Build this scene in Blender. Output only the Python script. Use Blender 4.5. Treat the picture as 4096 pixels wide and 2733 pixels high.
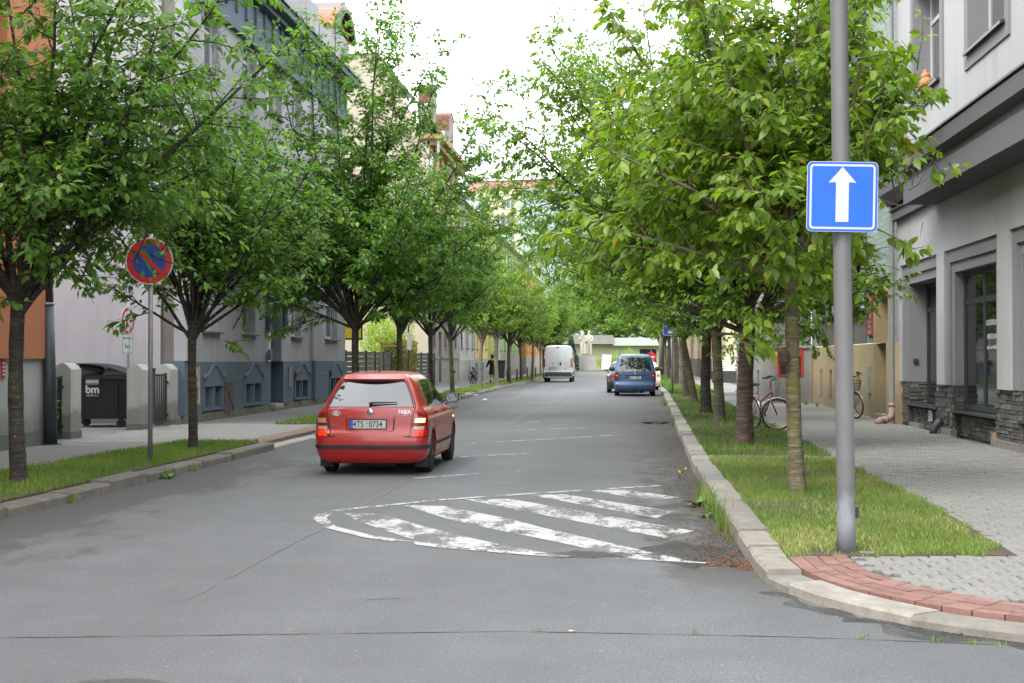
import bpy, bmesh, math, random
import numpy as np
from mathutils import Vector, Matrix
for o in list(bpy.data.objects): bpy.data.objects.remove(o, do_unlink=True)
SC = bpy.context.scene
COL = SC.collection
R = math.radians
# ------------------------------------------------------------------ camera
cam_d = bpy.data.cameras.new('camera'); CAM = bpy.data.objects.new('camera', cam_d); COL.objects.link(CAM)
cam_d.sensor_width = 36.0; cam_d.lens = 5600/4096*36.0; cam_d.clip_end = 3000; cam_d.clip_start = 0.1
CAM.location = (0, 0, 1.6)
CAM.rotation_euler = (R(90)+math.atan(68.5/5600), 0, math.atan(452/5600))
SC.camera = CAM
# ------------------------------------------------------------------ sky, sun, exposure: bright overcast day
SUN_EL, SUN_AZ = 48.0, -140.0          # azimuth clockwise from +Y: light from behind left
W = bpy.data.worlds.new('World'); SC.world = W; W.use_nodes = True
nt = W.node_tree; nt.nodes.clear()
sky = nt.nodes.new('ShaderNodeTexSky'); sky.sky_type = 'NISHITA'; sky.sun_disc = False
sky.sun_elevation = R(SUN_EL); sky.sun_rotation = R(SUN_AZ); sky.dust_density = 5.0; sky.ozone_density = 1.0; sky.air_density = 1.0
hs = nt.nodes.new('ShaderNodeHueSaturation'); hs.inputs['Saturation'].default_value = 0.3
nt.links.new(sky.outputs[0], hs.inputs['Color'])
tc = nt.nodes.new('ShaderNodeTexCoord'); nz = nt.nodes.new('ShaderNodeTexNoise'); nz.inputs['Scale'].default_value = 3.0; nz.inputs['Detail'].default_value = 5
nt.links.new(tc.outputs['Generated'], nz.inputs['Vector'])
cr = nt.nodes.new('ShaderNodeValToRGB'); cr.color_ramp.elements[0].position = .3; cr.color_ramp.elements[0].color = (14.2, 14.9, 15.6, 1)
cr.color_ramp.elements[1].position = .75; cr.color_ramp.elements[1].color = (17.2, 17.4, 17.5, 1)
nt.links.new(nz.outputs['Fac'], cr.inputs['Fac'])
mx = nt.nodes.new('ShaderNodeMix'); mx.data_type = 'RGBA'; mx.inputs['Factor'].default_value = 0.86
nt.links.new(hs.outputs[0], mx.inputs['A']); nt.links.new(cr.outputs[0], mx.inputs['B'])
bg = nt.nodes.new('ShaderNodeBackground'); bg.inputs['Strength'].default_value = 0.1
out = nt.nodes.new('ShaderNodeOutputWorld')
nt.links.new(mx.outputs['Result'], bg.inputs['Color']); nt.links.new(bg.outputs[0], out.inputs['Surface'])
sl = bpy.data.lights.new('sun', 'SUN'); sl.energy = 1.3; sl.angle = R(24); sl.color = (1.0, 0.97, 0.92)
so = bpy.data.objects.new('sun', sl); COL.objects.link(so)
_d = Vector((math.sin(R(SUN_AZ))*math.cos(R(SUN_EL)), math.cos(R(SUN_AZ))*math.cos(R(SUN_EL)), math.sin(R(SUN_EL))))
so.rotation_euler = _d.to_track_quat('Z', 'Y').to_euler(); so.location = _d*60
SC.view_settings.view_transform = 'Standard'; SC.view_settings.look = 'None'
SC.view_settings.exposure = 1.45; SC.view_settings.gamma = 1.0; SC.view_settings.use_curve_mapping = False
SC.cycles.use_denoising = True
SC.cycles.max_bounces = 5; SC.cycles.diffuse_bounces = 3; SC.cycles.glossy_bounces = 3; SC.cycles.transmission_bounces = 3; SC.cycles.transparent_max_bounces = 6
SC.cycles.use_adaptive_sampling = True; SC.cycles.adaptive_threshold = 0.02
# ------------------------------------------------------------------ helpers
def lin(h):
    """sRGB 0-255 triple to linear"""
    r = []
    for c in h:
        c = c/255.0; r.append(c/12.92 if c <= .04045 else ((c+.055)/1.055)**2.4)
    return tuple(r)
class MB:
    def __init__(s): s.v = []; s.f = []
    def add(s, vs, fs):
        o = len(s.v); s.v += [tuple(p) for p in vs]; s.f += [tuple(i+o for i in f) for f in fs]; return s
    def box(s, x0, x1, y0, y1, z0, z1):
        return s.add([(x0,y0,z0),(x1,y0,z0),(x1,y1,z0),(x0,y1,z0),(x0,y0,z1),(x1,y0,z1),(x1,y1,z1),(x0,y1,z1)],
                     [(0,3,2,1),(4,5,6,7),(0,1,5,4),(1,2,6,5),(2,3,7,6),(3,0,4,7)])
    def bbox(s, x0, x1, y0, y1, z0, z1, b=.01):
        """box with chamfered top edges"""
        return s.add([(x0,y0,z0),(x1,y0,z0),(x1,y1,z0),(x0,y1,z0),(x0,y0,z1-b),(x1,y0,z1-b),(x1,y1,z1-b),(x0,y1,z1-b),
                      (x0+b,y0+b,z1),(x1-b,y0+b,z1),(x1-b,y1-b,z1),(x0+b,y1-b,z1)],
                     [(0,3,2,1),(0,1,5,4),(1,2,6,5),(2,3,7,6),(3,0,4,7),(4,5,9,8),(5,6,10,9),(6,7,11,10),(7,4,8,11),(8,9,10,11)])
    def tube(s, pts, r, n=8, caps=True):
        pts = [Vector(p) for p in pts]; rs = r if hasattr(r, '__len__') else [r]*len(pts)
        o = len(s.v); up = None
        for i, p in enumerate(pts):
            d = (pts[min(i+1, len(pts)-1)]-pts[max(i-1, 0)])
            d = d.normalized() if d.length > 1e-9 else Vector((0,0,1))
            if up is None:
                up = d.orthogonal().normalized()
            else:
                up = (up-d*up.dot(d)); up = up.normalized() if up.length > 1e-6 else d.orthogonal().normalized()
            b = d.cross(up)
            for k in range(n):
                a = 2*math.pi*k/n; s.v.append(tuple(p+(up*math.cos(a)+b*math.sin(a))*rs[i]))
        for i in range(len(pts)-1):
            for k in range(n):
                a, b2 = o+i*n+k, o+i*n+(k+1) % n; s.f.append((a, b2, b2+n, a+n))
        if caps:
            s.f.append(tuple(o+k for k in reversed(range(n)))); s.f.append(tuple(o+(len(pts)-1)*n+k for k in range(n)))
        return s
    def cyl(s, p0, p1, r0, r1=None, n=16): return s.tube([p0, p1], [r0, r0 if r1 is None else r1], n)
    def lathe(s, prof, c=(0,0,0), n=20, axis='z'):
        o = len(s.v)
        for r, z in prof:
            for k in range(n):
                a = 2*math.pi*k/n; q = (r*math.cos(a), r*math.sin(a), z)
                if axis == 'y': q = (q[0], z, q[1])
                if axis == 'x': q = (z, q[0], q[1])
                s.v.append((q[0]+c[0], q[1]+c[1], q[2]+c[2]))
        for i in range(len(prof)-1):
            for k in range(n):
                a, b = o+i*n+k, o+i*n+(k+1) % n; s.f.append((a, b, b+n, a+n))
        s.f.append(tuple(o+k for k in reversed(range(n)))); s.f.append(tuple(o+(len(prof)-1)*n+k for k in range(n)))
        return s
    def torus(s, c, R_, r, n=28, m=8, axis='x', a0=0, a1=360):
        o = len(s.v); full = abs(a1-a0) >= 360; N = n if full else n+1
        for i in range(N):
            a = R(a0+(a1-a0)*i/n)
            for k in range(m):
                b = 2*math.pi*k/m; q = R_+r*math.cos(b); h = r*math.sin(b)
                p = {'x': (h, q*math.cos(a), q*math.sin(a)), 'y': (q*math.cos(a), h, q*math.sin(a)), 'z': (q*math.cos(a), q*math.sin(a), h)}[axis]
                s.v.append((p[0]+c[0], p[1]+c[1], p[2]+c[2]))
        for i in range(n if full else n):
            j = (i+1) % N
            for k in range(m):
                k2 = (k+1) % m; s.f.append((o+i*m+k, o+j*m+k, o+j*m+k2, o+i*m+k2))
        return s
    def prism(s, poly, z0, z1):
        """poly in xy (ccw), from z0 to z1"""
        n = len(poly)
        return s.add([(x,y,z0) for x,y in poly]+[(x,y,z1) for x,y in poly],
                     [tuple(reversed(range(n))), tuple(range(n,2*n))]+[(i,(i+1)%n,(i+1)%n+n,i+n) for i in range(n)])
    def prismx(s, poly, x0, x1):
        n = len(poly)
        return s.add([(x0,y,z) for y,z in poly]+[(x1,y,z) for y,z in poly],
                     [tuple(reversed(range(n))), tuple(range(n,2*n))]+[(i,(i+1)%n,(i+1)%n+n,i+n) for i in range(n)])
    def prismy(s, poly, y0, y1):
        n = len(poly)
        return s.add([(x,y0,z) for x,z in poly]+[(x,y1,z) for x,z in poly],
                     [tuple(range(n)), tuple(reversed(range(n,2*n)))]+[(i,i+n,(i+1)%n+n,(i+1)%n) for i in range(n)])
    def sphere(s, c, r, n=12, m=8, sc=(1,1,1)):
        prof = [(max(1e-4, r*math.sin(math.pi*i/m)), -r*math.cos(math.pi*i/m)) for i in range(m+1)]
        o = len(s.v); s.lathe(prof, (0,0,0), n)
        for i in range(o, len(s.v)):
            v = s.v[i]; s.v[i] = (v[0]*sc[0]+c[0], v[1]*sc[1]+c[1], v[2]*sc[2]+c[2])
        return s
    def rot(s, o, ax, ang, c=(0,0,0)):
        """rotate the vertices from index o about axis ax through c"""
        M = Matrix.Rotation(ang, 3, ax); c = Vector(c)
        for i in range(o, len(s.v)): s.v[i] = tuple(M @ (Vector(s.v[i])-c)+c)
        return s
    def build(s, name, mat, parent=None, smooth=False, **kw):
        me = bpy.data.meshes.new(name); me.from_pydata(s.v, [], s.f)
        if smooth == True: me.polygons.foreach_set('use_smooth', [True]*len(me.polygons))
        me.materials.append(mat); me.update()
        o = obj(name, me, parent, **kw)
        if smooth == 'auto': smooth_by_angle(me)
        return o
def smooth_by_angle(me, ang=38):
    me.polygons.foreach_set('use_smooth', [True]*len(me.polygons))
    bm = bmesh.new(); bm.from_mesh(me)
    bmesh.ops.recalc_face_normals(bm, faces=bm.faces)
    for e in bm.edges:
        e.smooth = not (len(e.link_faces) == 2 and e.calc_face_angle(0) > R(ang))
    bm.to_mesh(me); bm.free()
def fixn(o):
    bm = bmesh.new(); bm.from_mesh(o.data); bmesh.ops.recalc_face_normals(bm, faces=bm.faces); bm.to_mesh(o.data); bm.free(); return o
def obj(name, me, parent=None, label=None, cat=None, group=None, kind=None, loc=None, rz=None):
    o = bpy.data.objects.new(name, me); COL.objects.link(o)
    if parent is not None: o.parent = parent
    if loc is not None: o.location = loc
    if rz is not None: o.rotation_euler = (0, 0, rz)
    if label: o['label'] = label
    if cat: o['category'] = cat
    if group: o['group'] = group
    if kind: o['kind'] = kind
    return o
def thing(name, label, cat, loc=(0,0,0), rz=0, group=None, kind=None):
    o = obj(name, None, None, label, cat, group, kind, loc, rz); o.empty_display_size = .2; return o
def copy_tree(o, parent=None):
    c = o.copy(); COL.objects.link(c); c.parent = parent
    for ch in o.children: copy_tree(ch, c)
    return c
def text_mesh(body, size, mat, name, parent, loc, rot, extrude=.0015, align='CENTER', sx=1.0, bold=0.0, **kw):
    cu = bpy.data.curves.new(name, 'FONT'); cu.body = body; cu.size = size; cu.align_x = align; cu.align_y = 'CENTER'; cu.extrude = extrude; cu.offset = bold
    t = bpy.data.objects.new(name, cu); COL.objects.link(t)
    dg = bpy.context.evaluated_depsgraph_get(); me = bpy.data.meshes.new_from_object(t.evaluated_get(dg))
    bpy.data.objects.remove(t); bpy.data.curves.remove(cu)
    me.materials.clear(); me.materials.append(mat)
    o = obj(name, me, parent, **kw); o.location = loc; o.rotation_euler = rot; o.scale = (sx, 1, 1); return o
# ------------------------------------------------------------------ materials
KA = .77   # overall reflectance of mineral and painted surfaces
class NT:
    def __init__(s, name):
        s.k = KA
        s.m = bpy.data.materials.new(name); s.m.use_nodes = True; s.t = s.m.node_tree; s.t.nodes.clear()
        s.o = s.n('OutputMaterial')
    def n(s, typ, **kw):
        x = s.t.nodes.new('ShaderNode'+typ)
        for k, v in kw.items():
            if k in x.inputs and not hasattr(x, k): x.inputs[k].default_value = v
            elif hasattr(x, k): setattr(x, k, v)
            else: x.inputs[k.replace('_', ' ')].default_value = v
        return x
    def l(s, a, b): s.t.links.new(a, b)
    def coord(s, scale=(1,1,1), kind='Object', rot=(0,0,0)):
        t = s.n('TexCoord'); mp = s.n('Mapping'); mp.inputs['Scale'].default_value = scale; mp.inputs['Rotation'].default_value = rot
        s.l(t.outputs[kind], mp.inputs['Vector']); return mp.outputs[0]
    def noise(s, scale, detail=4, rough=.55, vec=None):
        x = s.n('TexNoise'); x.inputs['Scale'].default_value = scale; x.inputs['Detail'].default_value = detail; x.inputs['Roughness'].default_value = rough
        if vec is not None: s.l(vec, x.inputs['Vector'])
        return x.outputs['Fac']
    def ramp(s, fac, stops):
        x = s.n('ValToRGB'); e = x.color_ramp.elements
        while len(e) < len(stops): e.new(.5)
        for i, (p, c) in enumerate(stops):
            e[i].position = p; e[i].color = (c[0], c[1], c[2], 1) if hasattr(c, '__len__') else (c, c, c, 1)
        s.l(fac, x.inputs['Fac']); return x.outputs['Color']
    def mix(s, fac, a, b, blend='MIX'):
        x = s.n('Mix'); x.data_type = 'RGBA'; x.blend_type = blend
        for sock, v in ((x.inputs['Factor'], fac), (x.inputs['A'], a), (x.inputs['B'], b)):
            if hasattr(v, 'is_linked') or hasattr(v, 'links'): s.l(v, sock)
            elif hasattr(v, '__len__'): sock.default_value = (v[0], v[1], v[2], 1)
            else: sock.default_value = v if sock.type == 'VALUE' else (v, v, v, 1)
        return x.outputs['Result']
    def math(s, op, a, b=None, clamp=False):
        x = s.n('Math'); x.operation = op; x.use_clamp = clamp
        for i, v in enumerate((a, b)):
            if v is None: continue
            if hasattr(v, 'links'): s.l(v, x.inputs[i])
            else: x.inputs[i].default_value = v
        return x.outputs[0]
    def bump(s, h, strength=.3, dist=.01):
        x = s.n('Bump'); x.inputs['Strength'].default_value = strength; x.inputs['Distance'].default_value = dist; s.l(h, x.inputs['Height']); return x.outputs[0]
    def pr(s, color, rough=.8, normal=None, **kw):
        p = s.n('BsdfPrincipled')
        if s.k != 1: color = s.mix(1.0, color, (s.k, s.k, s.k), 'MULTIPLY') if hasattr(color, 'links') else tuple(x*s.k for x in color)
        if hasattr(color, 'links'): s.l(color, p.inputs['Base Color'])
        else: p.inputs['Base Color'].default_value = (color[0], color[1], color[2], 1)
        if hasattr(rough, 'links'): s.l(rough, p.inputs['Roughness'])
        else: p.inputs['Roughness'].default_value = rough
        if normal is not None: s.l(normal, p.inputs['Normal'])
        for k, v in kw.items():
            if hasattr(v, 'links'): s.l(v, p.inputs[k.replace('_', ' ')])
            else: p.inputs[k.replace('_', ' ')].default_value = v
        return p
    def done(s, sh): s.l(sh.outputs[0] if hasattr(sh, 'outputs') else sh, s.o.inputs['Surface']); return s.m
MATS = {}
def flat(name, c, rough=.6, var=.12, scale=8, bump=0, bscale=60, **kw):
    """coloured surface with gentle uneven tone"""
    if name in MATS: return MATS[name]
    t = NT(name); v = t.coord(); nz = t.noise(scale, 5, .6, v)
    col = t.ramp(nz, [(.25, tuple(x*(1-var) for x in c)), (.75, tuple(min(1, x*(1+var)) for x in c))])
    nrm = t.bump(t.noise(bscale, 3, .6, v), bump, .01) if bump else None
    MATS[name] = t.done(t.pr(col, rough, nrm, **kw)); return MATS[name]
def plaster(name, c, streak=.25, var=.1, bump=.35, grime=(.16,.15,.13), gz=None, bscale=90):
    """rendered wall: cloudy tone, faint rain streaks, splashed dirt near the pavement (gz = height of it)"""
    if name in MATS: return MATS[name]
    t = NT(name); v = t.coord(); big = t.noise(.7, 6, .62, v)
    col = t.ramp(big, [(.3, tuple(x*(1-var) for x in c)), (.7, tuple(min(1, x*(1+var*.7)) for x in c))])
    st = t.noise(1.0, 5, .6, t.coord((2.2, 2.2, .12)))
    sf = t.math('MULTIPLY', t.ramp(st, [(.5, 0), (.78, 1)]), streak)
    col = t.mix(sf, col, tuple(x*.55+g*.15 for x, g in zip(c, grime)))
    if gz:
        sp = t.n('SeparateXYZ'); tcn = t.n('TexCoord'); t.l(tcn.outputs['Object'], sp.inputs[0])
        h = t.math('ADD', sp.outputs['Z'], t.math('MULTIPLY', t.noise(2.5, 6, .7, v), -.9))
        gf = t.ramp(h, [(0, .75), (max(.02, min(1, gz)), 0)])
        col = t.mix(gf, col, grime)
    fine = t.noise(bscale, 4, .7, v)
    MATS[name] = t.done(t.pr(col, .9, t.bump(fine, bump, .006))); return MATS[name]
def metal(name, c, rough=.45, metallic=.0, **kw): return flat(name, c, rough, .06, 12, 0, Metallic=metallic, **kw)
def paint_car(name, c, flake=.0):
    t = NT(name); v = t.coord(); d = t.noise(2.2, 5, .65, v)
    col = t.mix(t.ramp(d, [(.45, 0), (.85, .16)]), c, (.16, .14, .12))
    ro = t.ramp(t.noise(5, 4, .6, v), [(.3, .34), (.8, .5)])
    MATS[name] = t.done(t.pr(col, ro, None, Coat_Weight=.6, Coat_Roughness=.1, Metallic=flake)); return MATS[name]
def glass_dark(name, c=(.012,.015,.017), rough=.03, ior=1.5):
    if name in MATS: return MATS[name]
    t = NT(name); v = t.coord(); nrm = t.bump(t.noise(1.3, 2, .5, v), .02, .05)
    MATS[name] = t.done(t.pr(c, rough, nrm, IOR=ior, Specular_IOR_Level=.6)); return MATS[name]
def glow(name, c, s):
    t = NT(name); MATS[name] = t.done(t.pr(tuple(min(.9, x) for x in c), .25, None, Emission_Color=(c[0], c[1], c[2], 1), Emission_Strength=s*KA)); return MATS[name]
def asphalt(name, c, stains=True, wet=False):
    t = NT(name); v = t.coord()
    big = t.noise(.22, 6, .6, v); mid = t.noise(1.6, 6, .7, v); fine = t.noise(55, 5, .75, v)
    vo = t.n('TexVoronoi'); vo.inputs['Scale'].default_value = 75; t.l(v, vo.inputs['Vector'])
    col = t.ramp(big, [(.3, tuple(x*.80 for x in c)), (.7, tuple(x*1.14 for x in c))])
    col = t.mix(t.math('MULTIPLY', t.ramp(mid, [(.33, 1), (.62, 0)]), .42), col, tuple(x*.6 for x in c))
    spk = t.ramp(fine, [(.34, .55), (.52, 1), (.7, 1.5)]); col = t.mix(1.0, col, spk, 'MULTIPLY')
    sp2 = t.ramp(vo.outputs['Color'], [(.9, 0), (.97, .7)]); col = t.mix(sp2, col, (.34, .33, .31))
    if stains:
        sp = t.n('SeparateXYZ'); tcn = t.n('TexCoord'); t.l(tcn.outputs['Object'], sp.inputs[0])
        wob = t.math('MULTIPLY', t.noise(1.5, 8, .7, t.coord((1, .4, 1))), 5.2)
        wob2 = t.math('MULTIPLY', t.noise(2.2, 8, .7, t.coord((1, .5, 1))), 3.0)
        # oily, damp gutters along both kerbs and the oil-stained bays
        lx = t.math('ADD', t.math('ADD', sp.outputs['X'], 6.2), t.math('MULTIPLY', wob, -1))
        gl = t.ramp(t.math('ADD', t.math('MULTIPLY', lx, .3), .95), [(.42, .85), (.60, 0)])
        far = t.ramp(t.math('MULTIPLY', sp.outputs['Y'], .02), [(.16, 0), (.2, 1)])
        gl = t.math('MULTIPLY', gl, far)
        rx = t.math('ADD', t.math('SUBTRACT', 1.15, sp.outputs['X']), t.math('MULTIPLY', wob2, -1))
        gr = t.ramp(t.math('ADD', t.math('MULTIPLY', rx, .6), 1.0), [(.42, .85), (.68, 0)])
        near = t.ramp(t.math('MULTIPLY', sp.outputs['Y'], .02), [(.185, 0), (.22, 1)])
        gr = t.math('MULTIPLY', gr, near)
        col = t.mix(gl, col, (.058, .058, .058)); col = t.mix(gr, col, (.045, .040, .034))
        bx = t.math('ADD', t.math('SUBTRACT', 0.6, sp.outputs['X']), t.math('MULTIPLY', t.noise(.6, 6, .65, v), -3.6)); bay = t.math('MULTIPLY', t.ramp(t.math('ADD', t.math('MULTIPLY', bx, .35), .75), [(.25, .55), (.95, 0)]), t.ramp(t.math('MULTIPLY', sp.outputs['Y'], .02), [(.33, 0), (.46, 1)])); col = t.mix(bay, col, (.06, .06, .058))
        oil = t.ramp(t.noise(3.1, 4, .6, v), [(.70, 0), (.76, .45)]); col = t.mix(oil, col, (.06, .06, .06))
        gritn = t.ramp(t.noise(190, 2, .5, v), [(.66, 0), (.72, .5)]); col = t.mix(gritn, col, (.36, .35, .33))
        tr = t.ramp(t.noise(.35, 3, .5, t.coord((2.4, .05, 1))), [(.40, .0), (.62, .34)])
        col = t.mix(tr, col, tuple(x*.62 for x in c))
        du = t.ramp(t.noise(2.3, 5, .7, t.coord((1,.6,1))), [(.68, 0), (.78, .3)]); col = t.mix(du, col, (.22, .20, .17))
    h = t.math('ADD', t.math('MULTIPLY', vo.outputs['Distance'], .7), fine)
    MATS[name] = t.done(t.pr(col, .82, t.bump(h, .5, .006))); return MATS[name]
def leafmat(name, c0, c1, cy, trans=.38, rough=.38):
    """leaf: per-leaf tone from the attribute, some light passing through"""
    t = NT(name); t.k = 1; at = t.n('Attribute'); at.attribute_name = 'tone'
    col = t.ramp(at.outputs['Fac'], [(0, c0), (.6, c1), (.94, cy), (1, (cy[0]*1.15, cy[1]*.72, cy[2]))])
    p = t.pr(col, rough, None, Specular_IOR_Level=.45)
    tl = t.n('BsdfTranslucent'); t.l(t.mix(1.0, col, (1.25, 1.35, .55), 'MULTIPLY'), tl.inputs['Color'])
    ms = t.n('MixShader'); ms.inputs[0].default_value = trans; t.l(p.outputs[0], ms.inputs[1]); t.l(tl.outputs[0], ms.inputs[2])
    MATS[name] = t.done(ms); return MATS[name]
def barkmat(name, c, moss=(.075,.08,.015), mossf=.5):
    t = NT(name); t.k = 1; v = t.coord()
    bands = t.noise(1.0, 5, .65, t.coord((4, 4, 34))); big = t.noise(3, 5, .6, v)
    col = t.ramp(bands, [(.33, tuple(x*.5 for x in c)), (.5, c), (.68, tuple(min(1, x*2.1) for x in c))])
    mo = t.math('MULTIPLY', t.ramp(big, [(.47, 0), (.63, 1)]), mossf); col = t.mix(mo, col, moss)
    li = t.ramp(t.noise(26, 3, .6, v), [(.62, 0), (.7, .5)]); col = t.mix(li, col, (.22,.22,.17))
    h = t.math('ADD', bands, t.math('MULTIPLY', t.noise(30, 4, .7, v), .5))
    MATS[name] = t.done(t.pr(col, .9, t.bump(h, .9, .025))); return MATS[name]
def worn(name, c, lo, hi, scale=3, under=None):
    """worn road paint: paint with rubbed-through patches that show the road below"""
    t = NT(name); v = t.coord((1, 1.0, 1), rot=(0,0,R(35)))
    a = t.noise(scale, 8, .74, t.coord((1.3, .55, 1), rot=(0,0,R(35)))); b = t.noise(16, 6, .8, v)
    k = t.math('ADD', t.math('MULTIPLY', a, .68), t.math('MULTIPLY', b, .32))
    f = t.ramp(k, [(lo, 0), (hi, 1)])
    col = t.ramp(t.noise(9, 5, .7, v), [(.3, tuple(x*.8 for x in c)), (.7, c)])
    p = t.pr(col, .7); tr = t.n('BsdfTransparent'); ms = t.n('MixShader'); t.l(f, ms.inputs[0]); t.l(tr.outputs[0], ms.inputs[1]); t.l(p.outputs[0], ms.inputs[2])
    MATS[name] = t.done(ms); return MATS[name]
def tilemat(name, c, joint, bw, bh, axis='x', mortar=.012, var=.15, off=.5, bump=.5):
    """coursed tiles for surfaces too far off to build piece by piece; axis = wall normal"""
    t = NT(name)
    tcn = t.n('TexCoord'); sp = t.n('SeparateXYZ'); cb = t.n('CombineXYZ'); t.l(tcn.outputs['Object'], sp.inputs[0])
    a, b = {'x': ('Y','Z'), 'y': ('X','Z'), 'z': ('X','Y')}[axis]
    t.l(sp.outputs[a], cb.inputs[0]); t.l(sp.outputs[b], cb.inputs[1])
    br = t.n('TexBrick'); br.offset = off; t.l(cb.outputs[0], br.inputs['Vector'])
    br.inputs['Scale'].default_value = 1; br.inputs['Brick Width'].default_value = bw; br.inputs['Row Height'].default_value = bh
    br.inputs['Mortar Size'].default_value = mortar; br.inputs['Mortar Smooth'].default_value = .3
    br.inputs['Color1'].default_value = (*[x*(1-var) for x in c], 1); br.inputs['Color2'].default_value = (*[min(1, x*(1+var)) for x in c], 1); br.inputs['Mortar'].default_value = (*joint, 1)
    v = t.coord(); nz = t.noise(1.2, 6, .65, v)
    col = t.mix(t.ramp(nz, [(.4, 0), (.75, .35)]), br.outputs['Color'], tuple(x*.55 for x in c))
    h = t.math('SUBTRACT', t.noise(60, 3, .6, v), t.math('MULTIPLY', br.outputs['Fac'], 2.0))
    MATS[name] = t.done(t.pr(col, .8, t.bump(h, bump, .008))); return MATS[name]
# ------------------------------------------------------------------ ground, road, kerbs, pavements
rng = random.Random(7)
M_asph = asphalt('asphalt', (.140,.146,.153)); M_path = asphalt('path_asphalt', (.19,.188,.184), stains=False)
M_soil = flat('soil', (.075,.058,.038), .95, .35, 3, .8, 40)
M_far = flat('far_ground', (.10,.11,.06), .95, .3, .05)
def kx_r(y): return .97 if y < 20 else (.97+(y-20)*.0165 if y < 62 else 1.66+(y-62)*.004)
def kx_l(y): return -6.15 if y < 24 else (-6.15-(y-24)*.0068 if y < 75 else -6.5+(y-75)*.004)
MB().box(-900,900,-60,1800,-.4,-.05).build('ground', M_far, kind='structure')
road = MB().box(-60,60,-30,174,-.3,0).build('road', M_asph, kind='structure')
# --- asphalt seam and cracks: recessed dark lines with weeds, laid as thin strips on the road
M_crack = flat('crack_filler', (.055,.055,.05), .95, .3, 20)
M_tar = flat('tar_seam', (.105,.107,.11), .7, .25, 9)
def strip(pts, w, z, name, mat, parent, jit=.0, seed=1, step=.12):
    r = random.Random(seed); P = []
    for (x0,y0),(x1,y1) in zip(pts, pts[1:]):
        n = max(2, int(math.hypot(x1-x0, y1-y0)/step))
        for i in range(n): P.append((x0+(x1-x0)*i/n, y0+(y1-y0)*i/n))
    P.append(pts[-1]); v = []; 
    for i,(x,y) in enumerate(P):
        a, b = P[max(0,i-1)], P[min(len(P)-1,i+1)]; dx, dy = b[0]-a[0], b[1]-a[1]; L = math.hypot(dx,dy) or 1
        ph = seed*1.7; ww = w*(.75+.3*math.sin(i*.31+ph)+.2*math.sin(i*.83+ph*2)+(.25 if w < .1 else .05)*(r.random()-.5)) if jit else w
        if i in (0, len(P)-1) and jit: ww *= .2
        ox, oy = -dy/L, dx/L; j = jit*((r.random()-.5)*2 if w < .1 else math.sin(i*.47+seed))
        v += [(x+ox*(ww/2+j), y+oy*(ww/2+j), z), (x-ox*(ww/2-j), y-oy*(ww/2-j), z)]
    m = MB().add(v, [(2*i, 2*i+1, 2*i+3, 2*i+2) for i in range(len(P)-1)])
    return m.build(name, mat, parent)
strip([(-8,7.2),(-3.57,7.77),(-.66,8.2),(.9,8.17),(2.22,8.03),(3.2,7.7)], .014, .003, 'seam', M_crack, road, .006, 2, .05)
strip([(-2.89,9.14),(-2.89,9.72)], .07, .003, 'tar_line', M_tar, road, .012, 3)
strip([(-2.89,10.0),(-2.84,13.05)], .03, .003, 'tar_line', M_tar, road, .006, 4)
strip([(-2.86,14.9),(-2.8,18.6),(-2.75,24)], .05, .003, 'tar_line', M_tar, road, .012, 5)
strip([(-2.9,34),(-2.7,48),(-2.6,60)], .16, .003, 'tar_line', M_tar, road, .03, 6, .3)
strip([(-1.72,9.2),(-1.45,9.27)], .012, .003, 'crack', M_crack, road, .004, 8, .03)
# --- painted markings, worn
M_wp = worn('road_paint', (.50,.50,.49), .44, .52, 2.2); M_wt = worn('road_paint_thin', (.5,.5,.49), .46, .52, 3); M_wf = worn('road_paint_faded', (.5,.5,.49), .52, .57, 3)
def mark(poly, mat, z=.004): return fixn(MB().add([(x,y,z) for x,y in poly], [tuple(range(len(poly)))]).build('marking', mat, road))
mark([(-2.9,14.32),(-2.5,14.24),(-1.9,13.22),(-1.43,12.5),(-.93,11.82),(-.5,11.36),(-.95,11.52),(-1.61,11.93),(-1.85,12.25),(-2.2,12.85),(-2.62,13.6)], M_wp)
mark([(-2.42,15.14),(-1.95,15.08),(-1.11,13.86),(-.79,13.25),(.21,11.62),(.56,11.07),(.1,11.17),(-.62,12.25),(-1.25,13.1),(-1.75,13.85)], M_wp)
mark([(-1.84,15.82),(-1.3,15.9),(-.55,14.82),(.64,13.08),(.35,12.55),(-.6,13.95)], M_wp)
mark([(-1.13,16.38),(-.72,16.5),(.51,14.73),(.31,14.12)], M_wp)
mark([(-.42,16.98),(.0,17.15),(.64,16.24),(.27,15.86)], M_wp)
strip([(-2.95,14.68),(-2.73,14.9),(-2.13,15.68),(-1.32,16.36),(-.39,17.1),(.45,17.72)], .12, .006, 'marking', M_wt, road)
strip([(-2.95,14.66),(-3.08,14.3),(-3.05,13.84),(-2.8,13.12),(-2.27,12.4),(-1.61,11.86),(-.93,11.5),(-.45,11.3)], .13, .006, 'marking', M_wt, road)
strip([(-.3,11.28),(.3,11.13)], .06, .006, 'marking', M_wf, road); strip([(.42,11.1),(.66,11.03)], .06, .006, 'marking', M_wt, road)
for a, b, w in [((-2.8,18.55),(-2.05,19.36),.1),((-2.68,22.66),(-1.5,23.7),.1),((-2.95,26.2),(-.04,29.5),.1),((-2.91,30.7),(-.9,32.4),.1),((-1.8,19.75),(-1.4,19.95),.08),
                ((-2.4,35.1),(-1.8,35.9),.1),((-2.65,49.5),(-1.8,50.2),.1),((-2.5,42),(-1.4,43),.1),((-2.6,46),(-1.9,46.7),.1),((-.75,58.7),(-.3,59.1),.16)]:
    strip([a, b], w, .004, 'marking', M_wt if w > .09 else M_wf, road)
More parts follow.
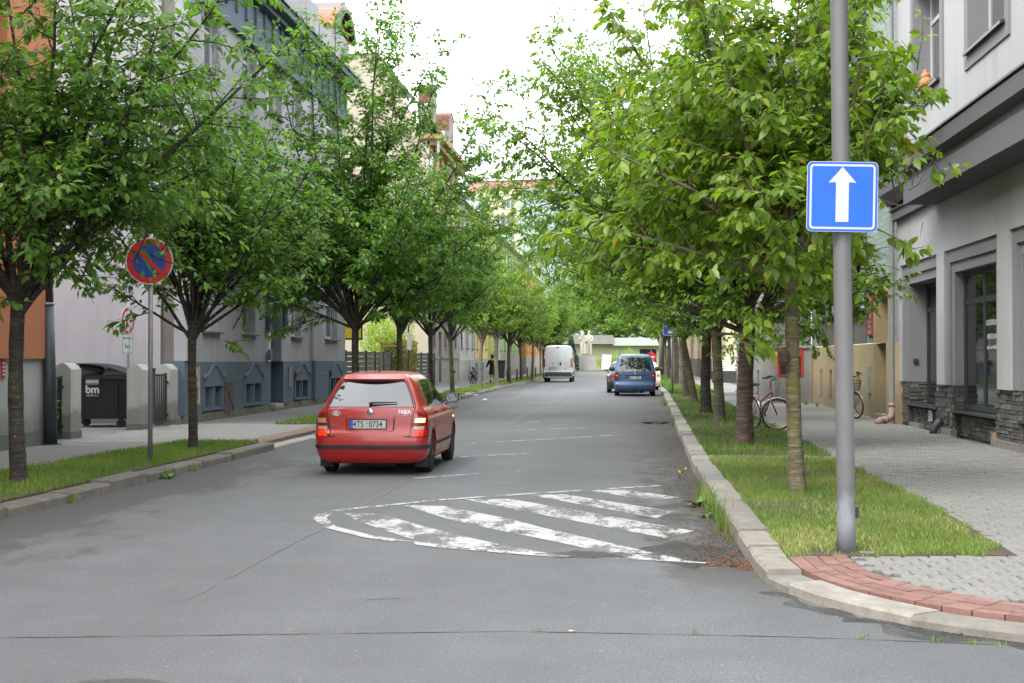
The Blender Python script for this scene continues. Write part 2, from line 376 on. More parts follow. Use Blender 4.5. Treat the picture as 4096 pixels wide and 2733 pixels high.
# puddle near the kerb
M_pud = NT('puddle_water'); M_pud = M_pud.done(M_pud.pr((.02,.02,.018), .02, None, IOR=1.33, Specular_IOR_Level=.6))
mark([(.75+.34*math.cos(a)*(1+.12*math.sin(3*a)), 35+.7*math.sin(a)*(1+.15*math.cos(2*a))) for a in [i*2*math.pi/28 for i in range(28)]], M_pud, .003).name = 'puddle'
# worn dark repair patches
M_patch = flat('asphalt_patch', (.055,.053,.05), .9, .4, 14, .6, 70)
def blob(cx, cy, rx, ry, mat, name, seed, z=.002):
    r = random.Random(seed); p = [r.random()*6 for _ in range(4)]
    poly = [(cx+rx*math.cos(a)*(1+.18*math.sin(2*a+p[0])+.14*math.sin(5*a+p[1])+.08*math.sin(11*a+p[2])), cy+ry*math.sin(a)*(1+.2*math.sin(3*a+p[3])+.1*math.sin(7*a+p[1]))) for a in [i*2*math.pi/60 for i in range(60)]]
    return mark(poly, mat, z).__setattr__('name', name)
M_wpatch = worn('asphalt_damp', (.062,.06,.057), .36, .66, 2.6)
blob(-.28,11.45,.36,.2,M_wpatch,'stain',1,.0065); strip([(1.0,9.75),(1.12,9.3),(1.3,8.95),(1.58,8.6),(1.85,8.33),(2.2,8.08),(2.7,7.84),(3.3,7.64),(4.2,7.5)],.2,.0025,'stain',M_wpatch,road,.05,5,.04); strip([(1.35,8.75),(1.75,8.35),(2.1,8.12),(2.6,7.85)],.34,.0028,'stain',M_wpatch,road,.08,6,.05); blob(.55,11.6,.35,.7,M_wpatch,'stain',4,.0025)
# manhole at the bottom edge, left
mh = MB().lathe([(.33,-.01),(.33,.005),(.30,.006),(.0001,.006)], (-2.45,6.5,0), 36).build('manhole_cover', flat('cast_iron',(.05,.05,.05),.6,.3,30,.5,60), None, label='round cast-iron manhole cover in the asphalt at the bottom edge', cat='manhole cover')
# --- kerbs
def kerb_stone(pts_out, w, z1, mat, parent, seed, inward=1):
    """one stone along a short polyline of the road edge"""
    r = random.Random(seed); n = len(pts_out); b = .022; vs = []; dz = (r.random()-.5)*.016; dx = (r.random()-.5)*.014
    for i,(x,y) in enumerate(pts_out):
        a, c = pts_out[max(0,i-1)], pts_out[min(n-1,i+1)]; tx, ty = c[0]-a[0], c[1]-a[1]; L = math.hypot(tx,ty); nx, ny = ty/L*inward, -tx/L*inward
        tz = dz*(i/(n-1)-.5)*1.5; zz = z1+dz+tz
        for q, z in ((0-.012,-.08),(0,zz-b),(b,zz),(w-b*.6,zz+.003),(w,zz-b*.5),(w,-.08)):
            q += dx; vs.append((x+nx*q, y+ny*q, z))
    f = [(6*i+k, 6*i+(k+1)%6, 6*i+6+(k+1)%6, 6*i+6+k) for i in range(n-1) for k in range(6)]
    f += [tuple(range(5,-1,-1)), tuple(6*(n-1)+k for k in range(6))]
    o = MB().add(vs, f).build('kerb_stone', mat, parent); fixn(o); return o
M_k = [flat('kerb_granite_%d' % i, c, .9, .32, 7, .5, 45) for i, c in enumerate([(.27,.25,.215),(.22,.205,.18),(.31,.29,.25),(.24,.235,.215)])]
M_kd = [flat('kerb_dirty_%d' % i, c, .9, .35, 6, .5, 45) for i, c in enumerate([(.155,.14,.12),(.13,.12,.105),(.175,.16,.14)])]
kr = thing('kerb', 'pale granite kerb stones along the right-hand grass verge', 'kerb', kind='structure'); del kr['category']
kl = thing('kerb', 'grey worn kerb stones along the verge on the left', 'kerb', kind='structure'); del kl['category']
def arc_pts(): # corner of the right pavement, from far to the cross street
    base = [(.97,11.25),(.97,10.6),(1.0,10.1),(1.1,9.65),(1.25,9.25),(1.45,8.9),(1.7,8.55),(1.98,8.28),(2.3,8.05),(2.8,7.8),(3.4,7.6),(4.2,7.45),(6,7.35),(14,7.3)]
    return base
# corner stones (dropped kerb)
ap = arc_pts(); groups = [ap[0:3], ap[2:4], ap[3:7], ap[6:9], ap[8:11], ap[10:12], ap[11:13], ap[12:14]]
for i, g in enumerate(groups):
    g2 = []
    for (a, b) in zip(g, g[1:]):
        for k in range(4): g2.append((a[0]+(b[0]-a[0])*k/4, a[1]+(b[1]-a[1])*k/4))
    g2.append(g[-1]); g2[0] = (g2[0][0]+(g2[1][0]-g2[0][0])*.04, g2[0][1]+(g2[1][1]-g2[0][1])*.04)
    kerb_stone(list(reversed(g2)), .25, .07 if i else .1, M_k[(i*3) % 4] if i < 4 else M_k[0], kr, i, 1)
y = 11.28; i = 0; r = random.Random(3)
while y < 150:
    L = r.uniform(.85,1.35) if y < 60 else r.uniform(1.8,2.6); ys = [y+.008, y+L/2, y+L-.008]
    kerb_stone([(kx_r(q)+(.012*r.uniform(-1,1)), q) for q in ys], .26, .13 if y > 12.2 else .12, M_k[r.randrange(4)], kr, 100+i, 1)
    y += L; i += 1
y = 8.6; i = 0; r = random.Random(9)
while y < 158:
    L = (r.choice([1.05,1.3,1.55]) if y < 24 else r.uniform(1.0,1.5)) if y < 62 else r.uniform(1.8,2.6)
    low = (24 < y < 31.2) or (58 < y < 61); ys = [y+.01, y+L/2, y+L-.01]
    mt = M_kd[r.randrange(3)] if not low else M_k[2]
    kerb_stone([(kx_l(q)+.014*r.uniform(-1,1), q) for q in ys], .27, (.13+.02*r.uniform(-1,1)) if not low else .045, mt, kl, 300+i, -1)
    y += L; i += 1
# left corner kerb turning into the cross street
g = [(-6.15-3*(1-math.cos(a)), 8.58-3*math.sin(a)) for a in [R(t) for t in range(0,91,10)]]
for i in range(0,9,3): kerb_stone([(x,y) for x,y in g[i:i+4]], .27, .12, M_kd[i % 3], kl, 500+i, 1)
# --- pavements
def poly_sheet(name, poly, z0, z1, mat, **kw): return fixn(MB().prism(poly, z0, z1).build(name, mat, **kw))
ysL = [8.6,15,24,31,45,58,61,75,100,130,159]
M_pav_far = tilemat('paver_field', (.25,.244,.228), (.15,.145,.125), .2, .165, 'z', .012, .09)
M_sand = flat('joint_sand', (.075,.076,.048), .95, .4, 5, .5, 60)
pl = poly_sheet('pavement_left', [(kx_l(q)-.262, q) for q in ysL]+[(-30,159),(-30,5.6),(-9.2,5.8),(-7.4,7.0)], -.2, .112, M_path, kind='structure')
ysR = [11.3,15,20,30,45,62,90,120,150]
pr_ = poly_sheet('pavement_right', [(1.235,11.3)]+[(kx_r(q)+.255,q) for q in ysR[1:]]+[(30,150),(30,7.6),(14,7.56),(6,7.6),(4.2,7.7),(3.45,7.86),(2.85,8.06),(2.4,8.29),(2.12,8.48),(1.86,8.74),(1.64,9.05),(1.46,9.37),(1.33,9.73),(1.24,10.15),(1.225,10.6)], -.2, .062, M_sand, kind='structure')
# far part of the right footpath, tiles too small to tell apart
poly_sheet('footpath', [(3.2,27.5),(6.34,27.5),(6.34,150),(3.9,150),(3.3,60)], .05, .096, M_pav_far, kind='structure')
poly_sheet('footpath', [(3.15,150),(20,150),(20,62),(6.3,62),(6.3,150.1)], .03, .08, M_path, kind='structure') if False else None
# pavers: interlocking double-T blocks
M_pv = [flat('paver_%d' % i, c, .9, .22, 25, .4, 120) for i, c in enumerate([(.245,.240,.222),(.234,.230,.213),(.254,.249,.232),(.238,.235,.221)])]
M_rd = [flat('red_paver_%d' % i, c, .9, .2, 25, .4, 120) for i, c in enumerate([(.26,.14,.115),(.235,.125,.103),(.285,.158,.132)])]
def paver_outline(w=.187, h=.161, c=.014):
    a, b = w/2, h/2
    return [(-a,-b),(-a*.55,-b),(-a*.3,-b+c),(a*.3,-b+c),(a*.55,-b),(a,-b),(a,b),(a*.55,b),(a*.3,b-c),(-a*.3,b-c),(-a*.55,b),(-a,b)]
PO = paver_outline()
def paver_mesh(): 
    m = MB(); n = len(PO); k = .91
    m.add([(x,y,0) for x,y in PO]+[(x,y,.031) for x,y in PO]+[(x*k,y*k,.04) for x,y in PO],
          [(i,(i+1)%n,(i+1)%n+n,i+n) for i in range(n)]+[(i+n,(i+1)%n+n,(i+1)%n+2*n,i+2*n) for i in range(n)]+[tuple(range(2*n,3*n))])
    return m
pm = []
for mt in M_pv:
    me = bpy.data.meshes.new('paver'); q = paver_mesh(); me.from_pydata(q.v, [], q.f); me.materials.append(mt); me.update(); pm.append(me)
def corner_in(x, y):  # inside the pavement beyond the red band
    rc = math.hypot(x-4.05, y-11.3)
    return True
def red_d(x, y):      # distance from the kerb's inner line at the corner, in metres
    best = 9
    for (a, b) in zip(RIN, RIN[1:]):
        dx, dy = b[0]-a[0], b[1]-a[1]; L2 = dx*dx+dy*dy; t = max(0, min(1, ((x-a[0])*dx+(y-a[1])*dy)/L2))
        best = min(best, math.hypot(x-a[0]-dx*t, y-a[1]-dy*t))
    return best
RIN = [(1.225,11.2),(1.225,10.6),(1.24,10.15),(1.33,9.73),(1.46,9.37),(1.64,9.05),(1.86,8.74),(2.12,8.48),(2.4,8.29),(2.85,8.06),(3.45,7.86),(4.2,7.7),(6,7.6),(14,7.56)]
def inside(x, y):
    # left/below the inner kerb line -> outside
    for (a, b) in zip(RIN, RIN[1:]):
        pass
    if y > 11.2: return x > 1.25
    # crossing test on the polygon
    P = RIN+[(14,30),(1.225,30)]; c = False; j = len(P)-1
    for i in range(len(P)):
        if (P[i][1] > y) != (P[j][1] > y) and x < (P[j][0]-P[i][0])*(y-P[i][1])/(P[j][1]-P[i][1])+P[i][0]: c = not c
        j = i
    return c
def grass_r(x, y):   # verge between kerb and footpath
    e = 2.95+.05*(y-11.0) if y < 14.6 else (3.15 if y < 20 else 3.15+.02*(y-20))
    return y > 11.02+.12*(x-1.2) and x < e
cells = []
y = 7.75; row = 0
while y < 27.4:
    x = 1.3+(.1 if row % 2 else 0)
    while x < 6.3:
        if inside(x, y) and red_d(x, y) > .5 and not (grass_r(x, y) and not (21.3 < y < 22.1)) and red_d(x,y) > .5: cells.append((x, y))
        x += .2
    y += .165; row += 1
def pxy(x, y):  # rough picture position, to choose the pieces that show largest
    return (2500+5600*x/y-452*0, y)
vis = [c for c in cells if 2500+5600*c[0]/c[1] < 4150]
vis.sort(key=lambda c: c[1]); one = set(vis[:300])
pav_r = thing('pavement_field', 'grey interlocking concrete pavers of the right-hand footpath', 'pavement', kind='structure'); del pav_r['category']
rest = [MB() for _ in M_pv]; r = random.Random(5)
for c in cells:
    k = r.randrange(4); dz = r.uniform(-.004,.004); tl = (r.uniform(-.012,.012), r.uniform(-.012,.012))
    if c in one:
        o = obj('paver', pm[k], pav_r); o.location = (c[0], c[1], .058+dz); o.rotation_euler = (tl[0], tl[1], r.uniform(-.015,.015))
    else:
        m = rest[k]; n = len(PO)
        if c[1] < 18: q = paver_mesh(); m.add([(a+c[0], b+c[1], d+.058+dz) for a,b,d in q.v], q.f)
        else: m.add([(a+c[0], b+c[1], .098+dz) for a,b in PO]+[(a+c[0], b+c[1], .06) for a,b in PO], [tuple(range(n))]+[(i+n,(i+1)%n+n,(i+1)%n,i) for i in range(n)])
for m, mt in zip(rest, M_pv):
    if m.v: m.build('paver_rest', mt, pav_r, kind='stuff')
# red band, four courses following the kerb
red = thing('red_band', 'band of red concrete blocks curving round the pavement corner', 'paving', kind='structure'); del red['category']
def offs(P, d):
    o = []
    for i,(x,y) in enumerate(P):
        a, b = P[max(0,i-1)], P[min(len(P)-1,i+1)]; dx, dy = b[0]-a[0], b[1]-a[1]; L = math.hypot(dx,dy); o.append((x-dy/L*d, y+dx/L*d))
    return o
def resample(P, step, off=0):
    D = [0]
    for a, b in zip(P, P[1:]): D.append(D[-1]+math.hypot(b[0]-a[0], b[1]-a[1]))
    out = []; s = off
    while s < D[-1]:
        k = max(i for i in range(len(D)) if D[i] <= s); k = min(k, len(P)-2); t = (s-D[k])/(D[k+1]-D[k])
        out.append((P[k][0]+(P[k+1][0]-P[k][0])*t, P[k][1]+(P[k+1][1]-P[k][1])*t)); s += step
    return out
for c in range(4):
    a = resample(offs(RIN[:12], .012+c*.112), .205, (c % 2)*.1); b2 = offs(RIN[:12], .012+c*.112+.104)
    for i in range(len(a)-1):
        p, q = a[i], a[i+1]; dx, dy = q[0]-p[0], q[1]-p[1]; L = math.hypot(dx,dy); nx, ny = -dy/L*.104, dx/L*.104; g = .006/L
        p2 = (p[0]+dx*g, p[1]+dy*g); q2 = (q[0]-dx*g, q[1]-dy*g); z = .1+r.uniform(-.003,.003); k = .01
        if p[1] > 10.95+.12*(p[0]-1.2): continue
        pl4 = [p2, q2, (q2[0]+nx, q2[1]+ny), (p2[0]+nx, p2[1]+ny)]
        fixn(MB().prism(pl4, .05, z).build('red_paver', M_rd[r.randrange(3)], red))
# left driveway crossing: pavers at y 24-31
drv = thing('driveway_crossing', 'paver driveway crossing the left footpath to the yard gate', 'driveway', kind='structure'); del drv['category']
dm = [MB(), MB(), MB()]; y = 24.2; row = 0
while y < 31.1:
    x = -10.0+(.1 if row % 2 else 0)
    while x < -6.5:
        n = 4; kd = 2 if -6.85 < x else r.randrange(2); z = .122+r.uniform(-.003,.003); a, b = .094, .077
        dm[kd].bbox(x-a, x+a, y-b, y+b, .1, z, .006); x += .2
    y += .165; row += 1
for m, mt, nm in zip(dm, (M_pv[0], M_pv[1], flat('red_paver_worn',(.21,.135,.11),.9,.3,6)), ('paver','paver','red_paver')): m.build(nm, mt, drv, kind='stuff')
dm2 = MB(); y = 58.2
while y < 61:
    x = -9.4
    while x < -6.6: dm2.bbox(x-.094,x+.094,y-.077,y+.077,.1,.122,.006); x += .2
    y += .165
dv2 = thing('driveway_crossing', 'short paver crossing in the verge beyond the red car', 'driveway', kind='structure'); del dv2['category']
dm2.build('paver', M_pv[1], dv2, kind='stuff')
# --- verges: soil sheets and grass blades
RNG = np.random.default_rng(11)
def verge(name, poly, z, **kw): return poly_sheet(name, poly, z-.08, z, M_soil, kind='structure', **kw)
vr = [(1.21,10.74),(2.93,10.98),(3.15,14.6),(3.16,21.3)]
verge('verge_soil', [(1.235,11.3),(1.22,10.8),(1.5,10.83),(1.9,10.84),(2.3,10.9),(2.7,10.95),(2.98,10.97),(3.14,14.6),(3.15,21.35),(kx_r(21.3)+.25,21.35),(1.23,15)], .1005)
verge('verge_soil', [(kx_r(22.1)+.25,22.05),(3.18,22.05),(3.3,28),(3.55,60),(3.9,150),(kx_r(150)+.25,150),(kx_r(62)+.25,62),(kx_r(40)+.25,40)], .104)
verge('verge_soil', [(kx_l(8)-.26,9),(kx_l(24)-.26,24.2),(-7.7,24.2),(-8.05,20),(-8.1,9)], .135)
verge('verge_soil', [(kx_l(31.1)-.26,31.1),(kx_l(58)-.26,58),(-7.85,58),(-7.85,31.1)], .135)
verge('verge_soil', [(kx_l(61)-.26,61),(kx_l(158)-.26,158),(-8.0,158),(-7.95,61)], .135)
def blades(name, xy, z, h, w, mat, lean=.5, label=None, seed=1, tone0=.0, tone1=1.0):
    g = np.random.default_rng(seed); n = len(xy); a = g.random(n)*2*np.pi; hh = h*(.45+.9*g.random(n)**1.3); la = g.random(n)*2*np.pi; le = lean*g.random(n)
    bx, by = np.cos(a)*w/2, np.sin(a)*w/2; z0 = np.full(n, z-.01)
    dx, dy = np.cos(la)*le*hh, np.sin(la)*le*hh
    X, Y_ = xy[:,0], xy[:,1]
    v = np.stack([np.stack([X-bx, Y_-by, z0],1), np.stack([X+bx, Y_+by, z0],1),
                  np.stack([X+dx*.35+bx*.7, Y_+dy*.35+by*.7, z0+hh*.6],1), np.stack([X+dx*.35-bx*.7, Y_+dy*.35-by*.7, z0+hh*.6],1),
                  np.stack([X+dx, Y_+dy, z0+hh],1)],1).reshape(-1,3)
    q = np.arange(n)[:,None]*5
    quads = (q+np.array([[0,1,2,3]])); tris = (q+np.array([[3,2,4]]))
    me = bpy.data.meshes.new(name); me.vertices.add(n*5); me.vertices.foreach_set('co', v.astype(np.float32).ravel())
    li = np.concatenate([quads, tris],1).ravel(); me.loops.add(n*7); me.loops.foreach_set('vertex_index', li.astype(np.int32))
    st = np.stack([np.arange(n)*7, np.arange(n)*7+4],1).ravel(); me.polygons.add(n*2); me.polygons.foreach_set('loop_start', st.astype(np.int32))
    try: me.polygons.foreach_set('loop_total', np.tile([4,3], n).astype(np.int32))
    except Exception: pass
    me.update(calc_edges=True); at = me.attributes.new('tone', 'FLOAT', 'POINT')
    nx = np.sin(X*1.7+1.3*np.sin(Y_*.9))*np.sin(Y_*1.3+np.cos(X*2.1)); tn = np.clip(.45+.28*nx+g.normal(0,.2,n), 0, 1)*(tone1-tone0)+tone0
    at.data.foreach_set('value', np.repeat(tn, 5).astype(np.float32)); me.materials.append(mat)
    return obj(name, me, None, label, 'grass', None, 'stuff')
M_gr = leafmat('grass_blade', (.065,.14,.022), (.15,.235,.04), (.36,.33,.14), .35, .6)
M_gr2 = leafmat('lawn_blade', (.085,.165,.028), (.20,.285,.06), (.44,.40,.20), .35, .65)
def scatter(n, x0, x1, y0, y1, test, seed, near=True, bare=.35):
    g = np.random.default_rng(seed); y = y0+(y1-y0)*g.random(n)**(1.35 if near else 1); x = x0+(x1-x0)*g.random(n); xy = np.stack([x,y],1)
    k = np.array([test(a,b) for a,b in xy]) & ((np.sin(x*2.3+np.sin(y*1.9)*1.4)+np.sin(y*1.55+x*.7)+.9*g.normal(size=n)) > -1.5+bare*.3)
    return xy[k]
tr_r = [(1.93,15.88),(1.72,11.1)]
t1 = lambda x,y: x > kx_r(y)+.235 and x < (2.9+.06*(y-11) if y < 14.6 else 3.15)+.05*math.sin(y*5)+.035*math.sin(y*13.7+1) and y > 10.79+.12*(x-1.2)+.05*math.sin(x*9)+.035*math.sin(x*23) and min(math.hypot(x-a,(y-b)) for a,b in tr_r) > .13 and not (y < 11.1 and 1.45 < x < 1.9 and math.sin(x*31)+math.sin(y*23) > -.3) and not (x > 2.75 and y < 11.15)
blades('grass', scatter(64000,1.2,3.25,10.7,21.35,t1,1), .1, .048, .0085, M_gr2, .9, 'light green short lawn strip round the foot of the blue sign pole', 1, .1, .95)
blades('grass', scatter(24000,1.25,3.6,22.0,62,lambda x,y: kx_r(y)+.22 < x < 3.2+.01*(y-22),2), .104, .085, .012, M_gr, .7, 'deeper green grass strip under the right-hand row of trees', 2, 0, .7)
blades('grass', scatter(14000,1.9,3.9,60,150,lambda x,y: kx_r(y)+.25 < x,3,False), .115, .16, .03, M_gr, .6, 'far end of the right-hand grass strip beyond the blue van', 3, 0, .6)
blades('grass', scatter(48000,-8.15,-6.4,9,24.25,lambda x,y: x < kx_l(y)-.25 and x > -8.1+.05*max(0,y-18),4,False,.9), .135, .07, .010, M_gr, .6, 'short grass strip round the no-parking sign on the left', 4, .05, .8)
blades('grass', scatter(16000,-7.9,-6.4,31,58,lambda x,y: x < kx_l(y)-.25,5,False), .135, .08, .02, M_gr, .6, 'grass strip on the left behind the red car', 5, .05, .8)
blades('grass', scatter(24000,-8.0,-6.4,61,158,lambda x,y: x < kx_l(y)-.25,6,False), .135, .1, .035, M_gr, .6, 'grass strip on the left along the woman and child', 6, .1, .85)
# taller tufts along the right kerb joint and in the seam
g = np.random.default_rng(21)
def tuft(cx, cy, n, s): return np.stack([g.normal(cx, s, n), g.normal(cy, s*1.6, n)],1)
tf = np.concatenate([tuft(kx_r(yy)-.06,yy,n,.05) for yy,n in [(14.6,80),(15.1,110),(15.5,130),(15.9,90),(16.3,50),(14.0,60),(13.2,60),(12.5,30),(17.5,20),(33,50),(36,40),(48,80),(52,60)]])
blades('grass', tf[::2], .0, .2, .012, M_gr, .55, 'tall weedy tuft growing in the gutter by the right-hand kerb', 31, .25, .95)
tf2 = np.concatenate([tuft(xx,yy,n,.022) for xx,yy,n in [(-.95,8.17,6),(-.5,8.2,8),(.4,8.19,10),(1.35,8.14,14),(1.75,8.1,26),(1.95,8.07,24),(2.06,8.05,26),(-1.9,8.0,5),(1.0,9.75,14),(.98,10.4,16)]])
blades('grass', tf2, .0, .045, .006, M_gr, .7, 'tiny weeds sprouting in the asphalt seam of the foreground', 32, .2, .9)
tf3 = np.concatenate([tuft(*c[:2], c[2], .03) for c in [(-6.14,15.1,40),(-6.12,18.3,60),(-6.13,19.5,40),(-6.15,21.6,40),(-6.2,15.05,30)]])
blades('grass', tf3, .0, .13, .011, M_gr, .6, 'weedy tufts in the joints of the left kerb', 33, .2, .9)
tf4 = np.concatenate([tuft(xx,yy,n,.03) for xx,yy,n in [(-9.95,30.6,40),(-10.0,31.9,30),(-9.98,29.9,30),(5.9,46.5,60),(6.0,44.5,40),(5.5,47.6,60)]])
blades('grass', tf4, .1, .14, .012, M_gr, .6, 'small weeds at the foot of the house walls', 34, .1, .8)
tf5 = np.stack([1.35+1.8*g.random(1500), 21.35+.7*g.random(1500)],1); blades('grass', tf5, .09, .05, .008, M_gr, .7, 'grass creeping over the paver strip between two lawns', 35, .2, .9)
# fallen petals and litter in the right gutter
g = np.random.default_rng(5); n = 2600
yy = 10.9+46*g.random(n)**2.0; xx = np.array([kx_r(q) for q in yy])-.02-np.abs(g.normal(0,.22,n)); 
extra = np.stack([g.normal(.98,.1,300), g.normal(10.9,.16,300)],1); xy = np.concatenate([np.stack([xx,yy],1), extra, np.stack([g.uniform(-1.2,.6,140), g.uniform(11.5,17,140)],1), np.stack([g.normal(2.05,.14,30), g.normal(8.33,.05,30)],1)])
m = MB()
for x, y in xy:
    s = random.Random(int(x*1e5+y*1e3)); a = s.random()*6.28; L = s.uniform(.006,.017); z = .007+s.random()*.004
    c, d = math.cos(a)*L, math.sin(a)*L
    m.add([(x-c,y-d,z),(x+d*.5,y-c*.5,z+.004*s.random()),(x+c,y+d,z),(x-d*.5,y+c*.5,z+.006)], [(0,1,2,3)])
m.build('fallen_petals', flat('dry_petal', (.20,.085,.03), .9, .5, 50), None, label='rusty brown fallen petals drifted along the right-hand gutter', cat='litter', kind='stuff')
# cigarette end, blue scrap, yellow dandelion, broad-leaved weed
M_or = flat('filter_orange', (.55,.2,.06), .8); M_wh = flat('white_plain', (.75,.74,.72), .7)
cb = MB().tube([(-.33,8.215,.008),(-.305,8.215,.008)], .004, 8).build('cigarette_end', M_wh, None, label='white and orange cigarette end on the asphalt seam', cat='cigarette end')
MB().tube([(-.305,8.215,.008),(-.29,8.215,.008)], .0042, 8).build('filter', M_or, cb)
MB().add([(2.12,9.33,.106),(2.16,9.34,.106),(2.15,9.37,.11),(2.12,9.36,.108)], [(0,1,2,3)]).build('paper_scrap', flat('blue_paper', (.08,.25,.7), .6), None, label='tiny blue paper scrap on the grey pavers', cat='litter')
MB().add([(-5.48,53.6,.01),(-5.3,53.55,.01),(-5.28,53.7,.05),(-5.46,53.72,.04),(-5.38,53.65,.07)], [(0,1,4),(1,2,4),(2,3,4),(3,0,4)]).build('crumpled_paper', flat('crumpled', (.6,.62,.66), .7), None, label='crumpled pale paper lying by the left kerb beyond the car', cat='litter')
wd = thing('dandelion', 'yellow dandelion weed growing out of the right gutter', 'weed', (.72,18.9,0))
m = MB(); mf = MB(); s = random.Random(4)
for k in range(7):
    a = s.random()*6.28; p = (.06*math.cos(a)*s.random()*2, .06*math.sin(a), .05+.1*s.random()); m.tube([(0,0,0),(p[0]*.6,p[1]*.6,p[2]*.7),p], .003, 5)
    MB().sphere(p, .017, 7, 4, (1,1,.55)).build('flower', flat('dandelion_yellow', (.75,.55,.02), .7), wd)
m.build('stem', M_gr, wd)
def weed(loc, n, s0, label, seed):
    t = thing('broadleaf_weed', label, 'weed', loc); s = random.Random(seed)
    for k in range(n):
        m = MB(); a = s.random()*6.28; L = s0*(.6+.8*s.random()); w = L*.3; el = s.uniform(.3,1.1); o = len(m.v); rows = 6; vs = []
        for i in range(rows+1):
            u = i/rows; h = L*(math.sin(el)*u-.75*u*u*math.sin(el)*.8); q = L*u*math.cos(el*.7); ww = w*math.sin(math.pi*min(1,u*.92+.06))**.8
            vs += [(q, -ww/2, h+ww*.18), (q, 0, h), (q, ww/2, h+ww*.18)]
        m.add(vs, [(3*i+j, 3*i+3+j, 3*i+4+j, 3*i+1+j) for i in range(rows) for j in range(2)]); m.rot(0, 'Z', a); m.build('leaf', M_weed, t, True)
M_weed = flat('weed_leaf', (.10,.22,.03), .6, .3, 20, 0)
weed((.80,15.3,0), 14, .19, 'bright green broad-leaved weed in the gutter beside the hatched marking', 1)
weed((.8,14.2,0), 6, .11, 'small broad-leaved weed in the gutter nearer the camera', 2)
weed((-6.05,18.2,0), 7, .15, 'small weed rosette at the foot of the left kerb', 3)
weed((-5.4,44,0), 8, .2, 'weed patch at the left kerb just beyond the red car', 4)
# ------------------------------------------------------------------ buildings
class Fr:
    """wall frame: origin O, along U, outward N"""
    def __init__(s, O, U, N): s.O, s.U, s.N = Vector(O), Vector(U).normalized(), Vector(N).normalized()
    def p(s, u, z, d=0): q = s.O+s.U*u+s.N*d; return (q.x, q.y, q.z+z)
    def box(s, m, u0, u1, z0, z1, d0, d1):
        return m.add([s.p(u0,z0,d0),s.p(u1,z0,d0),s.p(u1,z0,d1),s.p(u0,z0,d1),s.p(u0,z1,d0),s.p(u1,z1,d0),s.p(u1,z1,d1),s.p(u0,z1,d1)],
                     [(0,3,2,1),(4,5,6,7),(0,1,5,4),(1,2,6,5),(2,3,7,6),(3,0,4,7)])
    def wall(s, m, u0, u1, z0, z1, holes=(), depth=.2, d=0):
        us = sorted({u0,u1,*[h[0] for h in holes],*[h[1] for h in holes]}); zs = sorted({z0,z1,*[h[2] for h in holes],*[h[3] for h in holes]})
        for a, b in zip(us, us[1:]):
            for c, e in zip(zs, zs[1:]):
                um, zm = (a+b)/2, (c+e)/2
                if any(h[0] < um < h[1] and h[2] < zm < h[3] for h in holes): continue
                m.add([s.p(a,c,d),s.p(b,c,d),s.p(b,e,d),s.p(a,e,d)], [(0,1,2,3)])
        for h in holes:
            a, b, c, e = h[:4]; dd = d-(h[4] if len(h) > 4 else depth)
            m.add([s.p(a,c,d),s.p(b,c,d),s.p(b,e,d),s.p(a,e,d),s.p(a,c,dd),s.p(b,c,dd),s.p(b,e,dd),s.p(a,e,dd)], ([(0,1,5,4)] if c > z0+1e-6 else [])+[(1,2,6,5),(2,3,7,6),(3,0,4,7)])
        return m
    def window(s, parent, u0, u1, z0, z1, d, fm, gm, fw=.07, mull=(.5,), trans=(), sill=None, sm=None, name='window', glazing=None):
        """frame mesh > pane, plus sill"""
        m = MB(); th = .06
        s.box(m,u0,u0+fw,z0,z1,d-th,d); s.box(m,u1-fw,u1,z0,z1,d-th,d); s.box(m,u0+fw,u1-fw,z0,z0+fw,d-th,d-.003); s.box(m,u0+fw,u1-fw,z1-fw,z1,d-th,d-.003)
        for q in mull: c = u0+(u1-u0)*q; s.box(m,c-fw*.55,c+fw*.55,z0+fw,z1-fw,d-th,d-.004)
        for q in trans: c = z0+(z1-z0)*q; s.box(m,u0+fw,u1-fw,c-fw*.55,c+fw*.55,d-th,d-.006)
        w = m.build(name, fm, parent); fixn(w)
        us = [u0+fw]+[u0+(u1-u0)*q for q in mull]+[u1-fw]; zs = [z0+fw]+[z0+(z1-z0)*q for q in trans]+[z1-fw]
        for a, b in zip(us, us[1:]):
            for c, e in zip(zs, zs[1:]):
                g = MB(); s.box(g, a, b, c, e, d-.04, d-.03); fixn(g.build('pane', gm, w))
        if sill is not None:
            m = MB(); ov, pj, th2 = sill; m.add([s.p(u0-ov,z0-th2,d+.01),s.p(u1+ov,z0-th2,d+.01),s.p(u1+ov,z0-.005,d+.01),s.p(u0-ov,z0-.005,d+.01),s.p(u0-ov,z0-th2-.02,pj),s.p(u1+ov,z0-th2-.02,pj),s.p(u1+ov,z0-.03,pj),s.p(u0-ov,z0-.03,pj)],
                 [(0,1,2,3),(4,7,6,5),(0,4,5,1),(3,2,6,7),(0,3,7,4),(1,5,6,2)]); fixn(m.build('sill', sm, w))
        return w
GL = glass_dark('window_glass'); GLc = glass_dark('window_glass_curtained', (.12,.125,.13), .05)
M_wfr = flat('white_window_frame', (.55,.56,.57), .45, .05); M_sl = flat('sill_slate', (.085,.085,.085), .7, .2, 10, .2)
M_or_ = plaster('orange_render', (.46,.165,.075), .12, .06, .25); M_lw = plaster('white_base_render', (.40,.40,.39), .25, .08, .3, gz=.5)
M_dk = plaster('dark_plinth', (.13,.13,.13), .2, .12, .4)
M_an = flat('anthracite_metal', (.028,.034,.038), .45, .1, 10)
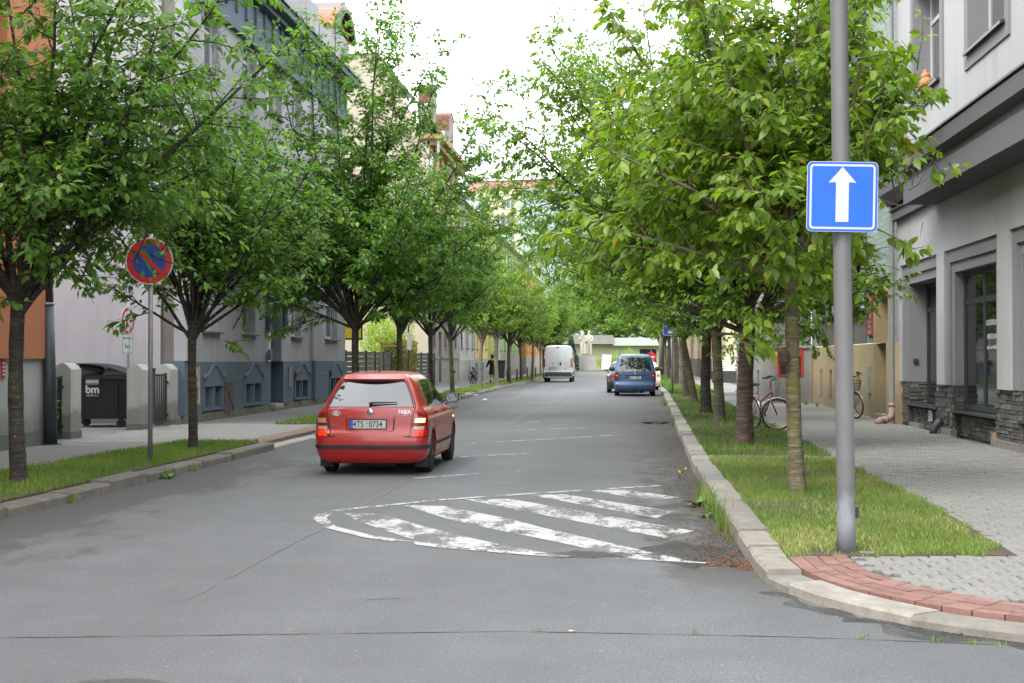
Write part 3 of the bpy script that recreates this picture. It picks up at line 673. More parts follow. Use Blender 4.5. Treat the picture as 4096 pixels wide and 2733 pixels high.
# ============================ L1 orange house
o1 = thing('orange_house', 'orange rendered house with white base at the left edge', 'house', (-10.05, 14, 0))
f = Fr((0,-24,0),(0,1,0),(1,0,0)); Y1 = 33.75
m = MB(); f.wall(m,0,Y1,.36,1.6); f2 = Fr((0,Y1-24,0),(-1,0,0),(0,1,0)); f2.wall(m,0,12,.1,12); fixn(m.build('base_wall', M_lw, o1))
m = MB(); f.box(m,-.01,Y1+.01,.05,.36,-.3,.03); fixn(m.build('plinth', M_dk, o1))
m = MB(); f.box(m,0,Y1+.05,1.6,2.78,-.4,.07)
z = 2.83
while z < 4.6: f.box(m,0,Y1+.05,z,z+.24,-.4,.07); z += .29
wins = [(Y1-3.0-3.2*k, Y1-1.8-3.2*k, zz, zz+1.7) for k in range(6) for zz in (5.6,8.8)]
f.wall(m,0,Y1+.05,z-.29,12,wins,.2,.05); f.box(m,0,Y1+.04,2.7,4.6,-.35,.045); fixn(m.build('wall', M_or_, o1))
m = MB(); f.box(m,0,Y1+.3,12,12.3,-6,.5); fixn(m.build('roof', M_dk, o1))
for w in wins: f.window(o1,*w,-.12,M_wfr,GL,.07,(.5,),(.7,),(.05,.12,.04),M_sl)
m = MB(); f.box(m,Y1-1.88,Y1-1.76,1.28,1.6,.006,.025); sgn = m.build('house_sign', flat('sign_red',(.42,.03,.03),.5), o1); fixn(sgn)
for k in range(4): q = MB(); f.box(q,Y1-1.855,Y1-1.785,1.33+k*.062,1.352+k*.062,.026,.028); fixn(q.build('lettering', M_wh, sgn))
# ============================ L3 grey house with blue plinth; origin at near corner
M_g3 = plaster('grey_render', (.345,.34,.365), .5, .1, .4); M_g3m = plaster('mauve_gable', (.40,.375,.40), .5, .09, .45)
M_b3 = plaster('blue_plinth_paint', (.10,.135,.18), .25, .15, .3); M_st = flat('sandstone', (.16,.145,.115), .95, .4, 5, .8, 30)
o3 = thing('grey_blue_house', 'grey rendered house with blue-grey plinth, stone base and arched dormers', 'house', (-10.05, 31.2, 0))
f = Fr((0,0,0),(0,1,0),(1,0,0)); LN = 18.6
gw = [(1.55,2.85),(5.0,6.3),(10.45,11.7),(15.25,17.2)]; H3 = [(a,b,2.28,3.98) for a,b in gw]+[(a,b,5.4,7.25) for a,b in gw]+[(a,b,8.6,10.05) for a,b in gw]+[(7.55,9.2,5.4,7.25),(7.55,9.2,8.6,10.05)]
dr = (7.75,9.2)
m = MB(); f.wall(m,0,LN,1.52,10.1,H3+[(dr[0],dr[1],1.52,3.2)],.32)
f.box(m,-.02,.55,1.55,10.1,-.2,.1); f.box(m,13.0,13.6,1.55,10.1,-.2,.1)
fb = Fr((0,LN,0),(-1,0,0),(0,1,0)); fb.wall(m,0,12,.1,14.5); fixn(m.build('wall', M_g3, o3))
for w in H3[:4]: f.window(o3,*w,-.2,M_wfr,GLc,.08,(.5,),(.7,),(.08,.12,.05),M_sl)
for w in H3[4:]: f.window(o3,*w,-.2,M_wfr,GLc,.08,(.5,),(.7,),(.05,.1,.05),M_sl)
# plinth with cellar windows
cw = [(1.35,2.95),(4.95,6.75),(10.55,12.4),(15.6,17.4)]; CH = []
for a, b in cw: q = (b-a); CH += [(a+q*.08,a+q*.40,.42,.95,.3),(a+q*.60,a+q*.92,.42,.95,.3)]
m = MB(); f.wall(m,-.03,LN+.03,.3,1.52,CH+[(dr[0],dr[1],.3,1.52,.38)],.3,.06); m.add([f.p(-.03,1.52,-.02),f.p(LN+.03,1.52,-.02),f.p(LN+.03,1.52,.06),f.p(-.03,1.52,.06)],[(0,1,2,3)])
f.box(m,13.0,13.6,.3,1.5,0,.16); fe = Fr((0,-.03,0),(-1,0,0),(0,-1,0)); fe.wall(m,-.06,.45,.3,1.55)
fixn(m.build('plinth', M_b3, o3))
m = MB(); 
for c in CH: f.box(m,c[0]-.01,c[1]+.01,c[2]-.01,c[3]+.01,-.26,-.235)
fixn(m.build('cellar_pane', GL, o3))
for a, b in cw:  # moulded hoods over the cellar windows
    m = MB(); u = (b-a); c = (a+b)/2
    pts = [(a,.97),(a,1.15)]+[(a+u*t, 1.17+.27*math.sin(math.pi*min(1,max(0,(t-.12)/.76)))**1.5) for t in [i/14 for i in range(15)]]+[(b,1.15),(b,.97)]
    m.add([f.p(x,z,.062) for x,z in pts]+[f.p(x,z,.11) for x,z in pts], [tuple(range(len(pts))),tuple(reversed(range(len(pts),2*len(pts))))]+[(i,(i+1)%len(pts),(i+1)%len(pts)+len(pts),i+len(pts)) for i in range(len(pts))])
    for t in range(15):
        pass
    arc = [f.p(x,z+.02,.11) for x,z in pts[2:-2]]; m.tube(arc,.03,6)
    for uu in (a+.04,b-.04):
        q = Vector(f.p(uu,1.16,.1)); m.lathe([(.02,-.05),(.07,-.04),(.085,.0),(.07,.05),(.02,.06)], q, 10, 'x'); q2 = Vector(f.p(uu,1.04,.1)); m.lathe([(.02,-.04),(.045,-.03),(.05,.02),(.02,.04)], q2, 10, 'x')
    f.box(m,a-.06,b+.06,.93,.97,.05,.115); f.box(m,(a+b)/2-.06,(a+b)/2+.06,.40,.93,.05,.1); f.box(m,a-.03,a+u*.07,.40,.93,.05,.09); f.box(m,b-u*.07,b+.03,.40,.93,.05,.09); f.box(m,a-.05,b+.05,.35,.40,.05,.13)
    fixn(m.build('window_hood', M_b3, o3))
for a, b in ((.1,.26),(3.9,4.8),(6.9,7.5),(9.3,10.4),(12.5,13.0),(13.7,15.4)): m = MB(); f.box(m,a,b,1.115,1.13,.055,.067); fixn(m.build('chalk_line', flat('pale_line', (.25,.27,.3), .9), o3))
rs = random.Random(12); u = 0
sb = thing('stone_base', 'x', 'x'); bpy.data.objects.remove(sb)
while u < LN:
    L = rs.uniform(.5,1.1); m = MB(); h = .31+rs.uniform(-.01,.02)
    if not (dr[0]-.2 < u < dr[1]): f.box(m,u+.006,min(LN+.1,u+L)-.006,.02,h-.012,-.05,.085+rs.uniform(0,.03)); fixn(m.build('stone', M_st, o3))
    u += L
m = MB(); f.box(m,dr[0]-.12,dr[1]+.12,.05,.2,-.3,.2); fixn(m.build('doorstep', M_st, o3))
# door and carved portal
M_door = flat('blue_door_paint', (.045,.06,.08), .5, .15, 10)
m = MB(); f.box(m,dr[0],dr[1],.2,3.2,-.42,-.37)
for k in (0,1):
    for zz in ((.4,1.1),(1.25,2.3)): a = dr[0]+.12+k*.68; f.box(m,a,a+.52,zz[0],zz[1],-.37,-.345)
d_ = m.build('door', M_door, o3); fixn(d_); m = MB(); m.tube([f.p(8.42,1.1,-.33),f.p(8.42,1.25,-.33)],.018,8); m.build('handle', M_sl, d_)
m = MB(); P0, P1 = 7.38, 9.55
for a in (P0, P1-.28):
    f.box(m,a,a+.28,2.45,4.15,-.1,.12); f.box(m,a-.04,a+.32,4.15,4.3,-.1,.17); f.box(m,a-.02,a+.3,2.35,2.45,-.1,.15)
    for k in range(4): q = Vector(f.p(a+.14,2.68+k*.36,.12)); m.sphere(q,.085,8,6,(.6,1,1.2))
f.box(m,P0+.28,P1-.28,3.2,4.15,-.25,.05); f.box(m,P0-.08,P1+.08,4.3,4.45,-.1,.22)
for k in range(5): q = Vector(f.p(8.05+k*.21,3.62+.12*math.sin(k*1.57),.07)); m.sphere(q,.12,8,6,(.5,1,.9))
pts = [(P0+.25+1.67*t, 4.45+.95*math.sin(math.pi*t)**.7) for t in [i/16 for i in range(17)]]
m.add([f.p(x,z,.0) for x,z in pts]+[f.p(x,z,.13) for x,z in pts],[tuple(range(17)),tuple(reversed(range(17,34)))]+[(i,i+1,i+18,i+17) for i in range(16)])
m.tube([f.p(x,z,.13) for x,z in pts],.06,6)
po = m.build('portal', M_b3, o3); fixn(po)
m = MB(); f.box(m,8.35,8.5,3.42,3.6,.12,.16); fixn(m.build('house_number', M_wh, po))
m = MB(); pts = [(8.15+.62*t, 4.55+.62*math.sin(math.pi*t)**.8) for t in [i/10 for i in range(11)]]; m.add([f.p(x,z,.14) for x,z in pts],[tuple(range(11))]); fixn(m.build('fanlight', GL, po))
# letter box, rusty meter doors
M_rust = NT('rusty_white_metal'); v = M_rust.coord((3,3,1.2)); c_ = M_rust.ramp(M_rust.noise(2.4,7,.7,v),[(.42,(.52,.50,.46)),(.5,(.30,.14,.06)),(.62,(.10,.045,.025))]); M_rust = M_rust.done(M_rust.pr(c_,.85))
M_rust2 = flat('rusty_brown', (.095,.07,.062), .85, .4, 6, .4, 40)
m = MB(); f.box(m,.28,1.05,.5,1.42,.06,.085); mb_ = m.build('meter_door', M_rust, o3, label='white meter cupboard door streaked with rust'); fixn(mb_)
text_mesh('C2', .12, M_sl, 'lettering', mb_, f.p(.5,1.34,.088), (R(90),0,R(90)), .0005)
m = MB(); f.box(m,3.12,3.86,.2,1.02,.06,.1); m.tube([f.p(3.14,.95,.105),f.p(3.84,.3,.105)],.012,4); fixn(m.build('meter_door', M_rust2, o3, label='rusty brown cupboard door in the plinth'))
m = MB(); f.box(m,9.75,10.15,.75,1.35,.06,.1); fixn(m.build('letter_box', flat('grey_box',(.16,.17,.18),.6), o3))
m = MB(); f.box(m,7.42,7.66,1.55,1.85,.06,.13); fixn(m.build('intercom_box', flat('grey_box2',(.13,.15,.16),.6), o3))
# gable wall towards the yard: mauve render ends above a recessed dark base
fg = Fr((0,0,0),(-1,0,0),(0,-1,0)); m = MB(); fg.box(m,.5,14,1.38,14.5,-.3,.06); fixn(m.build('gable_wall', M_g3m, o3))
m = MB(); fg.box(m,.2,14,.0,1.38,-.3,-.06); fg.box(m,.02,.5,.9,14.5,-.25,.005); fixn(m.build('gable_base', plaster('dark_base',(.17,.155,.14),.4,.2,.5), o3))
# frieze, eaves, attic with arched dormers
m = MB(); f.wall(m,-.02,LN+.02,10.1,11.35,(),.1,.05); f.box(m,-.02,LN+.02,10.04,10.14,-.05,.14); f.box(m,-.02,LN+.02,11.35,11.55,-.3,.55); f.box(m,-.02,LN+.02,11.2,11.35,-.3,.3)
for k in range(20): f.box(m,.3+k*.94,.44+k*.94,10.55,11.2,.04,.12)
fixn(m.build('frieze', M_b3, o3))
m = MB(); f.box(m,-.1,LN+.1,11.55,11.68,.35,.62); fixn(m.build('gutter', M_an, o3))
M_rtile = flat('red_sheet_roof', (.50,.12,.07), .6, .12, 3)
m = MB(); m.add([f.p(-.1,11.6,.4),f.p(LN+.1,11.6,.4),f.p(LN+.1,15.2,-4.5),f.p(-.1,15.2,-4.5),f.p(-.1,15.2,-10),f.p(LN+.1,15.2,-10)],[(0,1,2,3),(3,2,5,4)]); fixn(m.build('roof', M_rtile, o3))
m = MB()
for a, b in ((9.6,13.6),(15.9,18.6)):
    f.box(m,a,b,11.56,13.0,-3,.12)
f.box(m,13.9,15.5,11.56,12.6,-2,.1); f.box(m,11.2,12.1,13,15.6,-1.6,-.7); f.box(m,17.0,18.1,13,14.3,-2.6,-1.3); f.box(m,-.05,8.9,11.56,12.7,-3,.1)
fixn(m.build('attic_wall', M_g3, o3))
for a, b in ((9.9,11.3),(15.85,18.65)):
    n = 12; pts = [(a+(b-a)*t, 12.95+.9*math.sin(math.pi*t)**.75) for t in [i/n for i in range(n+1)]]
    m = MB(); m.add([f.p(x,z+.05,.3) for x,z in pts]+[f.p(x,z+.05,-2.2) for x,z in pts],[(i,i+1,i+n+2,i+n+1) for i in range(n)]); m.add([f.p(x,z,.3) for x,z in pts]+[f.p(x,z,-2.2) for x,z in pts],[(i,i+1,i+n+2,i+n+1) for i in range(n)])
    dm_ = m.build('dormer_roof', M_rtile, o3)
    m = MB(); m.tube([f.p(x,z-.02,.28) for x,z in pts],.12,6); m.add([f.p(x,z,.05) for x,z in pts],[tuple(range(n+1))]); fixn(m.build('dormer_arch', M_an if a > 15 else M_b3, dm_))
# ============================ yard between the houses
M_conc = plaster('gatepost_render', (.42,.41,.385), .35, .1, .5, gz=.2); M_fe = flat('dark_iron', (.018,.022,.024), .55, .2, 20)
def gatepost(x, y, w, d, h, label):
    t = thing('gatepost', label, 'gatepost', (x,y,.1), group='rendered gateposts of the yard'); n = 10
    pts = [(-d/2,.12),(d/2,.12)]+[(d/2-d*i/n, h-.12+.12*math.sin(math.pi*i/n)) for i in range(n+1)]
    m = MB(); m.prismy([(a,b) for a,b in pts], -w/2, w/2); fixn(m.build('shaft', M_conc, t)); MB().box(-d/2-.015,d/2+.015,-w/2-.015,w/2+.015,0,.14).build('foot', M_dk, t); return t
gatepost(-10.4,25.45,.5,.33,1.42,'rendered gatepost with arched top left of the black bin')
gatepost(-10.17,28.7,.55,.33,1.38,'rendered gatepost with arched top right of the black bin')
gatepost(-10.3,30.85,.55,.34,1.38,'rendered gatepost with arched top built against the blue plinth')
def gate(x, y0, y1, label, ang=0):
    t = thing('iron_gate', label, 'gate', (x,y0,.1), ang); L = y1-y0; m = MB(); m.box(-.02,.02,0,L,1.12,1.16).box(-.02,.02,0,L,.12,.16).box(-.022,.022,0,.04,.1,1.18).box(-.022,.022,L-.04,L,.1,1.18); m.build('frame', M_fe, t); k = .14
    while k < L-.08: MB().box(-.012,.012,k,k+.022,.16,1.12).build('bar', M_fe, t); k += .14
    MB().box(-.03,.03,L,L+.1,.95,1.0).box(-.03,.03,L,L+.1,.22,.27).build('hinge', M_fe, t)
gate(-10.4,23.9,25.15,'open-barred black iron gate beside the dark lamp post'); gate(-10.2,29.05,30.5,'open-barred black iron gate next to the blue plinth')
# black wheeled container with its lid ajar
bn = thing('waste_container', 'large black wheeled waste container with lid ajar behind gateposts', 'container', (-11.40,29.9,.1), R(4))
M_bp = flat('black_plastic', (.012,.013,.014), .5, .3, 6); m = MB()
m.add([(-.62,-.45,.2),(.62,-.45,.2),(.62,.45,.2),(-.62,.45,.2),(-.7,-.55,1.12),(.7,-.55,1.12),(.7,.55,1.12),(-.7,.55,1.12)],[(0,3,2,1),(4,5,6,7),(0,1,5,4),(1,2,6,5),(2,3,7,6),(3,0,4,7)])
m.box(-.74,.74,-.59,-.5,1.06,1.14); m.box(-.74,.74,.5,.59,1.06,1.14); m.box(-.74,-.66,-.5,.5,1.06,1.14); m.box(.66,.74,-.5,.5,1.06,1.14)
for k in (-.55,.45): m.box(k-.015,k+.015,-.56,-.5,.3,1.05)
fixn(m.build('body', M_bp, bn)); m = MB(); o = len(m.v)
n = 8; pts = [(-.72+1.44*i/n, 1.16+.1*math.sin(math.pi*i/n)) for i in range(n+1)]; m.add([(x,-.58,z) for x,z in pts]+[(x,.58,z) for x,z in pts]+[(x,-.58,z-.03) for x,z in pts]+[(x,.58,z-.03) for x,z in pts],
  [(i,i+1,i+n+2,i+n+1) for i in range(n)]+[(i+2*n+2,i+3*n+3,i+3*n+4,i+2*n+3) for i in range(n)]+[(i,i+2*n+2,i+2*n+3,i+1) for i in range(n)]); m.rot(o,'Y',R(9),(.72,0,1.16)); m.build('lid', M_bp, bn)
for x in (-.5,.5):
    for y in (-.38,.38): m = MB(); m.lathe([(.03,-.03),(.1,-.028),(.1,.028),(.03,.03)], (x,y,.1), 12, 'y').box(x-.03,x+.03,y-.045,y+.045,.1,.22); m.build('wheel', M_bp, bn)
lb = MB().box(-.22,.06,-.553,-.545,.98,1.09); lb.rot(0,'X',R(-6),(0,-.545,.98)); lb.build('label_plate', M_wh, bn)
text_mesh('bm', .24, M_wh, 'lettering', bn, (-.08,-.538,.83), (R(96),0,0), .002, bold=.006); text_mesh('servis a.s.', .07, M_wh, 'lettering', bn, (-.08,-.528,.71), (R(96),0,0), .002); text_mesh('KOMUNALNI', .045, M_wh, 'lettering', bn, (-.08,-.55,.955), (R(96),0,0), .002)
bag = MB(); s_ = random.Random(2); bag.sphere((-.25,0,1.22),.3,12,7,(1.3,1,.5)); bag.v = [(x+s_.uniform(-.03,.03),y+s_.uniform(-.03,.03),z+s_.uniform(-.03,.03)) for x,y,z in bag.v]; bag.build('rubbish_bag', flat('grey_bag',(.25,.25,.27),.3), None, True, label='crumpled grey rubbish bag bulging out of the waste container', cat='bag', loc=(-11.5,29.9,.1))
# ivy-like shrub behind the left gate
# ============================ lots between L3 and L4: slat fence, hedge, advertising board
M_slat = flat('anthracite_slat', (.035,.036,.037), .6, .15, 6)
def slat_fence(x, y0, y1, h, label, post_every=2.0, gaps=.02):
    t = thing('slat_fence', label, 'fence', (x,y0,.1)); L = y1-y0; k = 0
    while k < L+.01: MB().bbox(-.05,.05,k-.05,k+.05,0,h+.06,.01).build('post', M_an, t); k += post_every
    z = .08
    while z < h-.1: MB().box(-.015,.015,0,L,z,z+.19-gaps).build('slat', M_slat, t); z += .19
slat_fence(-10.1,50.1,60.1,1.75,'dark slatted fence between grey house and clipped hedge',2.0,.022)
slat_fence(-10.1,64.2,73.8,1.75,'dark slatted fence between clipped hedge and grey facade',2.4)
# ============================ L4 cream-gabled tenement
M_cream = plaster('cream_gable', (.44,.385,.29), .3, .1, .8, bscale=14); M_och = plaster('ochre_render', (.48,.33,.15), .35, .15, .4); M_g4 = plaster('grey_old_render', (.235,.215,.19), .5, .22, .6, gz=.9)
M_zinc = flat('zinc_sheet', (.38,.42,.46), .4, .15, 2, Metallic=.5); M_rcap = flat('rusty_sheet', (.20,.075,.05), .85, .45, 3, .3, 20)
o4 = thing('cream_gable_house', 'tall tenement with bare cream gable, ochre upper storeys and zinc roof', 'house', (-10.4, 74, 0)); LN4 = 13.0
f = Fr((0,0,0),(0,1,0),(1,0,0)); fg = Fr((0,0,0),(-1,0,0),(0,-1,0))
m = MB(); gp = [(.0,.1),(14,.1),(14,17.6),(4.6,17.9),(2.75,17.9),(.55,13.9),(.0,13.4)]
m.add([fg.p(u,z,0) for u,z in gp]+[fg.p(u,z,-.4) for u,z in gp],[tuple(range(7))]+[(i,(i+1)%7,(i+1)%7+7,i+7) for i in range(7)]); fixn(m.build('gable_wall', M_cream, o4))
cols = [(1.4,2.5),(3.9,5.0),(6.2,7.3),(8.6,9.7),(11.0,12.1)]
hg = [(a,b,2.4,4.2) for a,b in cols if a not in (3.9,)]; hu = [(a,b,z,z+1.9) for a,b in cols for z in (5.6,8.9,11.6) if z < 11 or True]; hu = [(a,b,z0,min(z1,13.0)) for a,b,z0,z1 in hu]
m = MB(); f.wall(m,0,LN4,.1,8.2,hg+[(3.85,5.05,.25,3.1)]+[h for h in hu if h[3] < 8.2],.3); f.box(m,0,3.7,1.6,1.72,-.05,.1); f.box(m,5.2,LN4,1.6,1.72,-.05,.1); fixn(m.build('wall', M_g4, o4))
m = MB(); f.wall(m,0,LN4,8.2,13.4,[h for h in hu if h[2] > 8.2],.3,.02); fixn(m.build('upper_wall', M_och, o4))
for h in hg+hu: f.window(o4,*h,-.2,M_wfr,GLc,.08,(.5,),(.7,),(.08,.1,.05),M_sl)
m = MB(); f.box(m,3.85,5.05,.25,3.1,-.3,-.25); fixn(m.build('door', flat('brown_door',(.10,.07,.05),.6), o4))
for a in (.9,6.5,9.9): m = MB(); f.box(m,a,a+.5,.5,1.0,.0,.012); fixn(m.build('vent', M_dk, o4))
m = MB(); f.box(m,-.3,LN4,13.3,13.55,-.5,.75); f.box(m,0,LN4,13.0,13.3,-.1,.45); fixn(m.build('eave', flat('ochre_timber',(.30,.19,.07),.8,.3,4), o4))
m = MB(); m.add([f.p(-.12,13.56,.75),f.p(LN4,13.56,.75),f.p(LN4,17.95,-2.75),f.p(-.12,17.95,-2.75),f.p(-.12,17.95,-14),f.p(LN4,17.95,-14)],[(0,1,2,3),(3,2,5,4)])
fixn(m.build('roof', M_zinc, o4)); 
def dormer_gable(a, b, z0, z1, parent, dd=.05):
    m = MB(); f.box(m,a,b,z0-1.2,z1,-.72,dd); n = 8; pts = [(a+(b-a)*t, z1+.38*math.sin(math.pi*t)) for t in [i/n for i in range(n+1)]]
    m.add([f.p(x,z,dd) for x,z in pts]+[f.p(x,z,-.72) for x,z in pts],[tuple(range(n+1)),tuple(reversed(range(n+1,2*n+2)))]); d = m.build('attic_gable', M_g4, parent); fixn(d)
    m = MB(); m.add([f.p(x,z+.05,dd+.04) for x,z in pts]+[f.p(x,z+.05,-.76) for x,z in pts],[(i,i+1,i+n+2,i+n+1) for i in range(n)]); m.tube([f.p(x,z,dd) for x,z in pts],.05,5); fe_ = Fr((0,a-.015,0),(-1,0,0),(0,-1,0)); fe_.box(m,.0-dd,.72,z1-.75,z1+.1,0,.012); fixn(m.build('sheet_cap', M_rcap, d))
    m = MB(); fe_.box(m,.15,.6,z1-1.7,z1-.8,0,.012); fixn(m.build('sheet_patch', flat('pale_sheet',(.55,.5,.44),.8,.3,3), d))
dormer_gable(.9,3.2,13.6,16.2,o4,-.05); dormer_gable(7.6,9.8,13.6,15.8,o4,.1)
m = MB(); m.tube([f.p(-.2,13.5,.5),f.p(-.15,12.6,.5),f.p(-.1,12.2,.12),f.p(-.1,11.4,.1)],.07,8); m.build('downpipe', M_zinc, o4)
m = MB(); m.tube([f.p(.12,.1,.12),f.p(.12,8.3,.12)],.07,8); m.build('downpipe', M_rcap, o4, label='rust-stained downpipe at the gable corner')
# ============================ further houses on the left
def row_house(name, label, y0, y1, x, h, wallm, plm, plz, ncol, stripes=None, wz=(2.3,5.6,8.8), roof=M_zinc, fm=M_wfr):
    t = thing(name, label, 'house', (x,y0,0)); f = Fr((0,0,0),(0,1,0),(1,0,0)); L = y1-y0; st = L/ncol; hs_ = []
    for k in range(ncol):
        for z in wz:
            if z+1.8 < h: hs_.append((k*st+st*.3,k*st+st*.7,z,z+1.75))
    m = MB(); f.wall(m,0,L,plz,h,hs_,.25); fe = Fr((0,0,0),(-1,0,0),(0,-1,0)); fe.wall(m,0,10,.1,h+1.5); fe2 = Fr((0,L,0),(-1,0,0),(0,1,0)); fe2.wall(m,0,10,.1,h+1.5); fixn(m.build('wall', wallm, t))
    m = MB(); f.box(m,-.02,L+.02,.0,plz,-.3,.05); fixn(m.build('plinth', plm, t))
    for w in hs_: f.window(t,*w,-.16,fm,GLc,.09,(.5,),(.7,),(.06,.1,.05),M_sl)
    m = MB(); f.box(m,-.05,L+.05,h,h+.3,-.3,.5); m.add([f.p(-.05,h+.3,.5),f.p(L+.05,h+.3,.5),f.p(L+.05,h+3.4,-4.5),f.p(-.05,h+3.4,-4.5)],[(0,1,2,3)]); fixn(m.build('roof', roof, t))
    if stripes:
        k = 0
        while k < L-.3: m = MB(); f.box(m,k,k+.5,plz,h-.02,-.02,.03); fixn(m.build('pilaster_strip', stripes, t)); k += 1.6
    return t
M_pale = plaster('pale_grey_render', (.42,.40,.38), .4, .15, .4, gz=.7); M_yel = plaster('yellow_render', (.62,.45,.15), .2, .1); M_grn = plaster('lime_render', (.47,.55,.22), .15, .08); M_grn2 = plaster('green_stripe_render', (.27,.38,.15), .15, .08); M_or3 = plaster('orange_far_render', (.60,.25,.07), .15, .08); M_or4 = plaster('orange_pale_stripe', (.66,.36,.14), .15, .06); M_gpl = plaster('grey_far_plinth', (.30,.28,.26), .3, .12, gz=.5)
h5 = row_house('pale_house', 'pale grey rendered house with quoins behind the child on balance bike', 87.2, 97, -10.4, 11.5, M_pale, M_gpl, 1.5, 3)
f = Fr((0,0,0),(0,1,0),(1,0,0))
for uu in (.1,9.2):
    for k in range(14): m = MB(); f.box(m,uu,uu+(.62 if k % 2 else .48),1.5+k*.7,2.1+k*.7,0,.06); fixn(m.build('quoin', M_pale, h5))
# dark passage and poster at its foot
m = MB(); f.box(m,2.0,3.0,2.0,3.6,0,.03); fixn(m.build('poster', flat('poster_pale',(.45,.42,.46),.6,.3,6), h5))
yh = row_house('yellow_house', 'narrow yellow rendered house behind the walking woman', 97.1, 106, -10.4, 11, M_yel, M_gpl, 1.6, 3)
gh = row_house('green_house', 'lime green house with darker green stripes and grey plinth', 106.2, 135, -9.9, 11, M_grn, M_gpl, 2.0, 8, M_grn2)
row_house('far_orange_house', 'orange striped house behind the white delivery van', 135.2, 160, -9.6, 10, M_or3, M_gpl, 1.8, 6, M_or4)
m = MB(); n = 10; pts = [(86+8*t, 13.5+2.6*math.sin(math.pi*t)**.6) for t in [i/n for i in range(n+1)]]
# arched zinc dormers over the far roofs
dmr = None
for (y0, z0, w, hh) in ((101,11.2,3.2,2.0),(116,11.2,3.4,2.2)):
    t = MB(); pts = [(y0+w*i/n, z0+hh*math.sin(math.pi*i/n)**.6) for i in range(n+1)]
    t.add([(-10.3,y,z) for y,z in pts]+[(-13.5,y,z) for y,z in pts],[tuple(range(n+1))]+[(i,i+1,i+n+2,i+n+1) for i in range(n)])
    hp = yh if y0 < 110 else gh; tt = fixn(t.build('arched_dormer', M_zinc, hp)); tt.location = -hp.location
    q = MB(); q.tube([(-10.28,y,z) for y,z in pts],.1,5); q.add([(-10.28,y,z) for y,z in [(y0+w*.25,z0+.1),(y0+w*.75,z0+.1),(y0+w*.75,z0+hh*.7),(y0+w*.25,z0+hh*.7)]],[(0,1,2,3)]); q.build('dormer_front', M_rust2, tt)
# ============================ panel tower block far behind
M_py = plaster('panel_yellow', (.56,.50,.34), .1, .05, .1); M_pm = plaster('panel_mint', (.33,.42,.39), .1, .05, .1); M_pp = plaster('panel_pink', (.50,.24,.22), .1, .05, .1)
pb = thing('tower_block', 'tall panel block of flats, yellow front and mint side, above treetops', 'building', (-19.6,260,0), R(-12)); 
f = Fr((0,0,0),(-1,0,0),(0,-1,0)); hs_ = [(1.0+5.2*k, 3.4+5.2*k, 3+z*2.95, 4.75+z*2.95) for k in range(3) for z in range(10)]
m = MB(); f.wall(m,0,15,0,33.2,hs_,.25); fixn(m.build('front_wall', M_py, pb))
for h in hs_: f.window(pb,*h,-.15,M_wfr,GLc,.12,(.33,.66),(),(.05,.1,.06),flat('terracotta_sill',(.35,.14,.09),.8))
m = MB(); f.box(m,0.01,15,0,33.2,-14,-.3); fixn(m.build('core', M_py, pb))
m = MB(); fs = Fr((0,0,0),(.92,.4,0),(.4,-.92,0)); fs.box(m,0.002,26,0,33.3,-9,0); fixn(m.build('side_wall', M_pm, pb))
m = MB(); f.box(m,-7,11,33.25,35.2,-12,-3); mm = m.build('lift_house', M_pp, pb); fixn(mm); m = MB(); f.box(m,-7.2,11.2,35.2,35.35,-12.2,-2.8); fixn(m.build('coping', M_rust2, pb))
m = MB(); m.tube([f.p(2.6,33,-1.5),f.p(2.6,42,-1.5)],.07,5); 
for k in range(6): m.tube([f.p(2.2,35+k,-1.5),f.p(3.0,35+k,-1.5)],.03,4)
m.build('aerial_mast', M_an, pb)
# ============================ end of the street: low building, statue group, board
M_cz = plaster('canopy_concrete', (.25,.235,.23), .4, .12); M_ol = plaster('olive_wall', (.42,.42,.25), .3, .1); M_wb = flat('white_fascia', (.42,.46,.42), .6)
eb = thing('pavilion', 'low olive-walled pavilion with grey concrete canopy closing the street', 'building', (-6,188,0))
MB().box(-16,4.4,0,10,3.55,4.75).build('canopy', M_cz, eb); MB().box(4.4,22,.3,10,3.35,4.4).build('fascia', M_wb, eb); MB().box(-16,22,1.6,9.5,.05,3.5).build('wall', M_ol, eb)
for x in (-13,-9,-5.2,8,12,16): 
    m = MB(); m.box(x,x+2.2,1.5,1.62,.2,2.9); w = m.build('window', M_an, eb); MB().box(x+.1,x+2.1,1.47,1.5,.3,2.8).build('pane', GL, w)
poly_sheet('forecourt', [(-60,166),(60,166),(60,230),(-60,230)], -.1, .1, M_path, kind='structure')
poly_sheet('lawn', [(-14,172),(14,172),(14,186),(-14,186)], .02, .16, flat('far_lawn',(.09,.15,.03),.95,.3,1,.5,20), kind='structure')
kf = MB().box(-60,60,165.7,166,-.05,.13).build('far_kerb', M_k[0], kind='structure')
# ============================ R1 grey corner house with shop windows; origin at far corner on the pavement
M_r1 = plaster('light_grey_render', (.43,.43,.435), .42, .07, .35); M_r1m = plaster('mid_grey_trim', (.225,.222,.235), .15, .05, .25); M_r1d = plaster('dark_grey_cornice', (.125,.122,.13), .15, .08, .25)
M_frm = flat('anthracite_frame', (.032,.04,.044), .4, .12, 8)
XF = 6.3
o6 = thing('grey_corner_house', 'light grey rendered corner house with dark cornice and shop windows', 'house', (XF,33.15,0))
f = Fr((0,0,0),(0,-1,0),(-1,0,0))         # u runs toward the camera
PITCH = 4.4; ops = [(.4+PITCH*k, 4.15+PITCH*k) for k in range(7)]; ops[0] = (.4,4.15); ops[1] = (4.85,8.8); ops[2] = (9.55,13.4)
LN6 = 31.0; ZT = 3.72
m = MB(); f.wall(m,0,LN6,1.08,4.95,[(a,b,1.08,ZT) for a,b in ops],.10); 
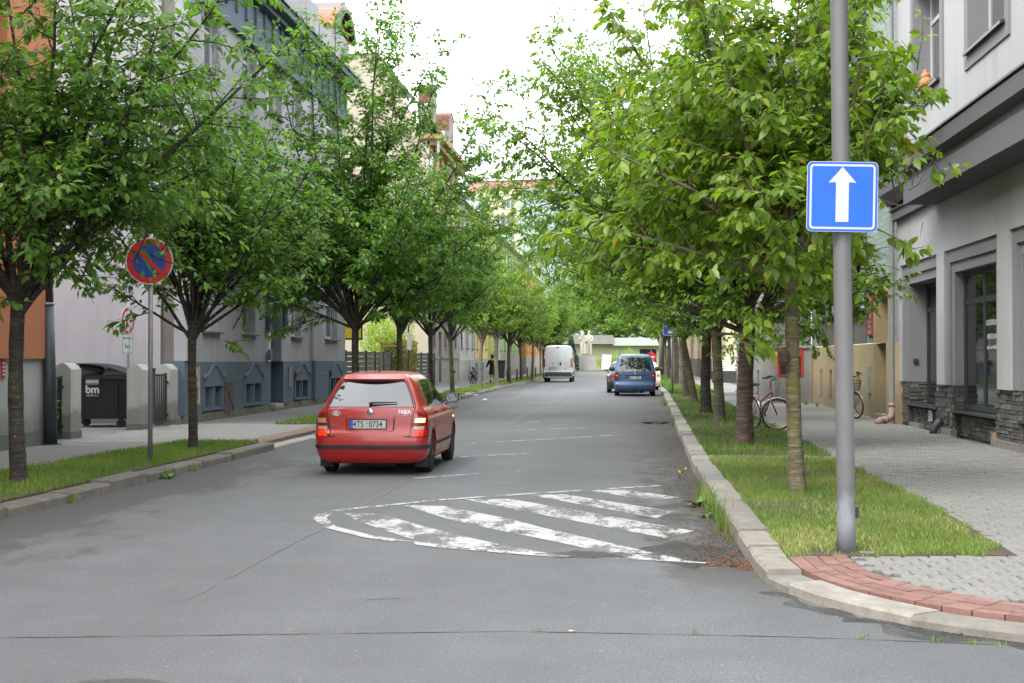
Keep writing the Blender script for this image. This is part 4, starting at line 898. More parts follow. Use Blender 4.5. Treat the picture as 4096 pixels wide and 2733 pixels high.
hole2 = [(2.05,4.65),(6.95,9.45),(11.9,14.4),(16.8,19.3),(21.8,24.3),(26.8,29.3)]; H6 = [(a,b,7.2,9.6) for a,b in hole2]
f.wall(m,0,LN6,5.5,12.5,H6,.02)
fe = Fr((0,0,0),(1,0,0),(0,1,0)); fe.wall(m,0,12,.1,12.5); fixn(m.build('wall', M_r1, o6))
def band(m, a, b, z0, z1, w, d0, d1):   # stepped band on three sides of a shop opening
    f.box(m,a,a+w,z0,z1,d0,d1); f.box(m,b-w,b,z0,z1,d0,d1); f.box(m,a+w,b-w,z1-w,z1,d0,d1)
for a, b in ops:
    m = MB(); band(m,a,b,1.08,ZT,.24,-.2,-.05); band(m,a+.24,b-.24,1.08,ZT-.24,.2,-.55,-.1); fixn(m.build('window_surround', M_r1m, o6))
    bot = MB()
    # soffit under the plaster pillars
A, B = .44, .44
shop = []
for k, (a, b) in enumerate(ops[:4]):
    dg_ = (.5,.27,.42,.42)[k]; w = f.window(o6, a+.44, b-.44, .62, ZT-.44, -dg_, M_frm, GL, .1, (.5,), (.78,), None, None, 'shop_window')
    m = MB(); f.box(m,a+.3,b-.3,.555,.6,-dg_-.06,-.05); fixn(m.build('sill', M_frm, w)); shop.append(w)
    q = MB(); f.box(q,a+.44+.12,(a+b)/2-.06,.75,2.55,-dg_-.10,-dg_-.09); fixn(q.build('roller_blind', flat('blind_grey',(.22,.235,.235),.7), w)) if k < 2 else None
m = MB(); f.box(m,0,LN6,.0,1.05,-1.2,-.66); fixn(m.build('base_core', M_dk, o6))
m = MB(); 
for a, b in ops: f.box(m,a,b,.0,.5,-.7,-.24)
prev = 0
for a, b in ops+[(LN6,LN6)]: 
    f.box(m,max(0,prev-.42),min(a+.42,LN6),.0,1.075,-.7,-.10); prev = b
fixn(m.build('base_backing', flat('mortar_dark',(.06,.058,.055),.95,.2,20), o6))
# ledger stone cladding: pieces
M_ls = [flat('ledger_%d' % i, c, .9, .35, 18, .8, 60) for i, c in enumerate([(.085,.08,.076),(.115,.108,.1),(.15,.142,.13),(.07,.067,.066),(.19,.178,.16)])]
rs = random.Random(31); stones = 0
def ledger(fr, u0, u1, z0, z1, d, parent):
    global stones
    z = z0
    while z < z1-.02:
        h = rs.choice([.055,.075,.1]); h = min(h, z1-z); u = u0
        while u < u1-.02:
            L = min(rs.uniform(.16,.46), u1-u); m = MB(); dd = d+rs.uniform(.008,.05); e = .004
            m.add([fr.p(u+e,z+e,d-.03),fr.p(u+L-e,z+e,d-.03),fr.p(u+L-e,z+h-e,d-.03),fr.p(u+e,z+h-e,d-.03),fr.p(u+e*2,z+e*1.5,dd+rs.uniform(-.008,.008)),fr.p(u+L-e*2,z+e*1.5,dd+rs.uniform(-.008,.008)),fr.p(u+L-e*2,z+h-e*1.5,dd+rs.uniform(-.008,.008)),fr.p(u+e*2,z+h-e*1.5,dd+rs.uniform(-.008,.008))],
                  [(4,5,6,7),(0,1,5,4),(1,2,6,5),(2,3,7,6),(3,0,4,7)])
            o = m.build('stone', M_ls[min(4, int(abs(rs.gauss(0,1.6))))], parent); fixn(o); stones += 1; u += L
        z += h
clad = o6
prev = 0
for k, (a, b) in enumerate(ops[:3]):
    ledger(f, max(0,prev-.42), a+.42, .12 if k else .1, 1.07, -.10, clad)              # pillar face
    fr = Fr(f.p(a+.42,0,0),(1,0,0),(0,-1,0)); ledger(fr, .12, (.55,.32,.47)[k], .6, 1.07, 0, clad)   # far jamb of each opening, facing the camera
    ledger(f, a+.42, b-.42, .1, .5, -.24, clad); prev = b
for q in ((ops[0][1]-.5,ops[1][0]+.5,.06,.22,-.12,.0),(ops[1][1]-.45,ops[2][0]+.5,.06,.22,-.12,.0),(.35,1.9,.06,.17,-.3,-.1)): m = MB(); f.box(m,*q); fixn(m.build('foot_block', M_k[1], o6))
m = MB(); f.box(m,ops[1][1]-.9,ops[1][1]-.47,.06,.3,-.3,-.12); fixn(m.build('bare_block', flat('bare_brick',(.38,.24,.14),.9,.3,12,.5,50), o6))
m = MB(); f.box(m,2.55,2.85,.27,.5,-.2,-.17); v_ = m.build('vent', M_wh, o6); fixn(v_); m = MB(); 
for k in range(5): f.box(m,2.58,2.82,.30+k*.037,.315+k*.037,-.172,-.166)
fixn(m.build('slat', M_sl, v_))
m = MB(); fr = Fr(f.p(.84,0,0),(1,0,0),(0,-1,0)); fr.box(m,.2,.3,1.5,1.6,0,.05); fixn(m.build('socket_box', M_an, o6))
# cornice canopy
C0 = 4.2
m = MB(); prof = [(0,4.72),(.66,4.72),(.66,5.14),(.60,5.18),(.60,5.30),(.78,5.36),(.80,5.62),(.1,5.66),(0,5.66)]
m.add([f.p(C0,z,d) for d,z in prof]+[f.p(LN6,z,d) for d,z in prof],[tuple(range(9)),tuple(reversed(range(9,18)))]+[(i,(i+1)%9,(i+1)%9+9,i+9) for i in range(9)])
prof2 = [(0,4.78),(.14,4.78),(.14,4.98),(.2,5.0),(.2,5.02),(0,5.02)]; m.add([f.p(0,z,d) for d,z in prof2]+[f.p(C0,z,d) for d,z in prof2],[tuple(range(6)),tuple(reversed(range(6,12)))]+[(i,(i+1)%6,(i+1)%6+6,i+6) for i in range(6)])
prof3 = [(0,5.12),(.2,5.12),(.26,5.2),(.4,5.36),(.42,5.6),(0,5.66)]; m.add([f.p(-.05,z,d) for d,z in prof3]+[f.p(C0,z,d) for d,z in prof3],[tuple(range(6)),tuple(reversed(range(6,12)))]+[(i,(i+1)%6,(i+1)%6+6,i+6) for i in range(6)])
co = m.build('cornice', M_r1d, o6); fixn(co)
m = MB(); f.box(m,0,LN6,4.95,5.5,-.3,-.004); fixn(m.build('cornice_wall', M_r1, o6))
m = MB(); f.box(m,C0-.02,LN6,5.655,5.69,-.01,.83); f.box(m,-.07,C0-.02,5.655,5.685,-.01,.45); fixn(m.build('flashing', M_frm, co))
for a, b in hole2:
    m = MB(); w = .26
    f.box(m,a-w,a,6.92,9.86,-.3,.035); f.box(m,b,b+w,6.92,9.86,-.3,.035); f.box(m,a,b,9.6,9.86,-.3,.035); f.box(m,a,b,6.92,7.2,-.5,.035)
    f.box(m,a-.001,a+.02,7.2,9.6,-.42,.03); f.box(m,b-.02,b+.001,7.2,9.6,-.42,.03); f.box(m,a,b,9.58,9.6,-.42,.03); fixn(m.build('window_surround', M_r1m, o6))
    w_ = f.window(o6,a,b,7.2,9.6,-.34,M_wfr,GLc,.09,(.5,),(.7,),None,None); m = MB()
    m.add([f.p(a-.05,7.24,-.34),f.p(b+.05,7.24,-.34),f.p(b+.05,7.205,.12),f.p(a-.05,7.205,.12),f.p(a-.05,7.21,-.34),f.p(b+.05,7.21,-.34),f.p(b+.05,7.15,.12),f.p(a-.05,7.15,.12)],[(0,1,2,3),(4,7,6,5),(3,2,6,7),(0,3,7,4),(1,5,6,2)]); fixn(m.build('sill', M_frm, w_))
m = MB(); f.box(m,-.3,LN6,12.5,13.0,-8,.6); fixn(m.build('roof', M_r1d, o6))
# lettering on the second shop window
M_let = flat('white_lettering', (.6,.6,.6), .6)
xg = XF+.42-.001+.035
yl = 33.15-(ops[1][0]+ops[1][1])/2-1.0
for s_, z_, h_ in (('LOGOPEDICKÁ',2.25,.135),('AMBULANCE',2.0,.135),('Mgr. Šárka PETRÁŠOVÁ',1.8,.08)):
    text_mesh(s_, h_, M_let, 'lettering', shop[1], (.292, -7.36, z_), (R(90),0,R(-90)), .0006, bold=.003)
# downpipe with clay shoe, between R2 and R1
dp = thing('downpipe', 'grey downpipe ending in a pinkish clay elbow by stone base', 'pipe', (XF-.14,33.0,.1)); MB().tube([(0,0,.42),(0,0,12)],.062,14).build('pipe', flat('grey_pipe',(.24,.245,.25),.5,.15,5), dp)
MB().tube([(0,0,.48),(0,0,.22),(-.04,-.03,.14),(-.14,-.1,.09),(-.3,-.2,.085),(-.4,-.26,.02)],[.082,.08,.082,.08,.075,.072],14).tube([(0,0,.40),(0,0,.46)],.095,14).tube([(-.17,-.12,.09),(-.21,-.15,.088)],.088,14).build('elbow', flat('clay_pipe',(.33,.22,.18),.7,.25,8), dp, True)
d2 = MB().tube([(XF+.05,28.75,.36),(XF-.02,28.75,.3),(XF-.12,28.72,.2),(XF-.14,28.7,.05)],[.075,.08,.08,.08],14).build('drain_elbow', flat('dark_pipe',(.045,.05,.055),.5), None, True, label='short dark plastic drain elbow poking from the stone base', cat='pipe')
# plush toy on the first-floor sill
ty = thing('plush_toy', 'orange plush animal lying on the first-floor window sill', 'toy', (XF-.02,29.75,7.2), R(80)); m = MB(); M_pl = flat('orange_plush',(.50,.25,.11),.95,.3,20,.8,50)
m.sphere((0,0,.14),.15,12,8,(1.5,1,.9)); m.build('body', M_pl, ty, True); m = MB(); m.sphere((.3,.0,.22),.12,12,8).sphere((.36,.07,.33),.04,8,6).sphere((.36,-.07,.33),.04,8,6).sphere((.4,0,.2),.05,8,6); m.build('head', M_pl, ty, True)
for x, y in ((-.2,.12),(-.22,-.12),(.15,.16),(.13,-.16)): MB().sphere((x,y,.06),.07,9,6,(1.6,.8,.8)).build('paw', M_pl, ty, True)
MB().sphere((.02,.02,.3),.1,9,6,(1.2,1,.9)).sphere((.1,.02,.4),.06,9,6).build('small_companion', M_pl, ty, True)
# ============================ R2 green tiled house with yellow plinth
M_gt = tilemat('green_glazed_tile', (.27,.345,.31), (.13,.14,.12), .62, .135, 'x', .008, .12, .5, .4); M_yp = plaster('yellow_plinth', (.43,.335,.19), .45, .18, .7, gz=.6, grime=(.20,.16,.10)); M_br = plaster('brown_roughcast', (.135,.12,.105), .35, .2, .9, bscale=40)
o7 = thing('green_tiled_house', 'old house with pale green tiles, brown window bands and yellow plinth', 'house', (6.33,48.2,0)); f = Fr((0,0,0),(0,-1,0),(-1,0,0)); LN7 = 15.3
bays = [(1.9,3.3),(3.75,5.2),(8.1,9.6),(10.0,10.85)]
door7 = (12.5,14.15)
H7 = [(a,b,z,z+h) for a,b in [(2.0,3.2),(3.9,5.1),(7.3,8.6),(9.2,10.6)] for z,h in ((2.95,2.0),(6.4,2.0),(9.6,1.9))]+[(12.4,14.0,6.0,8.4)]
m = MB(); f.wall(m,0,LN7,2.0,12.2,H7+[(door7[0]-.35,door7[1]+.12,2.0,3.6,.01)],.22); fixn(m.build('wall', M_gt, o7))
m = MB()
for a, b in ((1.75,2.0),(3.2,3.45),(3.65,3.9),(5.1,5.35),(7.05,7.3),(8.6,8.8),(9.0,9.2),(10.6,10.85)): f.box(m,a,b,2.95,12.0,-.1,.04)
for a, b in ((1.75,3.45),(3.65,5.35),(7.05,8.8),(9.0,10.85)): f.box(m,a,b,2.02,2.83,-.1,.035); f.box(m,a,b,5.0,6.35,-.1,.035); f.box(m,a,b,8.45,9.5,-.1,.035)
fixn(m.build('window_band', M_br, o7))
for h in H7:
    f.window(o7,*h,-.14,M_wfr,GL,.07,(.5,),(.7,),(.26,.2,.07),M_sl)
cel = [(2.3,2.75),(4.4,4.9),(9.3,9.95)]
m = MB(); f.wall(m,0,LN7,.1,1.98,[(a,b,.35,1.25) for a,b in cel]+[(door7[0],door7[1],.1,1.98,.5)],.16,.05); m.add([f.p(0,1.98,-.02),f.p(LN7,1.98,-.02),f.p(LN7,1.98,.05),f.p(0,1.98,.05)],[(0,1,2,3)])
f.box(m,door7[1]+.02,LN7,.1,1.99,-.1,.12); f.box(m,door7[0]-.5,door7[0]-.02,.1,1.985,-.1,.1)
f.box(m,door7[0]-.3,door7[0],1.99,3.58,-.45,.07); f.box(m,door7[1],door7[1]+.1,1.99,3.58,-.45,.07); f.box(m,door7[0],door7[1],3.22,3.58,-.45,.07)
fixn(m.build('plinth', M_yp, o7)); m = MB(); f.box(m,door7[0]-.3,door7[1]+.12,3.58,3.64,-.1,.12); fixn(m.build('door_flashing', M_zinc, o7))
m = MB(); f.box(m,door7[0],door7[1],.2,3.25,-.52,-.47); fixn(m.build('door', M_yp, o7)); m = MB(); f.box(m,door7[0]-.05,door7[1]+.05,.05,.24,-.5,.12); fixn(m.build('doorstep', M_k[1], o7))
m = MB()
for a, b in cel: f.box(m,a,b,.35,1.25,-.13,-.1)
fixn(m.build('cellar_pane', flat('green_black',(.02,.025,.02),.4), o7))
m = MB(); f.box(m,11.35,11.85,.72,1.4,.05,.1); fixn(m.build('cabinet', flat('pale_green_metal',(.24,.33,.22),.6,.2,6), o7))
pq = thing('plaque', 'tall red plaque with white lettering on the green tiled wall', 'sign', (6.3,48.2,0)); m = MB(); f.box(m,11.15,12.02,2.2,3.25,.005,.035); fixn(m.build('panel', flat('plaque_red',(.30,.045,.035),.55,.15,8), pq))
for k, s_ in enumerate(['U Sveče','Dělník','Dveře','Okna','Klíče','Zámky','vchod 14']): text_mesh(s_, .13 if k else .16, M_let, 'lettering', pq, f.p(11.58,3.12-k*.14,.037), (R(90),0,R(-90)), .0006)
m = MB(); f.box(m,-.05,LN7,12.2,12.6,-6,.6); fixn(m.build('roof', M_sl, o7))
br_ = thing('sign_bracket', 'black wrought-iron sign bracket sticking out over the footpath', 'bracket', (6.3,35.9,3.95)); m = MB(); m.tube([(0,0,0),(-1.35,0,0)],.018,6); m.tube([(-.9+.0,0,.0)]+[(-1.0+.12*math.cos(t),0,-.12+.12*math.sin(t)) for t in [R(90+i*40) for i in range(10)]],.012,5); m.tube([(0,0,-.8),(-.35,0,-.35),(-.7,0,-.02)],.012,5); m.tube([(-.15,0,.02),(-.35,0,.22),(-.55,0,.02)],.012,5); m.build('scrollwork', M_fe, br_)
# ============================ R3 grey-white tiled house stepping forward
M_wt3 = tilemat('white_tile_cladding', (.36,.36,.355), (.13,.125,.12), 1.3, .16, 'x', .012, .06, .5, .6); M_wt3y = tilemat('white_tile_cladding_end', (.36,.36,.355), (.13,.125,.12), 1.3, .16, 'y', .012, .06, .5, .6); M_gp3 = plaster('grey_plinth_render', (.33,.32,.30), .5, .18, .6, gz=.8)
o8 = thing('white_tiled_house', 'house clad in pale horizontal tiles above a stained grey plinth', 'house', (5.05,48.2,0)); f = Fr((0,16.2,0),(0,-1,0),(-1,0,0)); fe = Fr((0,0,0),(1,0,0),(0,-1,0))
H8 = [(a,b,z,z+2.1) for a,b in ((1.0,2.1),(4.4,5.5),(8.4,9.5),(12.5,13.6)) for z in (2.1,5.6,9.0)]
m = MB(); f.wall(m,0,16.2,2.02,12.0,H8,.2); fixn(m.build('wall', M_wt3, o8)); m = MB(); fe.wall(m,0,1.25,2.02,12.0,()); fixn(m.build('end_wall', M_wt3y, o8))
m = MB(); f.box(m,-.0,16.24,1.96,2.04,-.1,.05); fixn(m.build('ledge', M_pale, o8)); m = MB(); fe.box(m,-.05,1.25,1.96,2.04,-.1,.05); fixn(m.build('ledge', M_pale, o8))
M_bw = flat('brown_window_frame', (.11,.045,.03), .6)
for h in H8: f.window(o8,*h,-.12,M_bw,GLc,.09,(.5,),(.7,),(.1,.14,.06),M_sl)
c8 = [(1.6,2.2),(5.3,5.95),(9.9,10.7)]
m = MB(); f.wall(m,0,16.2,.1,1.96,[(a,b,.35,1.15) for a,b in c8],.15,-.02); fe.wall(m,0.02,1.25,.1,1.96,(),.1,-.02); f.box(m,0,16.2,.05,.16,-.3,.06); fixn(m.build('plinth', M_gp3, o8))
m = MB()
for a, b in c8: f.box(m,a,b,.35,1.15,-.16,-.14)
fixn(m.build('cellar_pane', flat('dusty_pane',(.14,.14,.13),.5), o8)); m = MB(); f.box(m,-.05,16.3,12,12.4,-8,.5); fixn(m.build('roof', M_sl, o8))
M_spray = flat('spray_teal', (.03,.10,.15), .8, .3, 14)
def graf(pts, w=.028): m = MB(); m.tube([fe.p(u,z,.02) for u,z in pts], w, 5); return m
gc = thing('graffiti', 'teal spray-painted letters CB on the pale tiled end wall', 'graffiti', (5.05,48.2,0))
graf([(.66+.17*math.cos(R(a)), 2.42+.26*math.sin(R(a))) for a in range(40,330,14)]).build('letter', M_spray, gc)
b_ = graf([(.95,2.15),(1.0,2.4),(1.03,2.7)]); b_.tube([fe.p(u,z,.02) for u,z in [(.93,2.68)]+[(1.04+.15*math.cos(R(a)), 2.56+.12*math.sin(R(a))) for a in range(90,-91,-20)]], .028, 5); b_.tube([fe.p(u,z,.02) for u,z in [(1.03+.18*math.cos(R(a)), 2.3+.14*math.sin(R(a))) for a in range(90,-91,-20)]+[(.93,2.16)]], .028, 5); b_.build('letter', M_spray, gc)
MB().box(.0,.0,0,0,0,0) if False else None
pbd = thing('pub_board', 'red-framed black menu board hanging on the grey plinth', 'sign', (5.05,48.2,0)); m = MB(); fe.box(m,.12,.97,1.02,1.92,.0,.03); fixn(m.build('frame', flat('board_red',(.62,.025,.02),.5), pbd)); m = MB(); fe.box(m,.2,.9,1.06,1.68,.03,.036); fixn(m.build('panel', flat('blackboard',(.012,.012,.014),.6), pbd))
text_mesh('PIVOVAR', .16, M_let, 'lettering', pbd, fe.p(.54,1.8,.033), (R(90),0,0), .0006, bold=.004)
# burl on the trunk is built with the tree; further right: cream house, ochre house, white slat fence
row = thing('ochre_house', 'ochre striped house with brown base glimpsed between right-hand trunks', 'house', (6.1,150,0)); f = Fr((0,0,0),(0,-1,0),(-1,0,0)); m = MB(); f.wall(m,0,42,1.6,9,[(3+4*k,4.2+4*k,2.4,4.4) for k in range(9)],.2); fe = Fr((0,-42,0),(1,0,0),(0,-1,0)); fe.wall(m,0,9,1.6,10); fixn(m.build('wall', plaster('ochre_far',(.58,.38,.13),.15,.08), row)); m = MB(); f.box(m,0,42.05,0,1.6,-.3,.06); fe.box(m,.3,9,0,1.6,0,.05); fixn(m.build('plinth', M_rust2, row))
for k in range(9): f.window(row,3+4*k,4.2+4*k,2.4,4.4,-.12,M_wfr,GL,.08)
k = 0
while k < 41: m = MB(); f.box(m,k,k+.35,1.6,8.9,0,.05); fixn(m.build('pilaster_strip', M_cream, row)); k += 1.0
m = MB(); f.box(m,-.1,42.3,9,9.4,-9,.5); fixn(m.build('roof', M_rcap, row))
ch = thing('cream_cottage', 'cream rendered house behind a white slatted fence, right of trunks', 'house', (6.9,97,0)); MB().box(0,10,0,10,.8,6.5).build('wall', plaster('cream_far',(.66,.60,.38),.15,.08), ch); MB().box(-.05,10.05,-.05,10,.0,.8).build('plinth', M_dk, ch); MB().add([(-.4,-.4,6.5),(10.4,-.4,6.5),(10.4,5,9.5),(-.4,5,9.5),(-.4,10.4,6.5),(10.4,10.4,6.5)],[(0,1,2,3),(3,2,5,4),(0,3,4),(1,5,2)]).build('roof', M_rcap, ch)
for x in (1.2,4.4,7.4): m = MB(); m.box(x,x+1.3,-.04,.02,2.4,4.1); w = m.build('window', M_wfr, ch); MB().box(x+.1,x+1.2,-.05,-.042,2.5,4.0).build('pane', GL, w)
wf = thing('white_fence', 'white slatted fence panel between the right-hand trunks', 'fence', (5.4,88,.1)); 
for k in range(6): MB().box(0,5,-.02,.02,.75+k*.15,.84+k*.15).build('slat', M_wh, wf)
for x in (0,1.6,3.2,4.9): MB().box(x,x+.07,.02,.08,0,1.7).build('post', M_fe, wf)
MB().box(0,5,.0,.1,0,.7).build('base_wall', flat('dark_stone_fence',(.05,.05,.05),.9,.3,10), wf)
# ------------------------------------------------------------------ vehicles
def mono(pts):
    """monotone cubic through (z, value) pairs"""
    xs = np.array([p[0] for p in pts], float); ys = np.array([p[1] for p in pts], float); h = np.diff(xs); dl = np.diff(ys)/h; n = len(xs); m = np.zeros(n)
    m[0], m[-1] = dl[0], dl[-1]
    for i in range(1, n-1):
        m[i] = 0 if dl[i-1]*dl[i] <= 0 else 2*dl[i-1]*dl[i]/(dl[i-1]+dl[i])
    def f(x):
        x = min(max(x, xs[0]), xs[-1]); i = min(n-2, max(0, int(np.searchsorted(xs, x)-1))); t = (x-xs[i])/h[i]
        return float(ys[i]*(2*t**3-3*t*t+1)+h[i]*m[i]*(t**3-2*t*t+t)+ys[i+1]*(-2*t**3+3*t*t)+h[i]*m[i+1]*(t**3-t*t))
    return f
class Body:
    def __init__(s, W, YR, YF, RR, bow=.05, RF=None, zs=None):
        s.w, s.yr, s.yf, s.r = mono(W), mono(YR), mono(YF), mono(RR); s.rf = mono(RF) if RF else s.r; s.bow = bow
        s.z0, s.z1 = W[0][0], W[-1][0]; s.zs = zs
    def pt(s, q, z):
        """point at signed arc length q from the rear centre line, height z (rear and side)"""
        sg = 1 if q >= 0 else -1; a = abs(q); w, r, y0 = s.w(z), min(s.r(z), s.w(z)*.9), s.yr(z)
        if a <= w-r: x, y = a, y0+s.bow*(a/w)**2
        else:
            yc = y0+s.bow*((w-r)/w)**2; t = (a-(w-r))/r
            if t < math.pi/2: x, y = w-r+r*math.sin(t), yc+r*(1-math.cos(t))
            else:
                y = yc+r+(a-(w-r)-r*math.pi/2); x = w*(1-.035*max(0, (y-.9)/4-.35)**2)
        return Vector((sg*x, y, z))
    def q_of_y(s, y, z):
        w, r = s.w(z), min(s.r(z), s.w(z)*.9); yc = s.yr(z)+s.bow*((w-r)/w)**2
        return (w-r)+r*math.pi/2+(y-yc-r)
    def off(s, q, z, o):
        e = .004; p = s.pt(q, z); a = s.pt(q+e, z)-s.pt(q-e, z); b = s.pt(q, z+e)-s.pt(q, z-e); n = a.cross(b)
        n = n.normalized() if n.length > 1e-12 else Vector((0,-1,0))
        return p+n*o
    def ring(s, z, nr=7, nc=7, ns=26):
        w, r, rf, y0, y1 = s.w(z), min(s.r(z), s.w(z)*.9), min(s.rf(z), s.w(z)*.9), s.yr(z), s.yf(z); P = []
        qe = (w-r)+r*math.pi/2
        for i in range(nr): P.append(s.pt((w-r)*i/nr, z))
        for i in range(nc): P.append(s.pt((w-r)+r*math.pi/2*i/nc, z))
        ya = s.pt(qe, z).y; yb = max(ya+.02, y1-rf-s.bow)
        for i in range(ns): 
            y = ya+(yb-ya)*i/ns; P.append(Vector((w*(1-.035*max(0,(y-.9)/4-.35)**2), y, z)))
        we = w*(1-.035*max(0,(yb-.9)/4-.35)**2)
        for i in range(nc): t = math.pi/2*i/nc; P.append(Vector((we-rf+rf*math.cos(t), yb+(y1-s.bow-yb)*math.sin(t), z)))
        for i in range(nr+1): x = (we-rf)*(1-i/nr); P.append(Vector((x, y1-s.bow*(x/we)**2, z)))
        return P
    def mesh(s, name, mat, parent, cuts=()):
        zs = s.zs; rings = [s.ring(z) for z in zs]; n = len(rings[0]); V = []; F = []; full = 2*n-2
        for rg in rings:
            for p in rg: V.append(tuple(p))
            for p in reversed(rg[1:-1]): V.append((-p.x, p.y, p.z))
        for i in range(len(rings)-1):
            for k in range(full): a, b = i*full+k, i*full+(k+1) % full; F.append((a, b, b+full, a+full))
        F.append(tuple(reversed(range(full)))); F.append(tuple((len(rings)-1)*full+k for k in range(full)))
        me = bpy.data.meshes.new(name); me.from_pydata(V, [], F); me.update(); o = obj(name, me, None)
        if cuts:
            cm = MB()
            for (y, z, r_, x0, x1) in cuts: cm.lathe([(r_, x0), (r_, x1)], (0, y, z), 36, 'x')
            ce = cm.build('cut', mat); fixn(ce); md = o.modifiers.new('b', 'BOOLEAN'); md.operation = 'DIFFERENCE'; md.object = ce; md.solver = 'EXACT'
            fixn(o); dg = bpy.context.evaluated_depsgraph_get(); nm = bpy.data.meshes.new_from_object(o.evaluated_get(dg)); o.modifiers.clear(); o.data = nm; bpy.data.objects.remove(ce)
        o.data.materials.clear(); o.data.materials.append(mat)
        for p in o.data.polygons: p.material_index = 0
        smooth_by_angle(o.data, 32); o.parent = parent; return o
    def patch(s, rows, o, name, mat, parent, nc=14, skirt=.02, nrow=None):
        """rows: [(z, q0, q1)], a sheet lying on the body"""
        if nrow:
            a = mono([(r_[0], r_[1]) for r_ in rows]); b = mono([(r_[0], r_[2]) for r_ in rows]); z0, z1 = rows[0][0], rows[-1][0]
            rows = [(z0+(z1-z0)*i/nrow, a(z0+(z1-z0)*i/nrow), b(z0+(z1-z0)*i/nrow)) for i in range(nrow+1)]
        V = []; F = []; N = nc+1
        for z, q0, q1 in rows:
            for k in range(N): V.append(tuple(s.off(q0+(q1-q0)*k/nc, z, o)))
        for i in range(len(rows)-1):
            for k in range(nc): a = i*N+k; F.append((a, a+1, a+N+1, a+N))
        if skirt:
            L = len(rows); edge = [k for k in range(N)]+[i*N+N-1 for i in range(1, L)]+[(L-1)*N+k for k in range(N-2, -1, -1)]+[i*N for i in range(L-2, 0, -1)]; b0 = len(V)
            qs = []
            for i, (z, q0, q1) in enumerate(rows):
                for k in range(N): qs.append((q0+(q1-q0)*k/nc, z))
            for e in edge: V.append(tuple(s.off(qs[e][0], qs[e][1], o-skirt)))
            for j in range(len(edge)): j2 = (j+1) % len(edge); F.append((edge[j], b0+j, b0+j2, edge[j2]))
        m = MB(); m.v = V; m.f = F; ob = m.build(name, mat, parent); smooth_by_angle(ob.data, 40); return ob
    def sidepatch(s, sg, rows, o, name, mat, parent, nc=14, skirt=.02):
        """rows: [(z, y0, y1)] on the flank, sg = +1 right, -1 left"""
        rr = []
        for z, a, b in rows:
            q0, q1 = s.q_of_y(a, z), s.q_of_y(b, z); rr.append((z, q0, q1) if sg > 0 else (z, -q0, -q1))
        return s.patch(rr, o, name, mat, parent, nc, skirt)
    def seam(s, pts, name, mat, parent, r=.007): return MB().tube([s.off(q, z, -.002) for q, z in pts], r, 5).build(name, mat, parent)
    def sideseam(s, sg, pts, name, mat, parent, r=.007): return MB().tube([s.off(sg*s.q_of_y(y, z), z, -.002) for y, z in pts], r, 5).build(name, mat, parent)
M_tyre = flat('tyre_rubber', (.014,.014,.015), .85, .25, 20, .3, 80); M_hub = flat('hub_steel', (.10,.10,.105), .5, .25, 20, Metallic=.5); M_hubl = flat('hub_silver', (.35,.35,.36), .4, .15, 20, Metallic=.6)
M_under = flat('underbody', (.010,.010,.010), .95, .2, 8); M_trim = flat('black_trim', (.022,.023,.025), .6, .2, 15, .2, 200); M_seam = flat('panel_gap', (.012,.008,.008), .9)
M_cg = glass_dark('car_glass', (.012,.016,.017), .015, 1.9); M_chr = flat('chrome', (.55,.56,.58), .2, .1, 10, Metallic=.9); M_mud = flat('mudflap', (.03,.032,.034), .85, .3, 10)
def wheel(parent, x, y, r, w, sg, hubm=None, n=32):
    t = MB().lathe([(r*.62,-w/2),(r*.8,-w/2-.004),(r*.93,-w/2+.004),(r,-w/2+.03),(r,-w*.1),(r-.008,-w*.09),(r-.008,-w*.05),(r,-w*.04),(r,w*.04),(r-.008,w*.05),(r-.008,w*.09),(r,w*.1),(r,w/2-.03),(r*.93,w/2-.004),(r*.8,w/2+.004),(r*.62,w/2)], (x,y,r), n, 'x').build('wheel', M_tyre, parent, 'auto')
    m = MB().lathe([(.02,sg*.035),(r*.2,sg*.03),(r*.22,sg*.0),(r*.5,sg*-.01),(r*.58,sg*.02),(r*.64,sg*.02)], (x+sg*(w/2-.03),y,r), n, 'x')
    fixn(m.build('rim', hubm or M_hub, t, True)); return t
def plate(parent, txt, x, y, z, tilt, w=.52, h=.112):
    p = MB().bbox(-w/2-.012,w/2+.012,-h/2-.012,h/2+.012,-.012,0,.004).build('number_plate', M_trim, parent); p.location = (x,y,z); p.rotation_euler = (R(90)-tilt,0,0)
    MB().box(-w/2,w/2,-h/2,h/2,.0005,.004).build('plate_face', flat('plate_white',(.56,.57,.56),.4,.06), p); MB().box(-w/2,-w/2+.045,-h/2,h/2,.004,.0055).build('blue_band', flat('plate_blue',(.02,.10,.55),.4), p)
    a, b = txt; text_mesh(a, .115, M_ink, 'lettering', p, (-w*.265,-.002,.0048), (0,0,0), .0006, sx=.86, bold=.0014); text_mesh(b, .115, M_ink, 'lettering', p, (w*.22,-.002,.0048), (0,0,0), .0006, sx=.86, bold=.0014); text_mesh('CZ', .028, M_let, 'lettering', p, (-w/2+.022,-.036,.006), (0,0,0), .0005)
    MB().lathe([(.016,.004),(.016,.006),(.001,.006)], (-.012,.022,0), 14).build('sticker', flat('sticker_red',(.65,.25,.22),.5), p); MB().lathe([(.016,.004),(.016,.006),(.001,.006)], (-.012,-.024,0), 14).build('sticker', flat('sticker_grey',(.4,.42,.44),.5), p)
    return p
M_ink = flat('plate_ink', (.015,.015,.017), .5)
M_lr = flat('lamp_red', (.27,.006,.008), .18, .1, 60, Coat_Weight=.8); M_lw_ = flat('lamp_clear', (.46,.43,.40), .2, .12, 70, Coat_Weight=.8); M_la = flat('lamp_amber_off', (.5,.33,.16), .2, .1, 60, Coat_Weight=.8)
